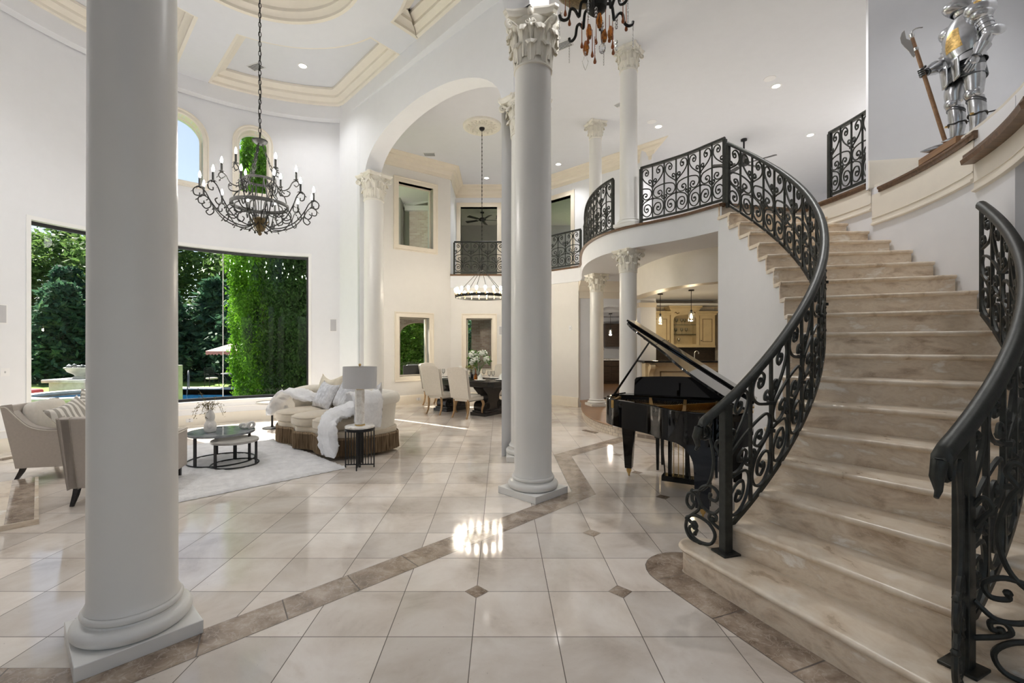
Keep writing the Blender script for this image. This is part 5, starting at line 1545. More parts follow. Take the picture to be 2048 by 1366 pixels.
for x in (.68, .73, .78):
    p_ = MB(); p_.box(x - .012, x + .012, -.30, -.20, .06, .072); p_.tube([(x, -.36, .1), (x, -.36, .68)], .0045, 6); obj('pedal', p_, M_['brass'], lyo)
def PW(u, v): c, s = cos(PA), sin(PA); return (PF[0] + c * u + s * v, PF[1] + s * u - c * v)
bx, by = PW(.73, -.36)
bn = thing('piano_bench', 'black padded piano bench pushed up on the far side of the piano', 'bench', (bx, by, 0), PA)
m = MB(); m.box(-.37, .37, -.18, .18, .40, .45); obj('frame', m, M_['black'], bn, bevel=.004)
m = MB(); m.ell((0, 0, .465), .37, .18, .045, 24, 8, .3); obj('cushion', m, M_['leather'], bn, smooth=70)
for sx in (-1, 1):
    for sy in (-1, 1):
        m = MB(); m.tube([(sx * .335, sy * .15, .42), (sx * .335, sy * .15, 0)], [.032, .02], 4); obj('leg', m, M_['black'], bn, smooth=0)
tgm = MB(); tgm.box(-.03, .03, -.001, .001, -.022, .022)
o = obj('paper_tag', tgm, M_['plastic'], smooth=0); q = LM @ V((1.30, -1.548, .03)); wq = Tr(*PF) @ Rz(PA) @ q; o.location = wq; o.rotation_euler = (0, .4, PA); tag(o, 'small white paper tag on the low corner of the piano lid', 'tag')

# ------------------------------------------------------------------ suit of armour
AS = .865; AL = (4.66, 4.62, T2 + .012); AZ = radians(-106)
am = thing('suit_of_armour', 'polished steel suit of armour standing in the wall niche above the stairs', 'armor', AL, AZ)
S_ = Sc(AS, AS, AS)
def part(name, mb, mat='steel', par=None, smooth=45): return obj(name, mb, M_[mat], par or am, smooth=smooth)
def limb(pts, rs, mb=None, n=16):
    mb = mb or MB(); P = catmull(pts, 4); k = len(P); R_ = []
    for i in range(k):
        t = i / (k - 1) * (len(rs) - 1); a = int(min(t, len(rs) - 2)); f = t - a; R_.append(rs[a] * (1 - f) + rs[a + 1] * f)
    return mb.tube(P, R_, n, M=S_)
for sx, y0 in ((1, .02), (-1, -.05)):
    x = sx * .105
    g = part('greave', limb([(x, y0, .08), (x, y0 + .02, .25), (x, y0 + .015, .38), (x, y0, .50)], [.048, .072, .078, .072]))
    b = MB(); b.tube([(x + .080 * cos(2 * pi * i / 20), y0 + .018 + .080 * sin(2 * pi * i / 20), .30 + .01 * sin(i)) for i in range(20)], .009, 4, closed=True, M=S_); b.tube([(x + .05, y0 + .09, .30), (x + .06, y0 + .20, .315)], .008, 4, M=S_)
    part('strap', b, 'leather', g)
    b = MB(); b.box(-.012, .012, -.012, .012, -.01, .01, S_ @ Tr(x + .05 * sx, y0 - .06, .30)); part('buckle', b, 'brass', g)
    b = MB()
    for z in (.445, .47): b.tube([(x + .081 * cos(2 * pi * i / 20), y0 + .005 + .081 * sin(2 * pi * i / 20), z - .03 * sin(2 * pi * i / 20)) for i in range(20)], .005, 4, closed=True, M=S_)
    part('rim', b, 'steeld', g)
    k = MB(); k.ell((x, y0 - .03, .54), .072, .075, .075, 16, 10, M=S_); k.ell((x + sx * .07, y0 - .01, .54), .018, .05, .05, 10, 8, M=S_); part('poleyn', k)
    part('cuisse', limb([(x, y0 - .01, .56), (x, y0 - .01, .70), (x, 0, .84)], [.078, .092, .105]))
    s = MB(); P = [(x, y0 + .06, .055), (x, y0 - .02, .06), (x + sx * .01, y0 - .14, .045), (x + sx * .02, y0 - .24, .032), (x + sx * .025, y0 - .33, .025)]
    s.tube(catmull(P, 4), [.050, .052, .054, .054, .052, .05, .048, .046, .044, .042, .040, .036, .032, .026, .02, .012, .004], 10, M=S_); part('sabaton', s)
ml = MB()
for i in range(12):
    z = .74 + i * .022; r0 = .20 - .004 * i; ml.lathe([(r0, z), (r0 + .004, z + .011), (r0 - .004, z + .022)], 28, S_, 1, .82, cap=False)
part('mail_skirt', ml, 'steeld')
fa = MB()
for i in range(4):
    z = .93 + i * .035; r0 = .195 - i * .012; fa.lathe([(r0 + .008, z), (r0 - .004, z + .045)], 28, S_, 1, .82, cap=False)
part('fauld', fa)
for sx in (-1, 1):
    ta = MB()
    P = lambda u, v: ((sx * .10 + (u - .5) * .15 * (1 - .25 * v)) , -.165 - .02 * (1 - (2 * u - 1) ** 2) + .02 * v, .97 - .22 * v - .03 * (1 - (2 * u - 1) ** 2) * v)
    ta.grid(P, 8, 8, S_); o = part('tasset', ta); q = o.modifiers.new('s', 'SOLIDIFY'); q.thickness = .006
br = MB()
def BP(u, v):
    a = 2 * pi * u; z = 1.04 + .42 * v
    w_ = .150 + .055 * sin(pi * min(1, v * .62 + .22)); d = .115 + .05 * sin(pi * min(1, v * .75 + .18))
    f = max(0, -sin(a)) ** 3 * .05 * sin(pi * min(1, (1 - v) * .8 + .1))
    return (w_ * cos(a), d * sin(a) - f, z - .05 * max(0, -sin(a)) ** 2 * (1 - v))
br.grid(BP, 40, 18, S_, closeu=True); bp_ = part('breastplate', br)
et = MB()
def EP(u, v):
    q = BP(.77 + .13 * (u - .15) * (1 - .5 * v) + .03 * v, .18 + .5 * v); c = V((0, 0, q[2])); return c + (V(q) - c) * 1.012
et.grid(EP, 8, 10, S_); part('etched_panel', et, 'brassw', bp_)
bk = MB(); bk.tube([(.0, -.02, 1.44), (0, -.02, 1.50)], [.10, .085], 20, M=S_); bk.lathe([(.15, 1.43), (.12, 1.47), (.092, 1.50), (.095, 1.53)], 28, S_, 1, .9, cap=False); part('gorget', bk)
he = MB(); he.lathe([(.085, 1.50), (.115, 1.54), (.125, 1.62), (.122, 1.70), (.10, 1.77), (.06, 1.81), (.0, 1.825)], 28, S_, .92, 1.1)
hel = part('helmet', he)
vi = MB()
def VP(u, v):
    a = pi * (1 + u); z = 1.535 + .16 * v; r = .128 + .075 * (sin(pi * v) ** .8) * max(0, -sin(a)) ** 2.2
    return (.92 * r * cos(a) * .98, r * sin(a) * 1.12, z)
vi.grid(VP, 24, 10, S_); vo = part('visor', vi, par=hel); q = vo.modifiers.new('s', 'SOLIDIFY'); q.thickness = .004
cr_ = MB(); cr_.tube(catmull([(0, -.09, 1.79), (0, 0, 1.84), (0, .09, 1.79), (0, .125, 1.68)], 5), .008, 6, flat=2, M=S_); part('crest', cr_, par=hel)
def arm(sx, sh, el, wr, hand):
    pa = MB()
    pa.ell((sh[0] + sx * .0, sh[1], sh[2] + .025), .115, .145, .10, 20, 12, M=S_); pa.ell((sh[0] + sx * .02, sh[1], sh[2] - .045), .088, .105, .075, 18, 10, M=S_)
    po_ = part('pauldron', pa)
    e_ = MB(); e_.ell((sh[0] + sx * .055, sh[1] - .05, sh[2] + .055), .045, .055, .045, 12, 8, M=S_); part('etched_panel', e_, 'brassw', po_)
    U = V(el) - V(sh)
    ua = limb([V(sh) + U * .12, V(sh) + U * .5, V(sh) + U * .95], [.066, .066, .058])
    for t in (.45, .62, .8):
        c = V(sh) + U * t; d = U.normalized(); a_ = d.cross(V((0, 1, 0))).normalized(); b_ = d.cross(a_)
        ua.tube([c + (a_ * cos(2 * pi * i / 16) + b_ * sin(2 * pi * i / 16)) * .069 for i in range(16)], .006, 5, closed=True, M=S_)
    part('upper_arm_plate', ua)
    co = MB(); co.ell(el, .062, .066, .062, 14, 10, M=S_); co.ell((el[0] + sx * .05, el[1] + .05, el[2]), .016, .075, .06, 12, 8, M=S_); part('couter', co)
    F = V(wr) - V(el)
    va_ = limb([V(el) + F * .1, V(el) + F * .5, V(el) + F * .72], [.056, .058, .046]); part('vambrace', va_)
    gc = MB(); c0, c1 = V(el) + F * .52, V(el) + F * 1.0
    gc.tube([c0, c0.lerp(c1, .5), c1], [.078, .062, .045], 16, cap=False, M=S_); gc.tube([c0, c0.lerp(c1, .5), c1], [.073, .057, .041], 16, M=S_)
    go = part('gauntlet', gc)
    hand(V(wr), F.normalized(), go, sx)
def hand_down(w_, d, go, sx):
    h = MB(); side = V((0, 1, 0)); side = (side - d * side.dot(d)).normalized(); out = d.cross(side).normalized() * (1 if sx > 0 else -1)
    h.ell((0, 0, 0), .024, .046, .052, 12, 8, M=S_ @ Tr(*(w_ + d * .045)) @ Matrix((out.to_4d(), side.to_4d(), d.to_4d(), V((0, 0, 0, 1)))).transposed().to_3x3().to_4x4())
    for i in range(4):
        o = (i - 1.5) * .022; L_ = (.072, .085, .082, .062)[i]
        b = w_ + d * .085 + side * o
        h.tube([b, b + d * L_ * .45 + out * -.006, b + d * L_ * .8 - out * .018, b + d * L_ - out * .032], [.0115, .011, .010, .008], 7, M=S_)
    b = w_ + d * .03 - side * .045
    h.tube([b, b + d * .035 - side * .015, b + d * .07 - side * .012 - out * .02], [.012, .011, .009], 7, M=S_)
    part('hand', h, par=go)
def hand_grip(w_, d, go, sx):
    h = MB(); c = V((-.03, -.40, .93)); ax = V((-.02, -.24, .97)).normalized()
    e1_ = (w_ - c); e1_ = (e1_ - ax * e1_.dot(ax)).normalized(); e2_ = ax.cross(e1_)
    h.tube([w_, c + e1_ * .05], [.042, .036], 10, M=S_)
    for i in range(4):
        z = (i - 1.5) * .024
        h.tube([c + ax * z + (e1_ * cos(q) + e2_ * sin(q)) * .036 for q in [0.2 + k * .62 for k in range(7)]], [.012, .012, .0115, .011, .0105, .0095, .008], 7, M=S_)
    h.tube([c + ax * .055 + (e1_ * cos(q) + e2_ * sin(q)) * .034 for q in [-.1 - k * .5 for k in range(5)]], [.013, .012, .011, .010, .008], 7, M=S_)
    part('hand', h, 'steeld', go)
arm(1, (.215, .0, 1.40), (.265, .05, 1.12), (.25, -.05, .90), hand_down)
arm(-1, (-.205, -.01, 1.40), (-.29, -.06, 1.13), (-.10, -.33, .96), hand_grip)
hb_ = thing('halberd', 'long wooden-shafted halberd held upright by the suit of armour', 'halberd', AL, AZ)
hx = lambda t: V((-.03 - .02 * (t - .93), -.40 - .24 * (t - .93), t))
m = MB(); m.tube([hx(.005), hx(.6), hx(1.36)], [.021, .021, .019], 10, M=S_); obj('shaft', m, M_['woodm'], hb_, smooth=60)
m = MB()
for t in (1.20, 1.37): m.tube([hx(t), hx(t + .035)], .025, 10, M=S_)
m.tube(catmull([hx(1.38), hx(1.44) + V((0, .02, 0)), hx(1.47) + V((0, .07, 0)), hx(1.47) + V((0, .13, 0))], 5), .007, 6, M=S_); obj('socket', m, M_['chrome'], hb_, smooth=50)
bl = [(-.015, 1.33), (-.06, 1.36), (-.055, 1.43), (-.05, 1.47), (-.085, 1.44), (-.115, 1.38), (-.12, 1.32), (-.10, 1.26), (-.07, 1.20), (-.055, 1.14), (-.045, 1.12), (-.02, 1.15), (-.03, 1.17), (-.015, 1.21)]
n = len(bl); vs = []
for dx in (-.003, .003):
    for y, z in bl: c = hx(z); vs.append((c.x + dx, c.y + y, z))
m = MB(); m.add(vs, [tuple(range(n)), tuple(range(2 * n - 1, n - 1, -1))] + [(i, (i + 1) % n, n + (i + 1) % n, n + i) for i in range(n)], S_); obj('blade', m, M_['chrome'], hb_, smooth=0)
m = MB(); m.box(-.30, .30, -.22, .20, 0, .067); o = obj('armour_plinth', m, M_['woodm'], smooth=0, bevel=.004); o.location = (4.62, 4.62, T2 - .058); o.rotation_euler = (0, 0, AZ); tag(o, 'flat wooden plinth under the suit of armour', 'plinth')

# ------------------------------------------------------------------ large wrought iron chandelier
CX, CY = -3.145, 6.05
cc = thing('iron_chandelier', 'large two-tier wrought iron chandelier with candle bulbs hanging on a long chain', 'chandelier', (CX, CY, 0))
def hoop(r, z, h, t): return MB().lathe([(r, z), (r + t, z), (r + t, z + h), (r, z + h), (r, z)], 48, cap=False)
obj('lower_hoop', hoop(.335, 3.37, .045, .012), M_['ironb'], cc, smooth=30); obj('upper_hoop', hoop(.185, 3.70, .032, .01), M_['ironb'], cc, smooth=30)
def armcurve(S, dx, zs):
    return S
lowA = [(.06, 3.16), (.16, 3.10), (.30, 3.12), (.44, 3.20), (.55, 3.34), (.61, 3.45), (.68, 3.49), (.73, 3.45), (.72, 3.39), (.67, 3.385), (.665, 3.42)]
lowB = [(.30, 3.37), (.37, 3.32), (.38, 3.24), (.31, 3.21), (.27, 3.25), (.30, 3.28)]
lowC = [(.56, 3.36), (.55, 3.28), (.60, 3.24), (.64, 3.28), (.61, 3.31)]
upA = [(.18, 3.71), (.25, 3.62), (.34, 3.65), (.39, 3.74), (.44, 3.77), (.47, 3.73), (.44, 3.69), (.41, 3.71)]
upB = [(.20, 3.68), (.24, 3.56), (.33, 3.55), (.36, 3.60), (.32, 3.62)]
for tier, cnt, curves, rc, zc in ((0, 12, (lowA, lowB, lowC), .665, 3.485), (1, 6, (upA, upB), .435, 3.775)):
    for k in range(cnt):
        a = 2 * pi * (k + .35) / cnt
        m = MB()
        for cv in curves: m.tube(catmull([(r, 0, z) for r, z in cv], 4), .0075, 5, M=Rz(a))
        rg = random.Random(k * 7 + tier)
        for q in range(7):
            r, z = curves[0][min(len(curves[0]) - 2, 1 + q)]; s = rg.uniform(-.02, .02)
            m.add([(r, 0, z), (r + .018, .014 + s, z - .02), (r + .03, s, z - .035), (r + .012, -.016 + s, z - .02)], [(0, 1, 2, 3)], Rz(a))
        for q in range(7):
            b = 2 * pi * q / 7; m.add([(rc, 0, zc), (rc + .03 * cos(b - .3), .03 * sin(b - .3), zc + .012), (rc + .047 * cos(b), .047 * sin(b), zc - .006), (rc + .03 * cos(b + .3), .03 * sin(b + .3), zc + .012)], [(0, 1, 2, 3)], Rz(a))
        ar = obj('arm', m, M_['ironb'], cc, smooth=50)
        obj('candle', MB().lathe([(.022, zc), (.022, zc + .01), (.013, zc + .012), (.013, zc + .115), (0, zc + .115)], 10, Rz(a) @ Tr(rc, 0, 0)), M_['ironb'], ar)
        obj('bulb', MB().lathe([(.008, zc + .115), (.014, zc + .135), (.015, zc + .15), (.008, zc + .178), (.002, zc + .195), (0, zc + .197)], 10, Rz(a) @ Tr(rc, 0, 0)), M_['bulbw'], ar, smooth=80)
for k in range(6):
    a = 2 * pi * k / 6 + .2; m = MB()
    m.tube(catmull([(.335, 0, 3.39), (.30, 0, 3.52), (.22, 0, 3.60), (.19, 0, 3.71)], 5), .008, 5, M=Rz(a)); m.tube(catmull([(.06, 0, 3.18), (.12, 0, 3.30), (.26, 0, 3.30), (.335, 0, 3.38)], 5), .008, 5, M=Rz(a))
    m.tube(catmull([(.05, 0, 3.2), (.07, 0, 3.42), (.13, 0, 3.55), (.18, 0, 3.70)], 5), .006, 5, M=Rz(a))
    obj('scroll_strut', m, M_['ironb'], cc, smooth=50)
m = MB(); m.lathe([(0, 2.995), (.02, 3.01), (.026, 3.03), (.014, 3.05), (.03, 3.06), (.05, 3.10), (.066, 3.17), (.075, 3.22), (.05, 3.22), (.03, 3.24), (0, 3.25)], 16)
for k in range(8): m.grid(lambda u, v: ((.055 + .05 * v + .018 * v * v) * cos((u - .5) * .6 * (1 - .5 * v)), (.055 + .05 * v) * sin((u - .5) * .6 * (1 - .5 * v)), 3.06 + .17 * v - .05 * v ** 4), 4, 6, Rz(2 * pi * k / 8))
obj('leaf_finial', m, M_['gilt'], cc, smooth=50)
def chainlinks(m, p, q, ln=.05, w_=.012, r=.0042):
    p, q = V(p), V(q); d = q - p; n_ = max(2, int(d.length / ln)); d.normalize()
    x_ = d.orthogonal().normalized(); y_ = d.cross(x_)
    for i in range(n_):
        c = p.lerp(q, (i + .5) / n_); e = x_ if i % 2 else y_
        m.tube([c + d * (ln * .62 * sin(2 * pi * k / 10)) + e * (w_ * cos(2 * pi * k / 10)) for k in range(10)], r, 4, closed=True)
m = MB()
for k in range(3):
    a = 2 * pi * k / 3 + .5
    for da in (-.1, .1): chainlinks(m, (.19 * cos(a + da), .19 * sin(a + da), 3.73), (.03 * cos(a), .03 * sin(a), 4.20), .05, .013)
obj('support_chain', m, M_['ironb'], cc)
obj('disc', MB().lathe([(0, 4.19), (.06, 4.20), (.092, 4.225), (.095, 4.24), (.03, 4.25), (.012, 4.28), (0, 4.28)], 24), M_['ironb'], cc)
m = MB(); chainlinks(m, (0, 0, 4.28), (0, 0, ZR), .062, .016, .005)
m.tube([(.012 * sin(i * .9), .012 * cos(i * .7), 4.28 + (ZR - 4.28) * i / 40) for i in range(41)], .004, 4)
obj('chain', m, M_['ironb'], cc)
# crystal chandelier in the foyer, only its lower part in view
fc = thing('crystal_chandelier', 'dark iron chandelier with amber drops and clear crystals hanging in at the top', 'chandelier', (.90, 4.32, 0))
m = MB(); m.lathe([(0, 4.66), (.05, 4.66), (.09, 4.70), (.10, 4.78), (.13, 4.84), (.10, 4.92), (.05, 5.0), (.03, 5.2), (.05, 5.3), (.02, 5.4), (.02, 5.5), (0, 5.5)], 20)
obj('body', m, M_['ironb'], fc)
m = MB(); m.tube([(0, 0, 5.5), (0, 0, ZC)], .012, 6); obj('stem', m, M_['ironb'], fc)
m = MB(); m.lathe([(.10, 4.86), (.20, 4.88), (.26, 4.94), (.27, 4.96), (.19, 4.90), (.10, 4.88)], 24, Tr(-.12, .05, 0))
obj('gilt_bowl', m, M_['gilt'], fc)
def drop(m, x, y, z, l, r): m.lathe([(0, z), (r * .8, z + r * .5), (r, z + r * 1.3), (r * .75, z + r * 2.4), (r * .28, z + r * 4.2), (r * .2, z + l), (0, z + l)], 12, Tr(x, y, 0))
for k in range(6):
    a = 2 * pi * k / 6 + .12
    m = MB(); m.tube(catmull([(.07, 0, 4.76), (.14, 0, 4.76), (.16, 0, 4.68), (.17, 0, 4.62), (.21, 0, 4.68), (.25, 0, 4.68), (.27, 0, 4.60), (.31, 0, 4.575), (.345, 0, 4.59), (.355, 0, 4.62)], 5), .014, 7, M=Rz(a))
    ar = obj('arm', m, M_['ironb'], fc, smooth=50)
    d = MB()
    x, y = .355 * cos(a), .355 * sin(a)
    for i in range(8): d.ell((x, y, 4.585 - i * .028), .007, .007, .014, 6, 4)
    obj('crystal_string', d, M_['crystal'], ar)
DR = [(-.30, -.05, 4.60), (-.25, .02, 4.56), (.22, -.1, 4.50), (.29, .05, 4.53), (-.10, -.1, 4.31), (-.07, .06, 4.36), (-.05, -.05, 4.22), (-.01, .03, 4.21), (.07, -.06, 4.40), (.12, .0, 4.39), (.13, -.08, 4.28), (.165, .04, 4.30), (-.12, .1, 4.40), (.02, .12, 4.45)]
dm = None
for (x, y, z) in DR:
    if dm is None: m = MB(); drop(m, 0, 0, 0, .26, .0155); dm = obj('amber_drop', m, M_['rust'], fc, smooth=70); o = dm
    else: o = dm.copy(); COL.objects.link(o)
    o.location = (x, y, z)
bd0 = None
for (x, y, z, l) in ((-.085, -.08, 4.44, .15), (.005, -.1, 4.53, .15), (.055, -.07, 4.41, .13), (.125, -.02, 4.47, .14), (-.10, .0, 4.34, .15)):
    if bd0 is None: m = MB(); m.lathe([(0, -.5), (.28, -.42), (.42, -.15), (.40, .1), (.2, .42), (0, .5)], 8); bd0 = obj('amber_pendant', m, M_['amber'], fc, smooth=0); o = bd0
    else: o = bd0.copy(); COL.objects.link(o)
    o.location = (x, y, z); o.scale = (.068, .068, l)
m = MB(); m.ell((.035, -.08, 4.285), .033, .033, .045, 10, 6); m.tube([(.035, -.08, 4.33), (.035, -.08, 4.40)], .003, 4); obj('crystal_ball', m, M_['crystal'], fc, smooth=0)
m = MB(); pts = [(0, .075), (.012, .05), (.014, .03), (.028, .005), (.02, -.02), (.012, -.045), (0, -.075), (-.012, -.045), (-.02, -.02), (-.028, .005), (-.014, .03), (-.012, .05)]
m.tube([(-.115 + x, -.05, 4.18 + z) for x, z in pts], .003, 5, closed=True); m.ell((-.115, -.05, 4.27), .01, .01, .012, 8, 5); m.tube([(-.115, -.05, 4.26), (-.115, -.05, 4.32)], .002, 4); obj('crystal_plaque', m, M_['crystal'], fc)
for (x, y, z) in ((-.335, -.02, 4.66), (-.03, -.12, 4.62), (.17, -.06, 4.56), (.035, -.09, 4.52), (.185, .0, 4.40)):
    m = MB()
    for i in range(3): m.ell((x, y, z - i * .032), .014, .014, .018, 8, 5)
    obj('crystal_beads', m, M_['crystal'], fc, smooth=0)
# ------------------------------------------------------------------ bar alcove and kitchen under the balcony
ZP = .187
Wm, Lm = LIN((3.55, 11.93), (1.97, 11.70))
OM = (.30, .98, ZP, 2.43, .14)
struct('wall_kitchen_doorway', wallmb(Wm, Lm, 0, 3.17, [OM], .35, .5), M_['wall'])
struct('trim_16', MB().sweep(leftprof([(0, -.42), (.03, -.42), (.03, -.25), (.06, -.22), (.09, -.12), (.18, -.05), (.2, 0), (0, 0)]), [Wm(0, 0, 3.17), Wm(Lm, 0, 3.17)]), M_['trimc'])
m = MB(); m.box(3.17, 3.52, 10.45, 11.9, ZP, 2.62); struct('wall_bar_pier', m, M_['wall'])
m = MB(); m.sweep([(0, 0), (.03, 0), (.05, .05), (.05, .10), (0, .10)], [(3.52, 10.45, 2.42), (3.17, 10.45, 2.42), (3.17, 11.9, 2.42)][::-1]); struct('trim_17', m, M_['trimc'])
sp_ = catmull([(3.17, 10.5, 0), (3.15, 9.6, 0), (3.18, 9.0, 0), (3.32, 8.35, 0), (3.62, 7.85, 0), (4.1, 7.5, 0), (4.9, 7.25, 0)], 5)
m = MB(); m.sweep([(0, 2.60), (0, 3.17), (-.28, 3.17), (-.28, 2.60)], sp_[::-1]); struct('wall_soffit', m, M_['trimi'], smooth=30)
m = MB(); m.sweep([(0, 2.88), (.02, 2.88), (.03, 2.95), (.10, 3.05), (.12, 3.10), (.19, 3.15), (.19, 3.17), (0, 3.17)], sp_[::-1]); struct('trim_18', m, M_['trimi'], smooth=30)
m = MB(); m.prism([(3.45, 8.5), (3.9, 7.9), (5.2, 7.3), (6.0, 7.3), (6.0, 12.7), (3.3, 12.7), (3.3, 9.5)], 2.76, 2.8); struct('ceiling_bar', m, M_['ceil'])
m = MB(); m.box(3.3, 6.1, 12.6, 12.8, ZP, 3.1); m.box(5.85, 6.05, 7.5, 12.6, ZP, 3.1); struct('wall_bar', m, M_['wallw'])
struct('trim_19', MB().sweep(leftprof([(0, -.2), (.02, -.2), (.03, -.12), (.10, -.03), (.12, 0), (0, 0)]), [(5.85, 8, 2.76), (5.85, 12.6, 2.76), (3.3, 12.6, 2.76)]), M_['trimc'])
bc = thing('bar_counter', 'cream panelled bar counter with black top behind the piano', 'bar')
m = MB(); m.box(3.2, 5.85, 10.2, 10.9, ZP, 1.16); obj('body', m, M_['cab'], bc)
m = MB(); m.box(3.12, 5.84, 10.0, 10.95, 1.185, 1.225); obj('countertop', m, M_['granite'], bc, smooth=0, bevel=.006)
m = MB(); m.box(3.18, 5.84, 10.14, 10.2, 1.10, 1.185); m.box(3.2, 5.84, 10.17, 10.2, ZP, .34); obj('moulding', m, M_['cab'], bc, smooth=0, bevel=.008)
for i, (x0, x1) in enumerate(((3.52, 4.32), (4.42, 5.0), (5.1, 5.75))):
    m = MB()
    for r, d in ((0, .014), (.05, .004)):
        pass
    fr_ = [(x0, .46), (x1, .46), (x1, .99), (x0, .99)]
    m.box(x0, x1, 10.186, 10.2, .46, .485); m.box(x0, x1, 10.186, 10.2, .965, .99); m.box(x0, x0 + .025, 10.186, 10.2, .46, .99); m.box(x1 - .025, x1, 10.186, 10.2, .46, .99)
    p_ = obj('panel_frame', m, M_['cabd'], bc, smooth=0); m = MB(); m.box(x0 + .05, x1 - .05, 10.18, 10.2, .51, .94); obj('panel', m, M_['cab'], p_, smooth=0, bevel=.008)
m = MB(); prf = catmull([(0, 1.16, 0), (.17, 1.14, 0), (.18, 1.06, 0), (.11, .99, 0), (.06, .92, 0), (.075, .86, 0), (.04, .82, 0), (0, .81, 0)], 4)
n = len(prf); vs = [(3.26, 10.2 - p.x, p.y) for p in prf] + [(3.36, 10.2 - p.x, p.y) for p in prf]
m.add(vs, [tuple(range(n)), tuple(range(2 * n - 1, n - 1, -1))] + [(i, (i + 1) % n, n + (i + 1) % n, n + i) for i in range(n)]); obj('corbel', m, M_['cab'], bc, smooth=40)
fa_ = thing('faucet', 'brushed gooseneck faucet on the bar counter', 'faucet', (4.46, 10.62, 1.2255))
obj('spout', MB().tube(catmull([(0, 0, .01), (0, 0, .14), (.02, 0, .19), (.06, 0, .2), (.09, 0, .17), (.092, 0, .14)], 5), .011, 8), M_['chrome'], fa_, smooth=60); obj('base', MB().lathe([(0, 0), (.025, 0), (.025, .012), (.014, .02), (0, .02)], 14), M_['chrome'], fa_)
def cabinet(label, x0, x1, z0, z1, door=True, knob=1, d=.33, yf=12.27):
    t = thing('wall_cabinet', label, 'cabinet', ((x0 + x1) / 2, yf, z0), 0, 'bar wall cabinets'); w_ = (x1 - x0) / 2; h = z1 - z0
    m = MB()
    if door: m.box(-w_, w_, 0, d, 0, h)
    else:
        m.box(-w_, -w_ + .04, 0, d, 0, h); m.box(w_ - .04, w_, 0, d, 0, h); m.box(-w_ + .04, w_ - .04, d - .02, d, 0, h); m.box(-w_ + .04, w_ - .04, 0, d, 0, .04); m.box(-w_ + .04, w_ - .04, 0, d, h - .04, h)
    obj('carcass', m, M_['cab'], t, smooth=0)
    m = MB(); cr__ = [(0, 0), (.02, 0), (.03, .04), (.06, .06), (.07, .10), (0, .10)]
    m.sweep(cr__, [(-w_, d, h), (-w_, 0, h), (w_, 0, h), (w_, d, h)][::-1] if False else [(-w_, d, h), (-w_, 0, h), (w_, 0, h), (w_, d, h)]); m.box(-w_, w_, 0, d, h, h + .09); obj('cornice', m, M_['cab'], t, smooth=0)
    m = MB(); m.box(-w_ - .01, w_ + .01, -.01, d, -.05, 0); obj('light_rail', m, M_['cab'], t, smooth=0, bevel=.008)
    if door:
        m = MB(); m.box(-w_ + .02, w_ - .02, -.02, 0, .02, h - .02); dr = obj('door', m, M_['cab'], t, smooth=0, bevel=.004)
        m = MB(); a, b, c, e = -w_ + .085, w_ - .085, .1, h - .1
        m.box(a, b, -.026, -.02, c, c + .014); m.box(a, b, -.026, -.02, e - .014, e); m.box(a, a + .014, -.026, -.02, c, e); m.box(b - .014, b, -.026, -.02, c, e)
        obj('glaze_groove', m, M_['cabd'], dr, smooth=0)
        m = MB(); m.box(a + .04, b - .04, -.03, -.02, c + .04, e - .04); obj('panel', m, M_['cab'], dr, smooth=0, bevel=.01)
        m = MB(); m.ell((knob * (w_ - .05), -.035, .13), .014, .016, .014, 10, 6); obj('knob', m, M_['blackm'], dr)
    return t
cabinet('cream glazed wall cabinet left of the open bar shelves', 3.98, 4.50, 1.55, 2.36, True, 1)
cabinet('cream glazed wall cabinet right of the open bar shelves', 5.27, 5.70, 1.55, 2.36, True, -1)
oc = cabinet('taller cream open shelf unit with arched top and glass shelves in the bar', 4.51, 5.26, 1.55, 2.50, False, 0, .36, 12.24)
m = MB(); hw = .375; arc_ = [(-.30, .0), (-.30, .70)] + [(.30 * -cos(pi * i / 14), .70 + .12 * sin(pi * i / 14)) for i in range(15)] + [(.30, .70), (.30, 0)]
pts = [(-hw, 0), (-hw, .95), (hw, .95), (hw, 0)]
for i in range(len(arc_) - 1):
    (x0, z0), (x1, z1) = arc_[i], arc_[i + 1]
    if abs(x1 - x0) < 1e-6: continue
    m.add([(x0, -.012, z0), (x1, -.012, z1), (x1, -.012, .95), (x0, -.012, .95), (x0, .01, z0), (x1, .01, z1), (x1, .01, .95), (x0, .01, .95)], [(0, 1, 2, 3), (0, 4, 5, 1), (4, 7, 6, 5)])
m.box(-hw, -.30, -.012, .01, 0, .95); m.box(.30, hw, -.012, .01, 0, .95); obj('face_frame', m, M_['cab'], oc, smooth=0)
for sx in (-1, 1):
    m = MB(); m.tube([(sx * (.27 - .012 * i), -.015, .86 - .0 + .03 * sin(i * .8) * (1 - i / 12)) for i in range(11)], .012, 5); obj('carving', m, M_['cabd'], oc)
for z in (.30, .55):
    m = MB(); m.box(-.33, .33, .04, .34, z, z + .008); obj('glass_shelf', m, simple('green_glass_edge', (.06, .09, .075), .1, var=0) if z == .30 else bpy.data.materials['green_glass_edge'], oc, smooth=0)
gz = []
for z, xs in ((1.55 + .04, (-.1,)), (1.55 + .308, (-.18, -.02, .1)), (1.55 + .558, (-.16, -.02, .06, .24))):
    for x in xs:
        o = G0.copy(); COL.objects.link(o); o.location = (4.885 + x, 12.40, z + .0005); o.scale = (.9, .9, .75); tag(o, 'small clear wine glass standing on the open bar shelves', 'glass', 'glasses on the bar shelves')
m = MB(); m.box(3.5, 5.84, 12.58, 12.6, 1.1, 1.5); struct('trim_20', m, M_['tile'])
bk_ = thing('back_counter', 'cream base cabinet with black counter under the bar wall cabinets', 'cabinet')
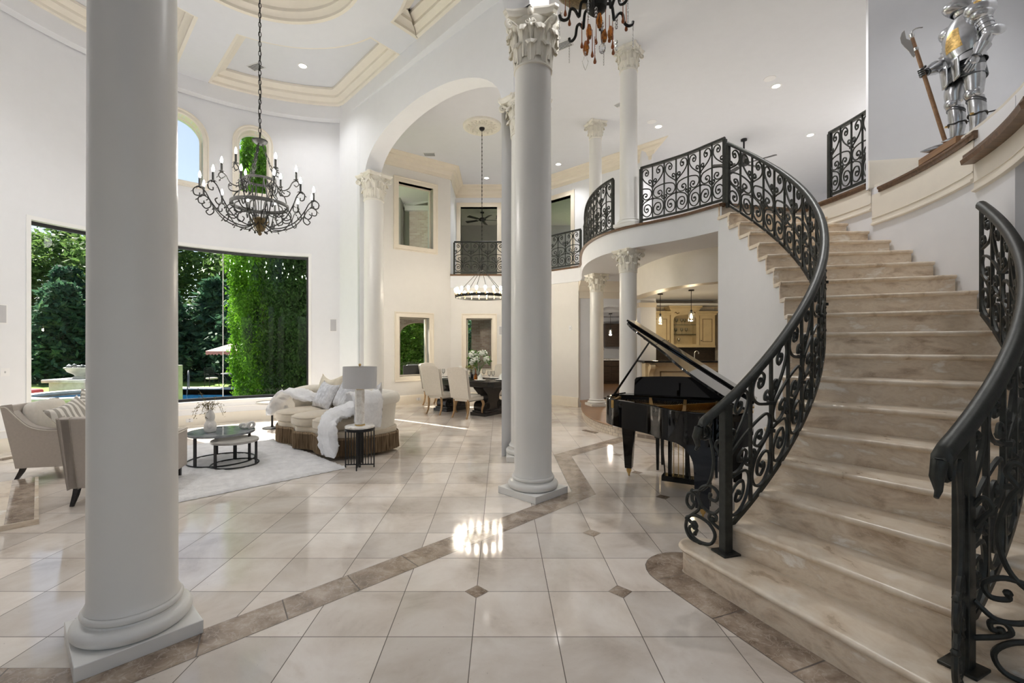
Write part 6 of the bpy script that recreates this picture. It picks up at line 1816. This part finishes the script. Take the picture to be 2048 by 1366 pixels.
m = MB(); m.box(3.64, 5.84, 12.0, 12.57, ZP, 1.06); obj('body', m, M_['cab'], bk_); m = MB(); m.box(3.62, 5.84, 11.97, 12.575, 1.06, 1.10); obj('countertop', m, M_['granite'], bk_)
def pendant(label, x, y, zc, zb, mat='clear', r=.06):
    t = thing('pendant_light', label, 'lamp', (x, y, zb), 0, 'glass pendant lights'); h = zc - zb
    obj('canopy', MB().lathe([(0, h - .025), (.06, h - .025), (.06, h), (0, h)], 20), M_['blackm'], t); obj('rod', MB().tube([(0, 0, .11), (0, 0, h - .02)], .006, 6), M_['blackm'], t)
    obj('socket', MB().lathe([(.02, .05), (.024, .11), (.01, .13), (0, .13)], 12), M_['blackm'], t)
    obj('glass_jar', MB().lathe([(.026, .09), (r * .8, .06), (r, .02), (r, -.10), (r * .92, -.12)], 20, cap=False), M_[mat], t, smooth=60)
    obj('bulb', MB().lathe([(.012, .05), (.02, .02), (.03, -.02), (.022, -.055), (0, -.065)], 12), M_['pend'], t, smooth=80)
pendant('glass jar pendant lamp on the left over the bar', 3.72, 10.75, 2.76, 2.17); pendant('glass jar pendant lamp on the right over the bar', 4.13, 10.0, 2.76, 2.20)
# kitchen seen through the doorway
m = MB(); m.box(2.1, 7, 17.3, 17.5, ZP, 3.1); m.box(1.9, 2.1, 11.95, 17.5, ZP, 3.1); m.box(6.9, 7.1, 12.7, 17.5, ZP, 3.1); struct('wall_kitchen', m, M_['wall'])
kb = thing('kitchen_cabinet', 'dark wood kitchen base cabinets with white counter seen through the doorway', 'cabinet')
m = MB(); m.box(3.45, 5.6, 16.4, 17.28, ZP, 1.02); obj('body', m, M_['kwood'], kb, smooth=0); m = MB(); m.box(3.4, 5.65, 16.35, 17.29, 1.02, 1.07); obj('countertop', m, M_['marblew'], kb, smooth=0)
for i in range(4):
    x0 = 3.5 + i * .45; m = MB(); m.box(x0, x0 + .40, 16.375, 16.4, ZP + .1, .78); d_ = obj('door', m, M_['kwood'], kb, smooth=0, bevel=.006); m = MB(); m.box(x0 + .06, x0 + .34, 16.365, 16.375, ZP + .17, .71); obj('panel', m, M_['kwood'], d_, smooth=0, bevel=.006)
    m = MB(); m.box(x0, x0 + .40, 16.375, 16.4, .82, .98); obj('drawer', m, M_['kwood'], kb, smooth=0, bevel=.006)
ku = thing('kitchen_wall_cabinet', 'dark wood kitchen wall cabinet seen through the doorway', 'cabinet')
m = MB(); m.box(3.85, 5.2, 16.95, 17.29, 1.5, 2.35); obj('body', m, M_['kwood'], ku, smooth=0)
for i in range(3):
    x0 = 3.88 + i * .44; m = MB(); m.box(x0, x0 + .41, 16.93, 16.95, 1.53, 2.32); d_ = obj('door', m, M_['kwood'], ku, smooth=0, bevel=.006); m = MB(); m.box(x0 + .07, x0 + .34, 16.92, 16.93, 1.6, 2.25); obj('panel', m, M_['kwood'], d_, smooth=0, bevel=.006)
pendant('glass jar pendant lamp in the kitchen behind the doorway', 3.62, 15.2, 2.6, 2.0)
m = MB(); m.box(2.1, 6.9, 12.0, 17.4, 2.6, 2.65); struct('ceiling_kitchen', m, M_['ceil'])
kf = thing('faucet', 'chrome arched faucet in the kitchen seen through the doorway', 'faucet', (3.62, 16.7, 1.0705)); obj('spout', MB().tube(catmull([(0, 0, 0), (0, 0, .25), (.03, -.0, .36), (.09, -.0, .38), (.12, 0, .3)], 5), .014, 8), M_['chrome'], kf, smooth=60); obj('base', MB().lathe([(0, 0), (.03, 0), (.03, .015), (0, .02)], 12), M_['chrome'], kf)

# ------------------------------------------------------------------ fixtures
def downlight(x, y, z, label, on=True, e=115):
    t = thing('recessed_light', label, 'light', (x, y, z), 0, 'recessed ceiling lights')
    obj('trim_ring', MB().lathe([(.066, 0), (.068, -.006), (.092, -.006), (.095, 0)], 28, cap=False), M_['trimw'], t); obj('lens', MB().lathe([(0, -.003), (.067, -.003), (.067, -.002), (0, -.002)], 24), M_['down'] if on else M_['trimw'], t)
    if on:
        l = lamp('recessed_and_fill_lamp', 'SPOT', (x, y, z - .03), e, (1, .99, .985), spot_size=radians(120), spot_blend=.8, shadow_soft_size=.06)
    return t
downlight(5.31, 8.90, ZC, 'lit recessed ceiling light at upper right above the stair top')
downlight(3.61, 10.55, ZC, 'lit recessed ceiling light left of the balcony newel')
downlight(7.36, 10.98, ZC, 'lit recessed ceiling light just left of the landing railing')
downlight(1.60, 12.75, ZC, 'lit recessed ceiling light over the slanted gallery', e=70)
downlight(-.41, 13.80, ZC, 'lit recessed ceiling light over the gallery doorway', e=60)
downlight(-3.83, 8.97, ZR, 'lit recessed light in the living room coffer', e=80)
downlight(3.38, 9.2, 3.17, 'lit recessed light under the balcony', e=40)
for (x, y, lb) in ((3.38, 10.32, 'flush white ceiling speaker next to a recessed light over the balcony'), (5.04, 8.65, 'flush white ceiling speaker beside the upper right recessed light')):
    o = obj('ceiling_speaker', MB().lathe([(0, -.006), (.10, -.006), (.105, 0), (0, 0)], 28), M_['grille'] if False else M_['plastic']); o.location = (x, y, ZC); tag(o, lb, 'speaker')
def vent(name, w_, h_, M, label, mat=None, n=6, cat='vent'):
    t = thing(name, label, cat); t.matrix_world = M
    m = MB(); m.box(-w_ / 2, w_ / 2, -h_ / 2, -h_ / 2 + .012, 0, .008); m.box(-w_ / 2, w_ / 2, h_ / 2 - .012, h_ / 2, 0, .008); m.box(-w_ / 2, -w_ / 2 + .012, -h_ / 2, h_ / 2, 0, .008); m.box(w_ / 2 - .012, w_ / 2, -h_ / 2, h_ / 2, 0, .008)
    obj('frame', m, mat or M_['plastic'], t, smooth=0)
    m = MB(); m.box(-w_ / 2 + .01, w_ / 2 - .01, -h_ / 2 + .01, h_ / 2 - .01, 0, .003)
    obj('backing', m, M_['steeld'], t, smooth=0)
    m = MB()
    for i in range(n):
        y = -h_ / 2 + h_ * (i + .8) / (n + .6); m.box(-w_ / 2 + .012, w_ / 2 - .012, y - .003, y + .003, .001, .007)
    obj('slats', m, mat or M_['plastic'], t, smooth=0)
FL = Matrix.Rotation(pi, 4, 'X')
vent('ceiling_vent', .30, .22, Tr(-1.85, 12.1, ZC) @ FL, 'small square ceiling vent above the dining room window')
vent('ceiling_vent', .30, .15, Tr(2.5, 9.55, ZC) @ FL @ Rz(.8), 'small ceiling vent left of the front slender column top')
vent('ceiling_vent', .30, .20, Tr(-4.75, 9.0, ZR) @ FL @ Rz(.4), 'small ceiling vent in the living room coffer')
vent('ceiling_vent', .35, .20, Tr(1.02, 7.7, ZC) @ FL @ Rz(.6), 'ceiling vent right of the big middle capital')
vent('floor_vent', .30, .10, Tr(1.62, 8.35, .002) @ Rz(-.95), 'brown floor vent at the foot of the wooden platform', M_['inlay'])
vent('floor_vent', .32, .12, Tr(-6.78, 6.45, .002) @ Rz(1.35), 'brown floor vent by the far left wall', M_['inlay'])
def onwall(W_, s, z, off=.001):
    a, b, c = W_(s, off, z), W_(s + .01, off, z), W_(s, off + .01, z)
    x_ = (b - a).normalized(); n_ = (c - a).normalized(); u_ = V((0, 0, 1))
    return Matrix(((x_.x, u_.x, n_.x, a.x), (x_.y, u_.y, n_.y, a.y), (x_.z, u_.z, n_.z, a.z), (0, 0, 0, 1)))
def speaker(M, w_, h_, label):
    t = thing('wall_speaker', label, 'speaker'); t.matrix_world = M
    m = MB(); m.box(-w_ / 2, w_ / 2, -h_ / 2, h_ / 2, 0, .008); obj('frame', m, M_['plastic'], t, smooth=0)
    m = MB(); m.box(-w_ / 2 + .018, w_ / 2 - .018, -h_ / 2 + .018, h_ / 2 - .018, .008, .011); obj('grille', m, M_['grille'], t, smooth=0)
speaker(onwall(Wl, sa(96.4), 2.0), .16, .29, 'flush wall speaker to the right of the big living room window')
speaker(onwall(Wl, sa(170.6), 2.02), .16, .29, 'flush wall speaker at the left frame edge')
speaker(onwall(Wk, sx_(.04), 1.97), .17, .26, 'flush wall speaker right of the narrow dining window')
def plate_(M, w_, h_, label, cat, name, dot=True):
    t = thing(name, label, cat); t.matrix_world = M
    m = MB(); m.box(-w_ / 2, w_ / 2, -h_ / 2, h_ / 2, 0, .006); obj('cover_plate', m, M_['plastic'], t, smooth=0, bevel=.002)
    m = MB()
    if dot: m.box(-.008, .008, -.014, .014, .006, .011)
    else:
        for y in (-.02, .02): m.box(-.013, .013, y - .012, y + .012, .006, .0075)
    obj('toggle' if dot else 'sockets', m, M_['grille'], t, smooth=0)
plate_(onwall(Wl, sa(169.9), 1.17), .11, .12, 'white light switch plate on the left wall above the armchair', 'switch', 'light_switch')
plate_(onwall(Wl, sa(134), .10, .034), .12, .07, 'white outlet in the baseboard under the big window', 'outlet', 'wall_outlet', False)
plate_(onwall(Wd, 1.0, .12, .034), .12, .07, 'white outlet in the cream baseboard under the dining window', 'outlet', 'wall_outlet', False)
plate_(onwall(Wq, .25, 2.0, .002), .09, .12, 'white blank plate on the wall left of the platform column', 'switch', 'light_switch')
# unseen ceiling spots, added without fixtures to brighten the hall and upstairs
for (x, y, e) in ((3.2, 1.6, 60), (-3.4, 1.0, 8), (0, -.6, 12), (5.6, 4.0, 150), (3.4, 6.0, 170), (6.2, 12.8, 220), (8.5, 8.0, 220)):
    lamp('recessed_and_fill_lamp', 'SPOT', (x, y, ZC - .03), e, (1, .99, .985), spot_size=radians(120), spot_blend=.8, shadow_soft_size=.06)
for (x, y) in ((-5.4, 4.8), (-1.6, 7.0), (-2.4, 4.2)):
    lamp('recessed_and_fill_lamp', 'SPOT', (x, y, ZR - .03), 165, (.97, .985, 1), spot_size=radians(120), spot_blend=.8, shadow_soft_size=.06)  # added fill spots for the living room, no fixtures modelled
lamp('chandelier_and_fill_glow', 'POINT', (.90, 4.32, 5.35), 36, (1, .975, .96), shadow_soft_size=.25)
lamp('chandelier_and_fill_glow', 'POINT', (8.4, 9.2, 5.7), 24, (1, .98, .965), shadow_soft_size=.25)  # unseen fill lamp added to brighten upstairs; no chandelier hangs here
lamp('recessed_and_fill_lamp', 'SPOT', (5.15, 4.1, ZC - .03), 55, (1, .99, .985), spot_size=radians(120), spot_blend=.8, shadow_soft_size=.06)  # unseen spot added to lighten the dark armour niche
lamp('pendant_glow', 'POINT', (3.72, 10.75, 2.05), 15, (1, .8, .5), shadow_soft_size=.06); lamp('pendant_glow', 'POINT', (4.13, 10.0, 2.08), 15, (1, .8, .5), shadow_soft_size=.06)
lamp('pendant_glow', 'POINT', (3.62, 15.2, 1.9), 20, (1, .9, .75), shadow_soft_size=.06)
# ceiling fans
def fan(label, x, y, zc, zh, r, ph, nbl=5):
    t = thing('ceiling_fan', label, 'fan', (x, y, zh)); h = zc - zh
    obj('downrod', MB().lathe([(.02, .05), (.02, h - .06), (.07, h - .04), (.07, h), (0, h)], 14), M_['blackm'], t); obj('motor', MB().lathe([(0, -.06), (.06, -.05), (.12, -.02), (.13, .03), (.09, .07), (.02, .09), (0, .09)], 20), M_['blackm'], t)
    for k in range(nbl):
        m = MB(); m.box(.12, .22, -.02, .02, -.005, .005, Rz(ph + 2 * pi * k / nbl)); m.prism([(.2, -.055), (r, -.075), (r + .02, 0), (r, .075), (.2, .055)], -.004, .006, Rz(ph + 2 * pi * k / nbl) @ Rx(.2)); obj('blade', m, M_['ebony'], t, smooth=0)
fan('black ceiling fan in the dim room behind the gallery door', -.66, 17.0, 6.45, 6.16, .68, .15)
fan('dark ceiling fan upstairs behind the balcony railing', 5.9, 11.2, ZC, 5.95, .70, .4)
# ------------------------------------------------------------------ outdoors
GZ = -.75
def leafmat(name, a, b, c, rough=.6, tr=.4):
    m, nt, bs = newmat(name)
    f = noise(nt, 1.3, 3, .6, geopos(nt)); f2 = noise(nt, 14, 2, .5, geopos(nt))
    mixf = mathn(nt, 'MULTIPLY_ADD', f2, .5, mathn(nt, 'MULTIPLY', f, .5))
    L(nt, ramp(nt, mixf, [(.35, a), (.5, b), (.65, c)]), bs.inputs['Base Color']); bs.inputs['Roughness'].default_value = rough
    bs.inputs['Specular IOR Level'].default_value = .25
    if tr:
        t_ = N(nt, 'ShaderNodeBsdfTranslucent'); L(nt, bs.inputs['Base Color'].links[0].from_socket, t_.inputs[0])
        mx = N(nt, 'ShaderNodeMixShader'); mx.inputs[0].default_value = tr
        L(nt, bs.outputs[0], mx.inputs[1]); L(nt, t_.outputs[0], mx.inputs[2]); L(nt, mx.outputs[0], nt.nodes['Material Output'].inputs[0])
    return m
M_['lawn'] = leafmat('lawn_grass', (.10, .19, .035), (.17, .28, .05), (.26, .36, .08), .9, 0)
M_['deodar'] = leafmat('cedar_needles', (.025, .065, .045), (.055, .135, .08), (.15, .27, .10))
M_['decid'] = leafmat('tree_leaves', (.05, .11, .03), (.12, .23, .06), (.32, .42, .12))
M_['arbor'] = leafmat('arborvitae_leaves', (.045, .12, .010), (.12, .30, .018), (.23, .46, .03))
M_['arbord'] = leafmat('dark_arborvitae_leaves', (.018, .05, .012), (.04, .10, .022), (.09, .18, .035))
M_['shrub'] = leafmat('porch_shrub_leaves', (.07, .17, .03), (.16, .34, .05), (.32, .52, .10), tr=.6)
M_['bark'] = simple('tree_bark', (.10, .075, .055), .9, var=.3, bumps=.5, bscale=30)
M_['pstone'] = stone('grey_limestone', [(.3, (.42, .40, .38)), (.55, (.60, .58, .55)), (.8, (.74, .72, .69))], 3, .7)
M_['water'] = simple('pool_water', (.01, .07, .16), .04, var=.1, scale=1.5, bumps=.15, bscale=6)
M_['coral'] = simple('coral_canvas', (.78, .30, .24), .8, var=.05)
M_['peach'] = simple('pale_peach_canvas', (.86, .66, .56), .8, var=.05)
M_['brick'] = brickmat('aged_brick', (.34, .24, .20), (.48, .38, .33), (.50, .47, .43), 6.0, .9, w=.9, h=.32)
M_['brickl'] = brickmat('lit_brick', (.66, .54, .48), (.80, .72, .66), (.78, .74, .70), 6.0, .9, w=.9, h=.32)  # brick made paler so its colour stands in for sunlight on the gable
PX0, PX1, PY0, PY1 = -22, -11.5, 16.2, 24.3
g = MB()
for (x0, x1, y0, y1) in ((-70, 40, PY1, 80), (-70, PX0, -2, PY1), (PX1, 40, 18.5, PY1), (PX1, -7.9, -2, PY1), (PX0, PX1, -2, PY0), (-7.9, 2, 14.6, PY1)):
    g.box(x0, x1, y0, y1, GZ - .3, GZ)
struct('ground_lawn', g, M_['lawn'])
g = MB(); g.box(PX0, PX1, PY0, PY1, -2.4, -2.2); g.box(PX0 - .2, PX0, PY0, PY1, -2.4, GZ - .02); g.box(PX1, PX1 + .2, PY0, PY1, -2.4, GZ - .02); g.box(PX0, PX1, PY1, PY1 + .2, -2.4, GZ - .02); g.box(PX0, PX1, PY0 - .2, PY0, -2.4, GZ - .02)
struct('pool_basin', g, M_['pstone']); g = MB(); g.box(PX0, PX1, PY0, PY1, -1.05, -1.04); struct('pool_water', g, M_['water'])
g = MB(); g.box(PX0 - .5, PX1 + .5, PY1 - .05, PY1 + .9, GZ - .02, GZ + .03); g.box(PX1 - .05, PX1 + .9, PY0 - .4, PY1, GZ - .02, GZ + .03); g.box(PX0 - .5, PX1 + .5, PY0 - 1.2, PY0 + .05, GZ - .02, GZ + .03); struct('pool_coping', g, M_['pstone'])
# porch floor on the dining side
g = MB(); g.box(-4.3, 2.0, 13.4, 21, -.3, -.02); struct('porch_floor', g, M_['pstone'])

def foliage(mb, rg, centers, per, spread, size, flat=1.0, droop=0.0):
    for c, r in centers:
        for _ in range(per):
            p = V((c[0] + rg.gauss(0, r), c[1] + rg.gauss(0, r), c[2] + rg.gauss(0, r * flat)))
            d = V((rg.uniform(-1, 1), rg.uniform(-1, 1), rg.uniform(-.5, .5) - droop)).normalized(); e = d.cross(V((rg.uniform(-1, 1), rg.uniform(-1, 1), rg.uniform(-1, 1)))).normalized()
            s = size * rg.uniform(.6, 1.3); d *= s; e *= s * .42
            mb.add([p - d, p + e, p + d, p - e], [(0, 1, 2, 3)])
protos = {}
def conifer(seed, H, Rr, n=240, per=26, size=.28):
    rg = random.Random(seed); mb = MB(); cs = []
    for i in range(n):
        t = rg.random() ** .8; z = H * (.02 + .96 * t); r = Rr * (1 - t) ** .75 * (.55 + .45 * rg.random()); a = rg.uniform(0, 2 * pi)
        for q in range(2):
            f = .6 + .4 * q; cs.append(((r * f * cos(a), r * f * sin(a), z - .25 * r * f), .22 + .16 * (1 - t)))
    foliage(mb, rg, cs, per // 2, 0, size, .45, .25); return mb
def broadleaf(seed, H, Rr, n=150, per=40, size=.26):
    rg = random.Random(seed); mb = MB(); cs = []
    for i in range(n):
        d = V((rg.gauss(0, 1), rg.gauss(0, 1), rg.gauss(0, 1))).normalized() * (rg.random() ** .4)
        cs.append(((d.x * Rr, d.y * Rr, H * .60 + d.z * H * .42), .42))
    foliage(mb, rg, cs, per, 0, size, .8); return mb
def column_tree(seed, H, Rr, n=900, per=22, size=.085):
    rg = random.Random(seed); mb = MB(); cs = []
    for i in range(n):
        t = rg.random() ** .9; z = H * t; prof = (sin(pi * min(1, .12 + t * .60)) ** .6) * (1 - max(0, t - .62) / .38) ** .62 if t < 1 else 0
        a = rg.uniform(0, 2 * pi); lump = 1 + .20 * sin(a * 3 + z * 1.9) + .14 * sin(z * 4.3 + a * 2)
        r = Rr * prof * lump * (.72 + .28 * rg.random() ** .3); cs.append(((r * cos(a), r * sin(a), z + .03), .085))
    foliage(mb, rg, cs, per, 0, size, 1.3, -.8); return mb
def tree(kind, mb_or_mesh, label, loc, rz, mat, trunk, group, sc=1.0, cat='tree'):
    t = thing(kind, label, cat, loc, rz, group); t.scale = (sc, sc, sc)
    if isinstance(mb_or_mesh, MB): o = obj('crown', mb_or_mesh, mat, t, smooth=0)
    else: o = mb_or_mesh.copy(); COL.objects.link(o); o.parent = t
    m = MB(); h, r = trunk; m.tube([(0, 0, 0), (.05, .02, h * .5), (0, 0, h)], [r, r * .7, r * .25], 8); obj('trunk', m, M_['bark'], t)
    return o
rg = random.Random(3)
crA = crB = None
GA = 'dark cedars in the hedge row beyond the pool'
spots = [(-37, 30.5, 8.6), (-32.5, 28.5, 6.6), (-29.5, 31.5, 7.6), (-27, 28.6, 6.2), (-24.4, 31, 7.4), (-21.6, 29.6, 6.5), (-19.4, 31.4, 6.8), (-17, 30.2, 6.0), (-14.4, 31.6, 6.6), (-34.6, 24.6, 6.4), (-31, 21.8, 6.2)]
for i, (x, y, h) in enumerate(spots):
    o = tree('cedar_tree', conifer(5, 7, 3.3) if crA is None else crA, 'dark drooping cedar in the hedge row beyond the pool', (x, y, GZ), rg.uniform(0, 6), M_['deodar'], (6, .18), GA, h / 7)
    crA = crA or o
GB = 'tall leafy trees behind the cedar row'
for i, (x, y, h) in enumerate([(-43, 38, 14), (-37, 36.5, 13), (-32, 38.5, 13.8), (-28, 35.5, 12.6), (-23.5, 38, 13.2), (-19, 36, 11.8), (-14.5, 38.5, 12.4), (-41, 30, 13)]):
    o = tree('leafy_tree', broadleaf(9, 12, 3.4) if crB is None else crB, 'tall leafy tree rising behind the dark cedar row', (x, y, GZ), rg.uniform(0, 6), M_['decid'], (9, .22), GB, h / 12)
    crB = crB or o
GC = 'arborvitae outside the big window'
tree('arborvitae', column_tree(21, 8.95, .50, 1500, 26, .05), 'tallest slim bright green arborvitae outside the big window', (-7.75, 14.35, GZ), .3, M_['arbor'], (8, .07), GC)
tree('arborvitae', column_tree(22, 8.3, .62, 1500, 26, .05), 'second slim arborvitae, its tip right of the tallest one', (-7.2, 14.0, GZ), 1.3, M_['arbor'], (7, .07), GC)
tree('arborvitae', column_tree(23, 6.9, .85, 1700, 26, .055), 'broad dark arborvitae right of the two slim ones outside the big window', (-6.45, 14.1, GZ), 2.6, M_['arbord'], (6, .09), GC)
tree('arborvitae', column_tree(24, 6.2, .75, 1500, 26, .055), 'dark arborvitae at the right edge of the big window', (-5.72, 13.9, GZ), 4.1, M_['arbord'], (5.5, .09), GC)
# umbrella table by the pool
um = thing('patio_umbrella', 'coral and peach scalloped patio umbrella beside the pool', 'umbrella', (-15.0, 26.0, GZ))
m = MB(); m.tube([(0, 0, 0), (0, 0, 2.42)], .025, 8); obj('pole', m, simple('navy_pole', (.02, .03, .12), .4, var=0), um); m = MB(); m.lathe([(0, 0), (.25, 0), (.25, .05), (.04, .09), (0, .09)], 20); obj('base', m, M_['blackm'], um)
m = MB(); nP = 8
m.add([(0, 0, 2.42)] + [(1.35 * cos(2 * pi * i / nP), 1.35 * sin(2 * pi * i / nP), 1.98) for i in range(nP)], [(0, 1 + i, 1 + (i + 1) % nP) for i in range(nP)]); o = obj('canopy', m, M_['peach'], um, smooth=0, solid=.01)
m = MB()
for i in range(nP):
    a, b = V((1.35 * cos(2 * pi * i / nP), 1.35 * sin(2 * pi * i / nP), 1.98)), V((1.35 * cos(2 * pi * (i + 1) / nP), 1.35 * sin(2 * pi * (i + 1) / nP), 1.98))
    for k in range(4):
        p, q = a.lerp(b, k / 4), a.lerp(b, (k + 1) / 4); arc = [p.lerp(q, j / 8) - V((0, 0, .11 + .10 * sin(pi * j / 8))) for j in range(9)]; m.add([p] + arc + [q], [tuple(range(11))])
obj('valance', m, M_['coral'], um, smooth=0, solid=.008)
ptb = thing('patio_table', 'round metal patio table under the coral umbrella', 'table', (-15.0, 26.0, GZ)); obj('tabletop', MB().lathe([(.03, .70), (.62, .70), (.62, .73), (.03, .73), (.03, .70)], 32, cap=False), M_['grille'], ptb)
for k in range(4):
    a = pi / 4 + k * pi / 2; m = MB(); m.tube(catmull([(.5 * cos(a), .5 * sin(a), 0), (.35 * cos(a), .35 * sin(a), .35), (.5 * cos(a), .5 * sin(a), .7)], 5), .018, 6); obj('leg', m, M_['blackm'], ptb)
def pchair(label, x, y, rz, group='black metal patio chairs'):
    t = thing('patio_chair', label, 'chair', (x, y, GZ), rz, group)
    m = MB(); m.ell((0, 0, .45), .25, .25, .05, 16, 6, .4); obj('cushion', m, M_['cream'], t, smooth=70)
    m = MB(); m.tube(catmull([(-.25, .22, .42), (-.25, .30, .98), (0, .33, 1.02), (.25, .30, .98), (.25, .22, .42)], 4), .016, 6)
    for i in range(-3, 4):
        m.tube([(i * .07 - .06, .25, .55), (i * .07 + .06, .31, .98)], .008, 4); m.tube([(i * .07 + .06, .25, .55), (i * .07 - .06, .31, .98)], .008, 4)
    obj('backrest', m, M_['blackm'], t)
    for sx in (-1, 1):
        m = MB(); m.tube(catmull([(sx * .27, .27, .68), (sx * .29, .0, .69), (sx * .28, -.22, .66), (sx * .26, -.22, .42)], 4), .016, 6); obj('armrest', m, M_['blackm'], t)
        for y_ in (-.22, .22): m = MB(); m.tube([(sx * .24, y_, .43), (sx * .26, y_ * 1.15, 0)], .016, 6); obj('leg', m, M_['blackm'], t)
pchair('black metal patio chair with pale cushion left of the umbrella table', -16.15, 25.9, radians(60))
hr_ = obj('pool_handrail', MB().tube(catmull([(-16.45, 24.45, GZ), (-16.45, 24.45, .10), (-16.4, 24.3, .16), (-16.2, 24.0, -.25), (-16.2, 23.9, -1.1)], 5), .03, 8), M_['steeld']); tag(hr_, 'steel pool handrail at the far pool edge', 'handrail')
# raised spa and fountain outside the left window
sp = thing('spa_basin', 'round raised stone spa outside the left window', 'fountain', (-11.9, 13.4, GZ))
obj('wall', MB().lathe([(1.48, 0), (1.45, .86), (1.3, .86), (1.2, .5)], 40, cap=False), M_['pstone'], sp); obj('rim', MB().lathe([(1.22, .86), (1.56, .86), (1.58, .89), (1.56, .93), (1.22, .93), (1.22, .86)], 40, cap=False), M_['pstone'], sp); obj('water', MB().lathe([(0, .80), (1.3, .80), (1.3, .81), (0, .81)], 40), M_['water'], sp)
fo = thing('fountain_urn', 'stone bowl full of dark rock on a square pedestal outside the left window', 'fountain', (-13.75, 15.2, GZ))
m = MB(); m.box(-.55, .55, -.55, .55, 0, 1.12); obj('pedestal', m, M_['pstone'], fo); m = MB(); m.box(-.68, .68, -.68, .68, 1.12, 1.22); obj('slab', m, M_['pstone'], fo, bevel=.02)
obj('bowl', MB().lathe([(.24, 1.22), (.22, 1.27), (.17, 1.30), (.20, 1.35), (.36, 1.44), (.42, 1.54), (.45, 1.55), (.45, 1.59), (.38, 1.59), (0, 1.52)], 32), M_['pstone'], fo, smooth=50)
m = MB(); rg = random.Random(4)
for i in range(26): m.ell((rg.uniform(-.3, .3), rg.uniform(-.3, .3), 1.58 + rg.uniform(0, .08)), .07, .06, .05, 7, 5)
obj('rocks', m, M_['steeld'], fo)['kind'] = 'stuff'
cu = thing('patio_ottoman', 'red cushioned patio stool at the left window edge', 'stool', (-14.3, 14.0, GZ)); m = MB(); m.ell((0, 0, .90), .30, .30, .09, 16, 8, .6); obj('cushion', m, simple('red_cushion', (.55, .08, .10), .8, var=.05), cu, smooth=70)
for k in range(4): a = pi / 4 + k * pi / 2; m = MB(); m.tube([(.24 * cos(a), .24 * sin(a), .84), (.26 * cos(a), .26 * sin(a), 0)], .018, 6); obj('leg', m, M_['blackm'], cu)
pp_ = MB(); pp_.box(-.18, .18, -.18, .18, 0, 1.7); o = obj('stone_pier', pp_, M_['pstone'], bevel=.01); o.location = (-9.98, 14.1, GZ); tag(o, 'square stone pier beside the pool at the left edge of the big window', 'pier')
# porch outside the dining windows: brick arch, planting, seat
Wpa, Lpa = LIN((-1.6, 16.5), (-4.7, 16.5))
struct('wall_porch_arch', wallmb(Wpa, Lpa, -.02, 2.9, [(.75, 2.05, -.02, 1.95, .42)], .4, .5), M_['brick'])
g = MB(); g.box(-.93, .9, 14.9, 15.3, -.02, 3.1); g.box(-.62, 1.6, 14.2, 14.5, -.02, 3.1); struct('wall_porch_pier', g, M_['brick'])
g = MB(); g.box(-4.3, 1.8, 13.45, 16.6, 2.85, 3.0); struct('ceiling_porch', g, M_['kwood'])
fan('dark ceiling fan on the porch outside the dining window', -2.55, 15.1, 2.85, 2.50, .55, .2)
sh_ = MB(); rg = random.Random(17)
foliage(sh_, rg, [((rg.uniform(-1.7, 1.7), rg.uniform(-.5, .5), rg.uniform(.1, 3.4)), .22) for _ in range(420)], 50, 0, .085, 1, .1)
for i, (x, y) in enumerate(((-6.5, 24), (-3.8, 24.6), (-1.2, 24.2), (1.6, 25))):
    tree('leafy_tree', crB, 'leafy tree far behind the porch outside the dining windows', (x, y, GZ - 1.5), i * 1.7, M_['decid'], (6, .2), 'trees far behind the porch', .62)
t = thing('shrub', 'leafy green shrub seen through the porch arch outside the dining window', 'shrub', (-3.4, 18.6, -.3)); obj('crown', sh_, M_['shrub'], t, smooth=0)
m = MB()
for i in range(5): m.tube([(i * .6 - 1.2, 0, -.45), (i * .55 - 1.1, .05, 1.6)], [.05, .02], 6)
obj('stems', m, M_['bark'], t)
s2 = thing('shrub', 'pale green shrub far behind the brick porch pier', 'shrub', (-1.35, 20.6, -.3)); o = bpy.data.objects['crown'].copy()
sh2 = MB(); rg = random.Random(18); foliage(sh2, rg, [((rg.uniform(-1, 1), rg.uniform(-.4, .4), rg.uniform(.1, 3.2)), .22) for _ in range(120)], 30, 0, .09, 1, .1); obj('crown', sh2, M_['deodar'], s2, smooth=0); bpy.data.objects.remove(o)
m = MB(); m.tube([(0, 0, -.45), (0, 0, 2)], .05, 6); obj('stems', m, M_['bark'], s2)
wk = thing('porch_armchair', 'grey cushioned porch armchair outside the dining window', 'armchair', (-2.78, 14.9, -.02), radians(200))
m = MB(); m.box(-.36, .36, -.36, .36, .20, .32); m.box(-.42, -.34, -.38, .38, .32, .62); m.box(.34, .42, -.38, .38, .32, .62); m.box(-.40, .40, .34, .42, .2, .95); obj('frame', m, M_['ebony'], wk, smooth=0, bevel=.02)
m = MB(); m.ell((0, -.02, .42), .33, .34, .10, 20, 8, .4); m.ell((0, .26, .70), .33, .10, .28, 20, 8, .4); obj('cushions', m, M_['silver'], wk, smooth=70)
for sx in (-1, 1):
    for sy in (-1, 1): m = MB(); m.box(sx * .34 - .03, sx * .34 + .03, sy * .32 - .03, sy * .32 + .03, 0, .2); obj('leg', m, M_['ebony'], wk, smooth=0)
# brick gable and eaves outside the upper window
g = MB(); g.box(-3.02, -1.7, 15.35, 15.6, 3.0, 6.15); struct('wall_gable', g, M_['brickl'])
g = MB(); g.add([(-3.5, 15.3, 6.05), (-1.6, 15.3, 6.45), (-1.6, 13.4, 6.5), (-4.2, 12.0, 6.45), (-4.9, 15.3, 6.0)], [(0, 1, 2, 3, 4)]); g.box(-3.15, -1.62, 15.22, 15.36, 6.0, 6.16)
struct('ceiling_eaves', g, M_['trimw'], smooth=0)
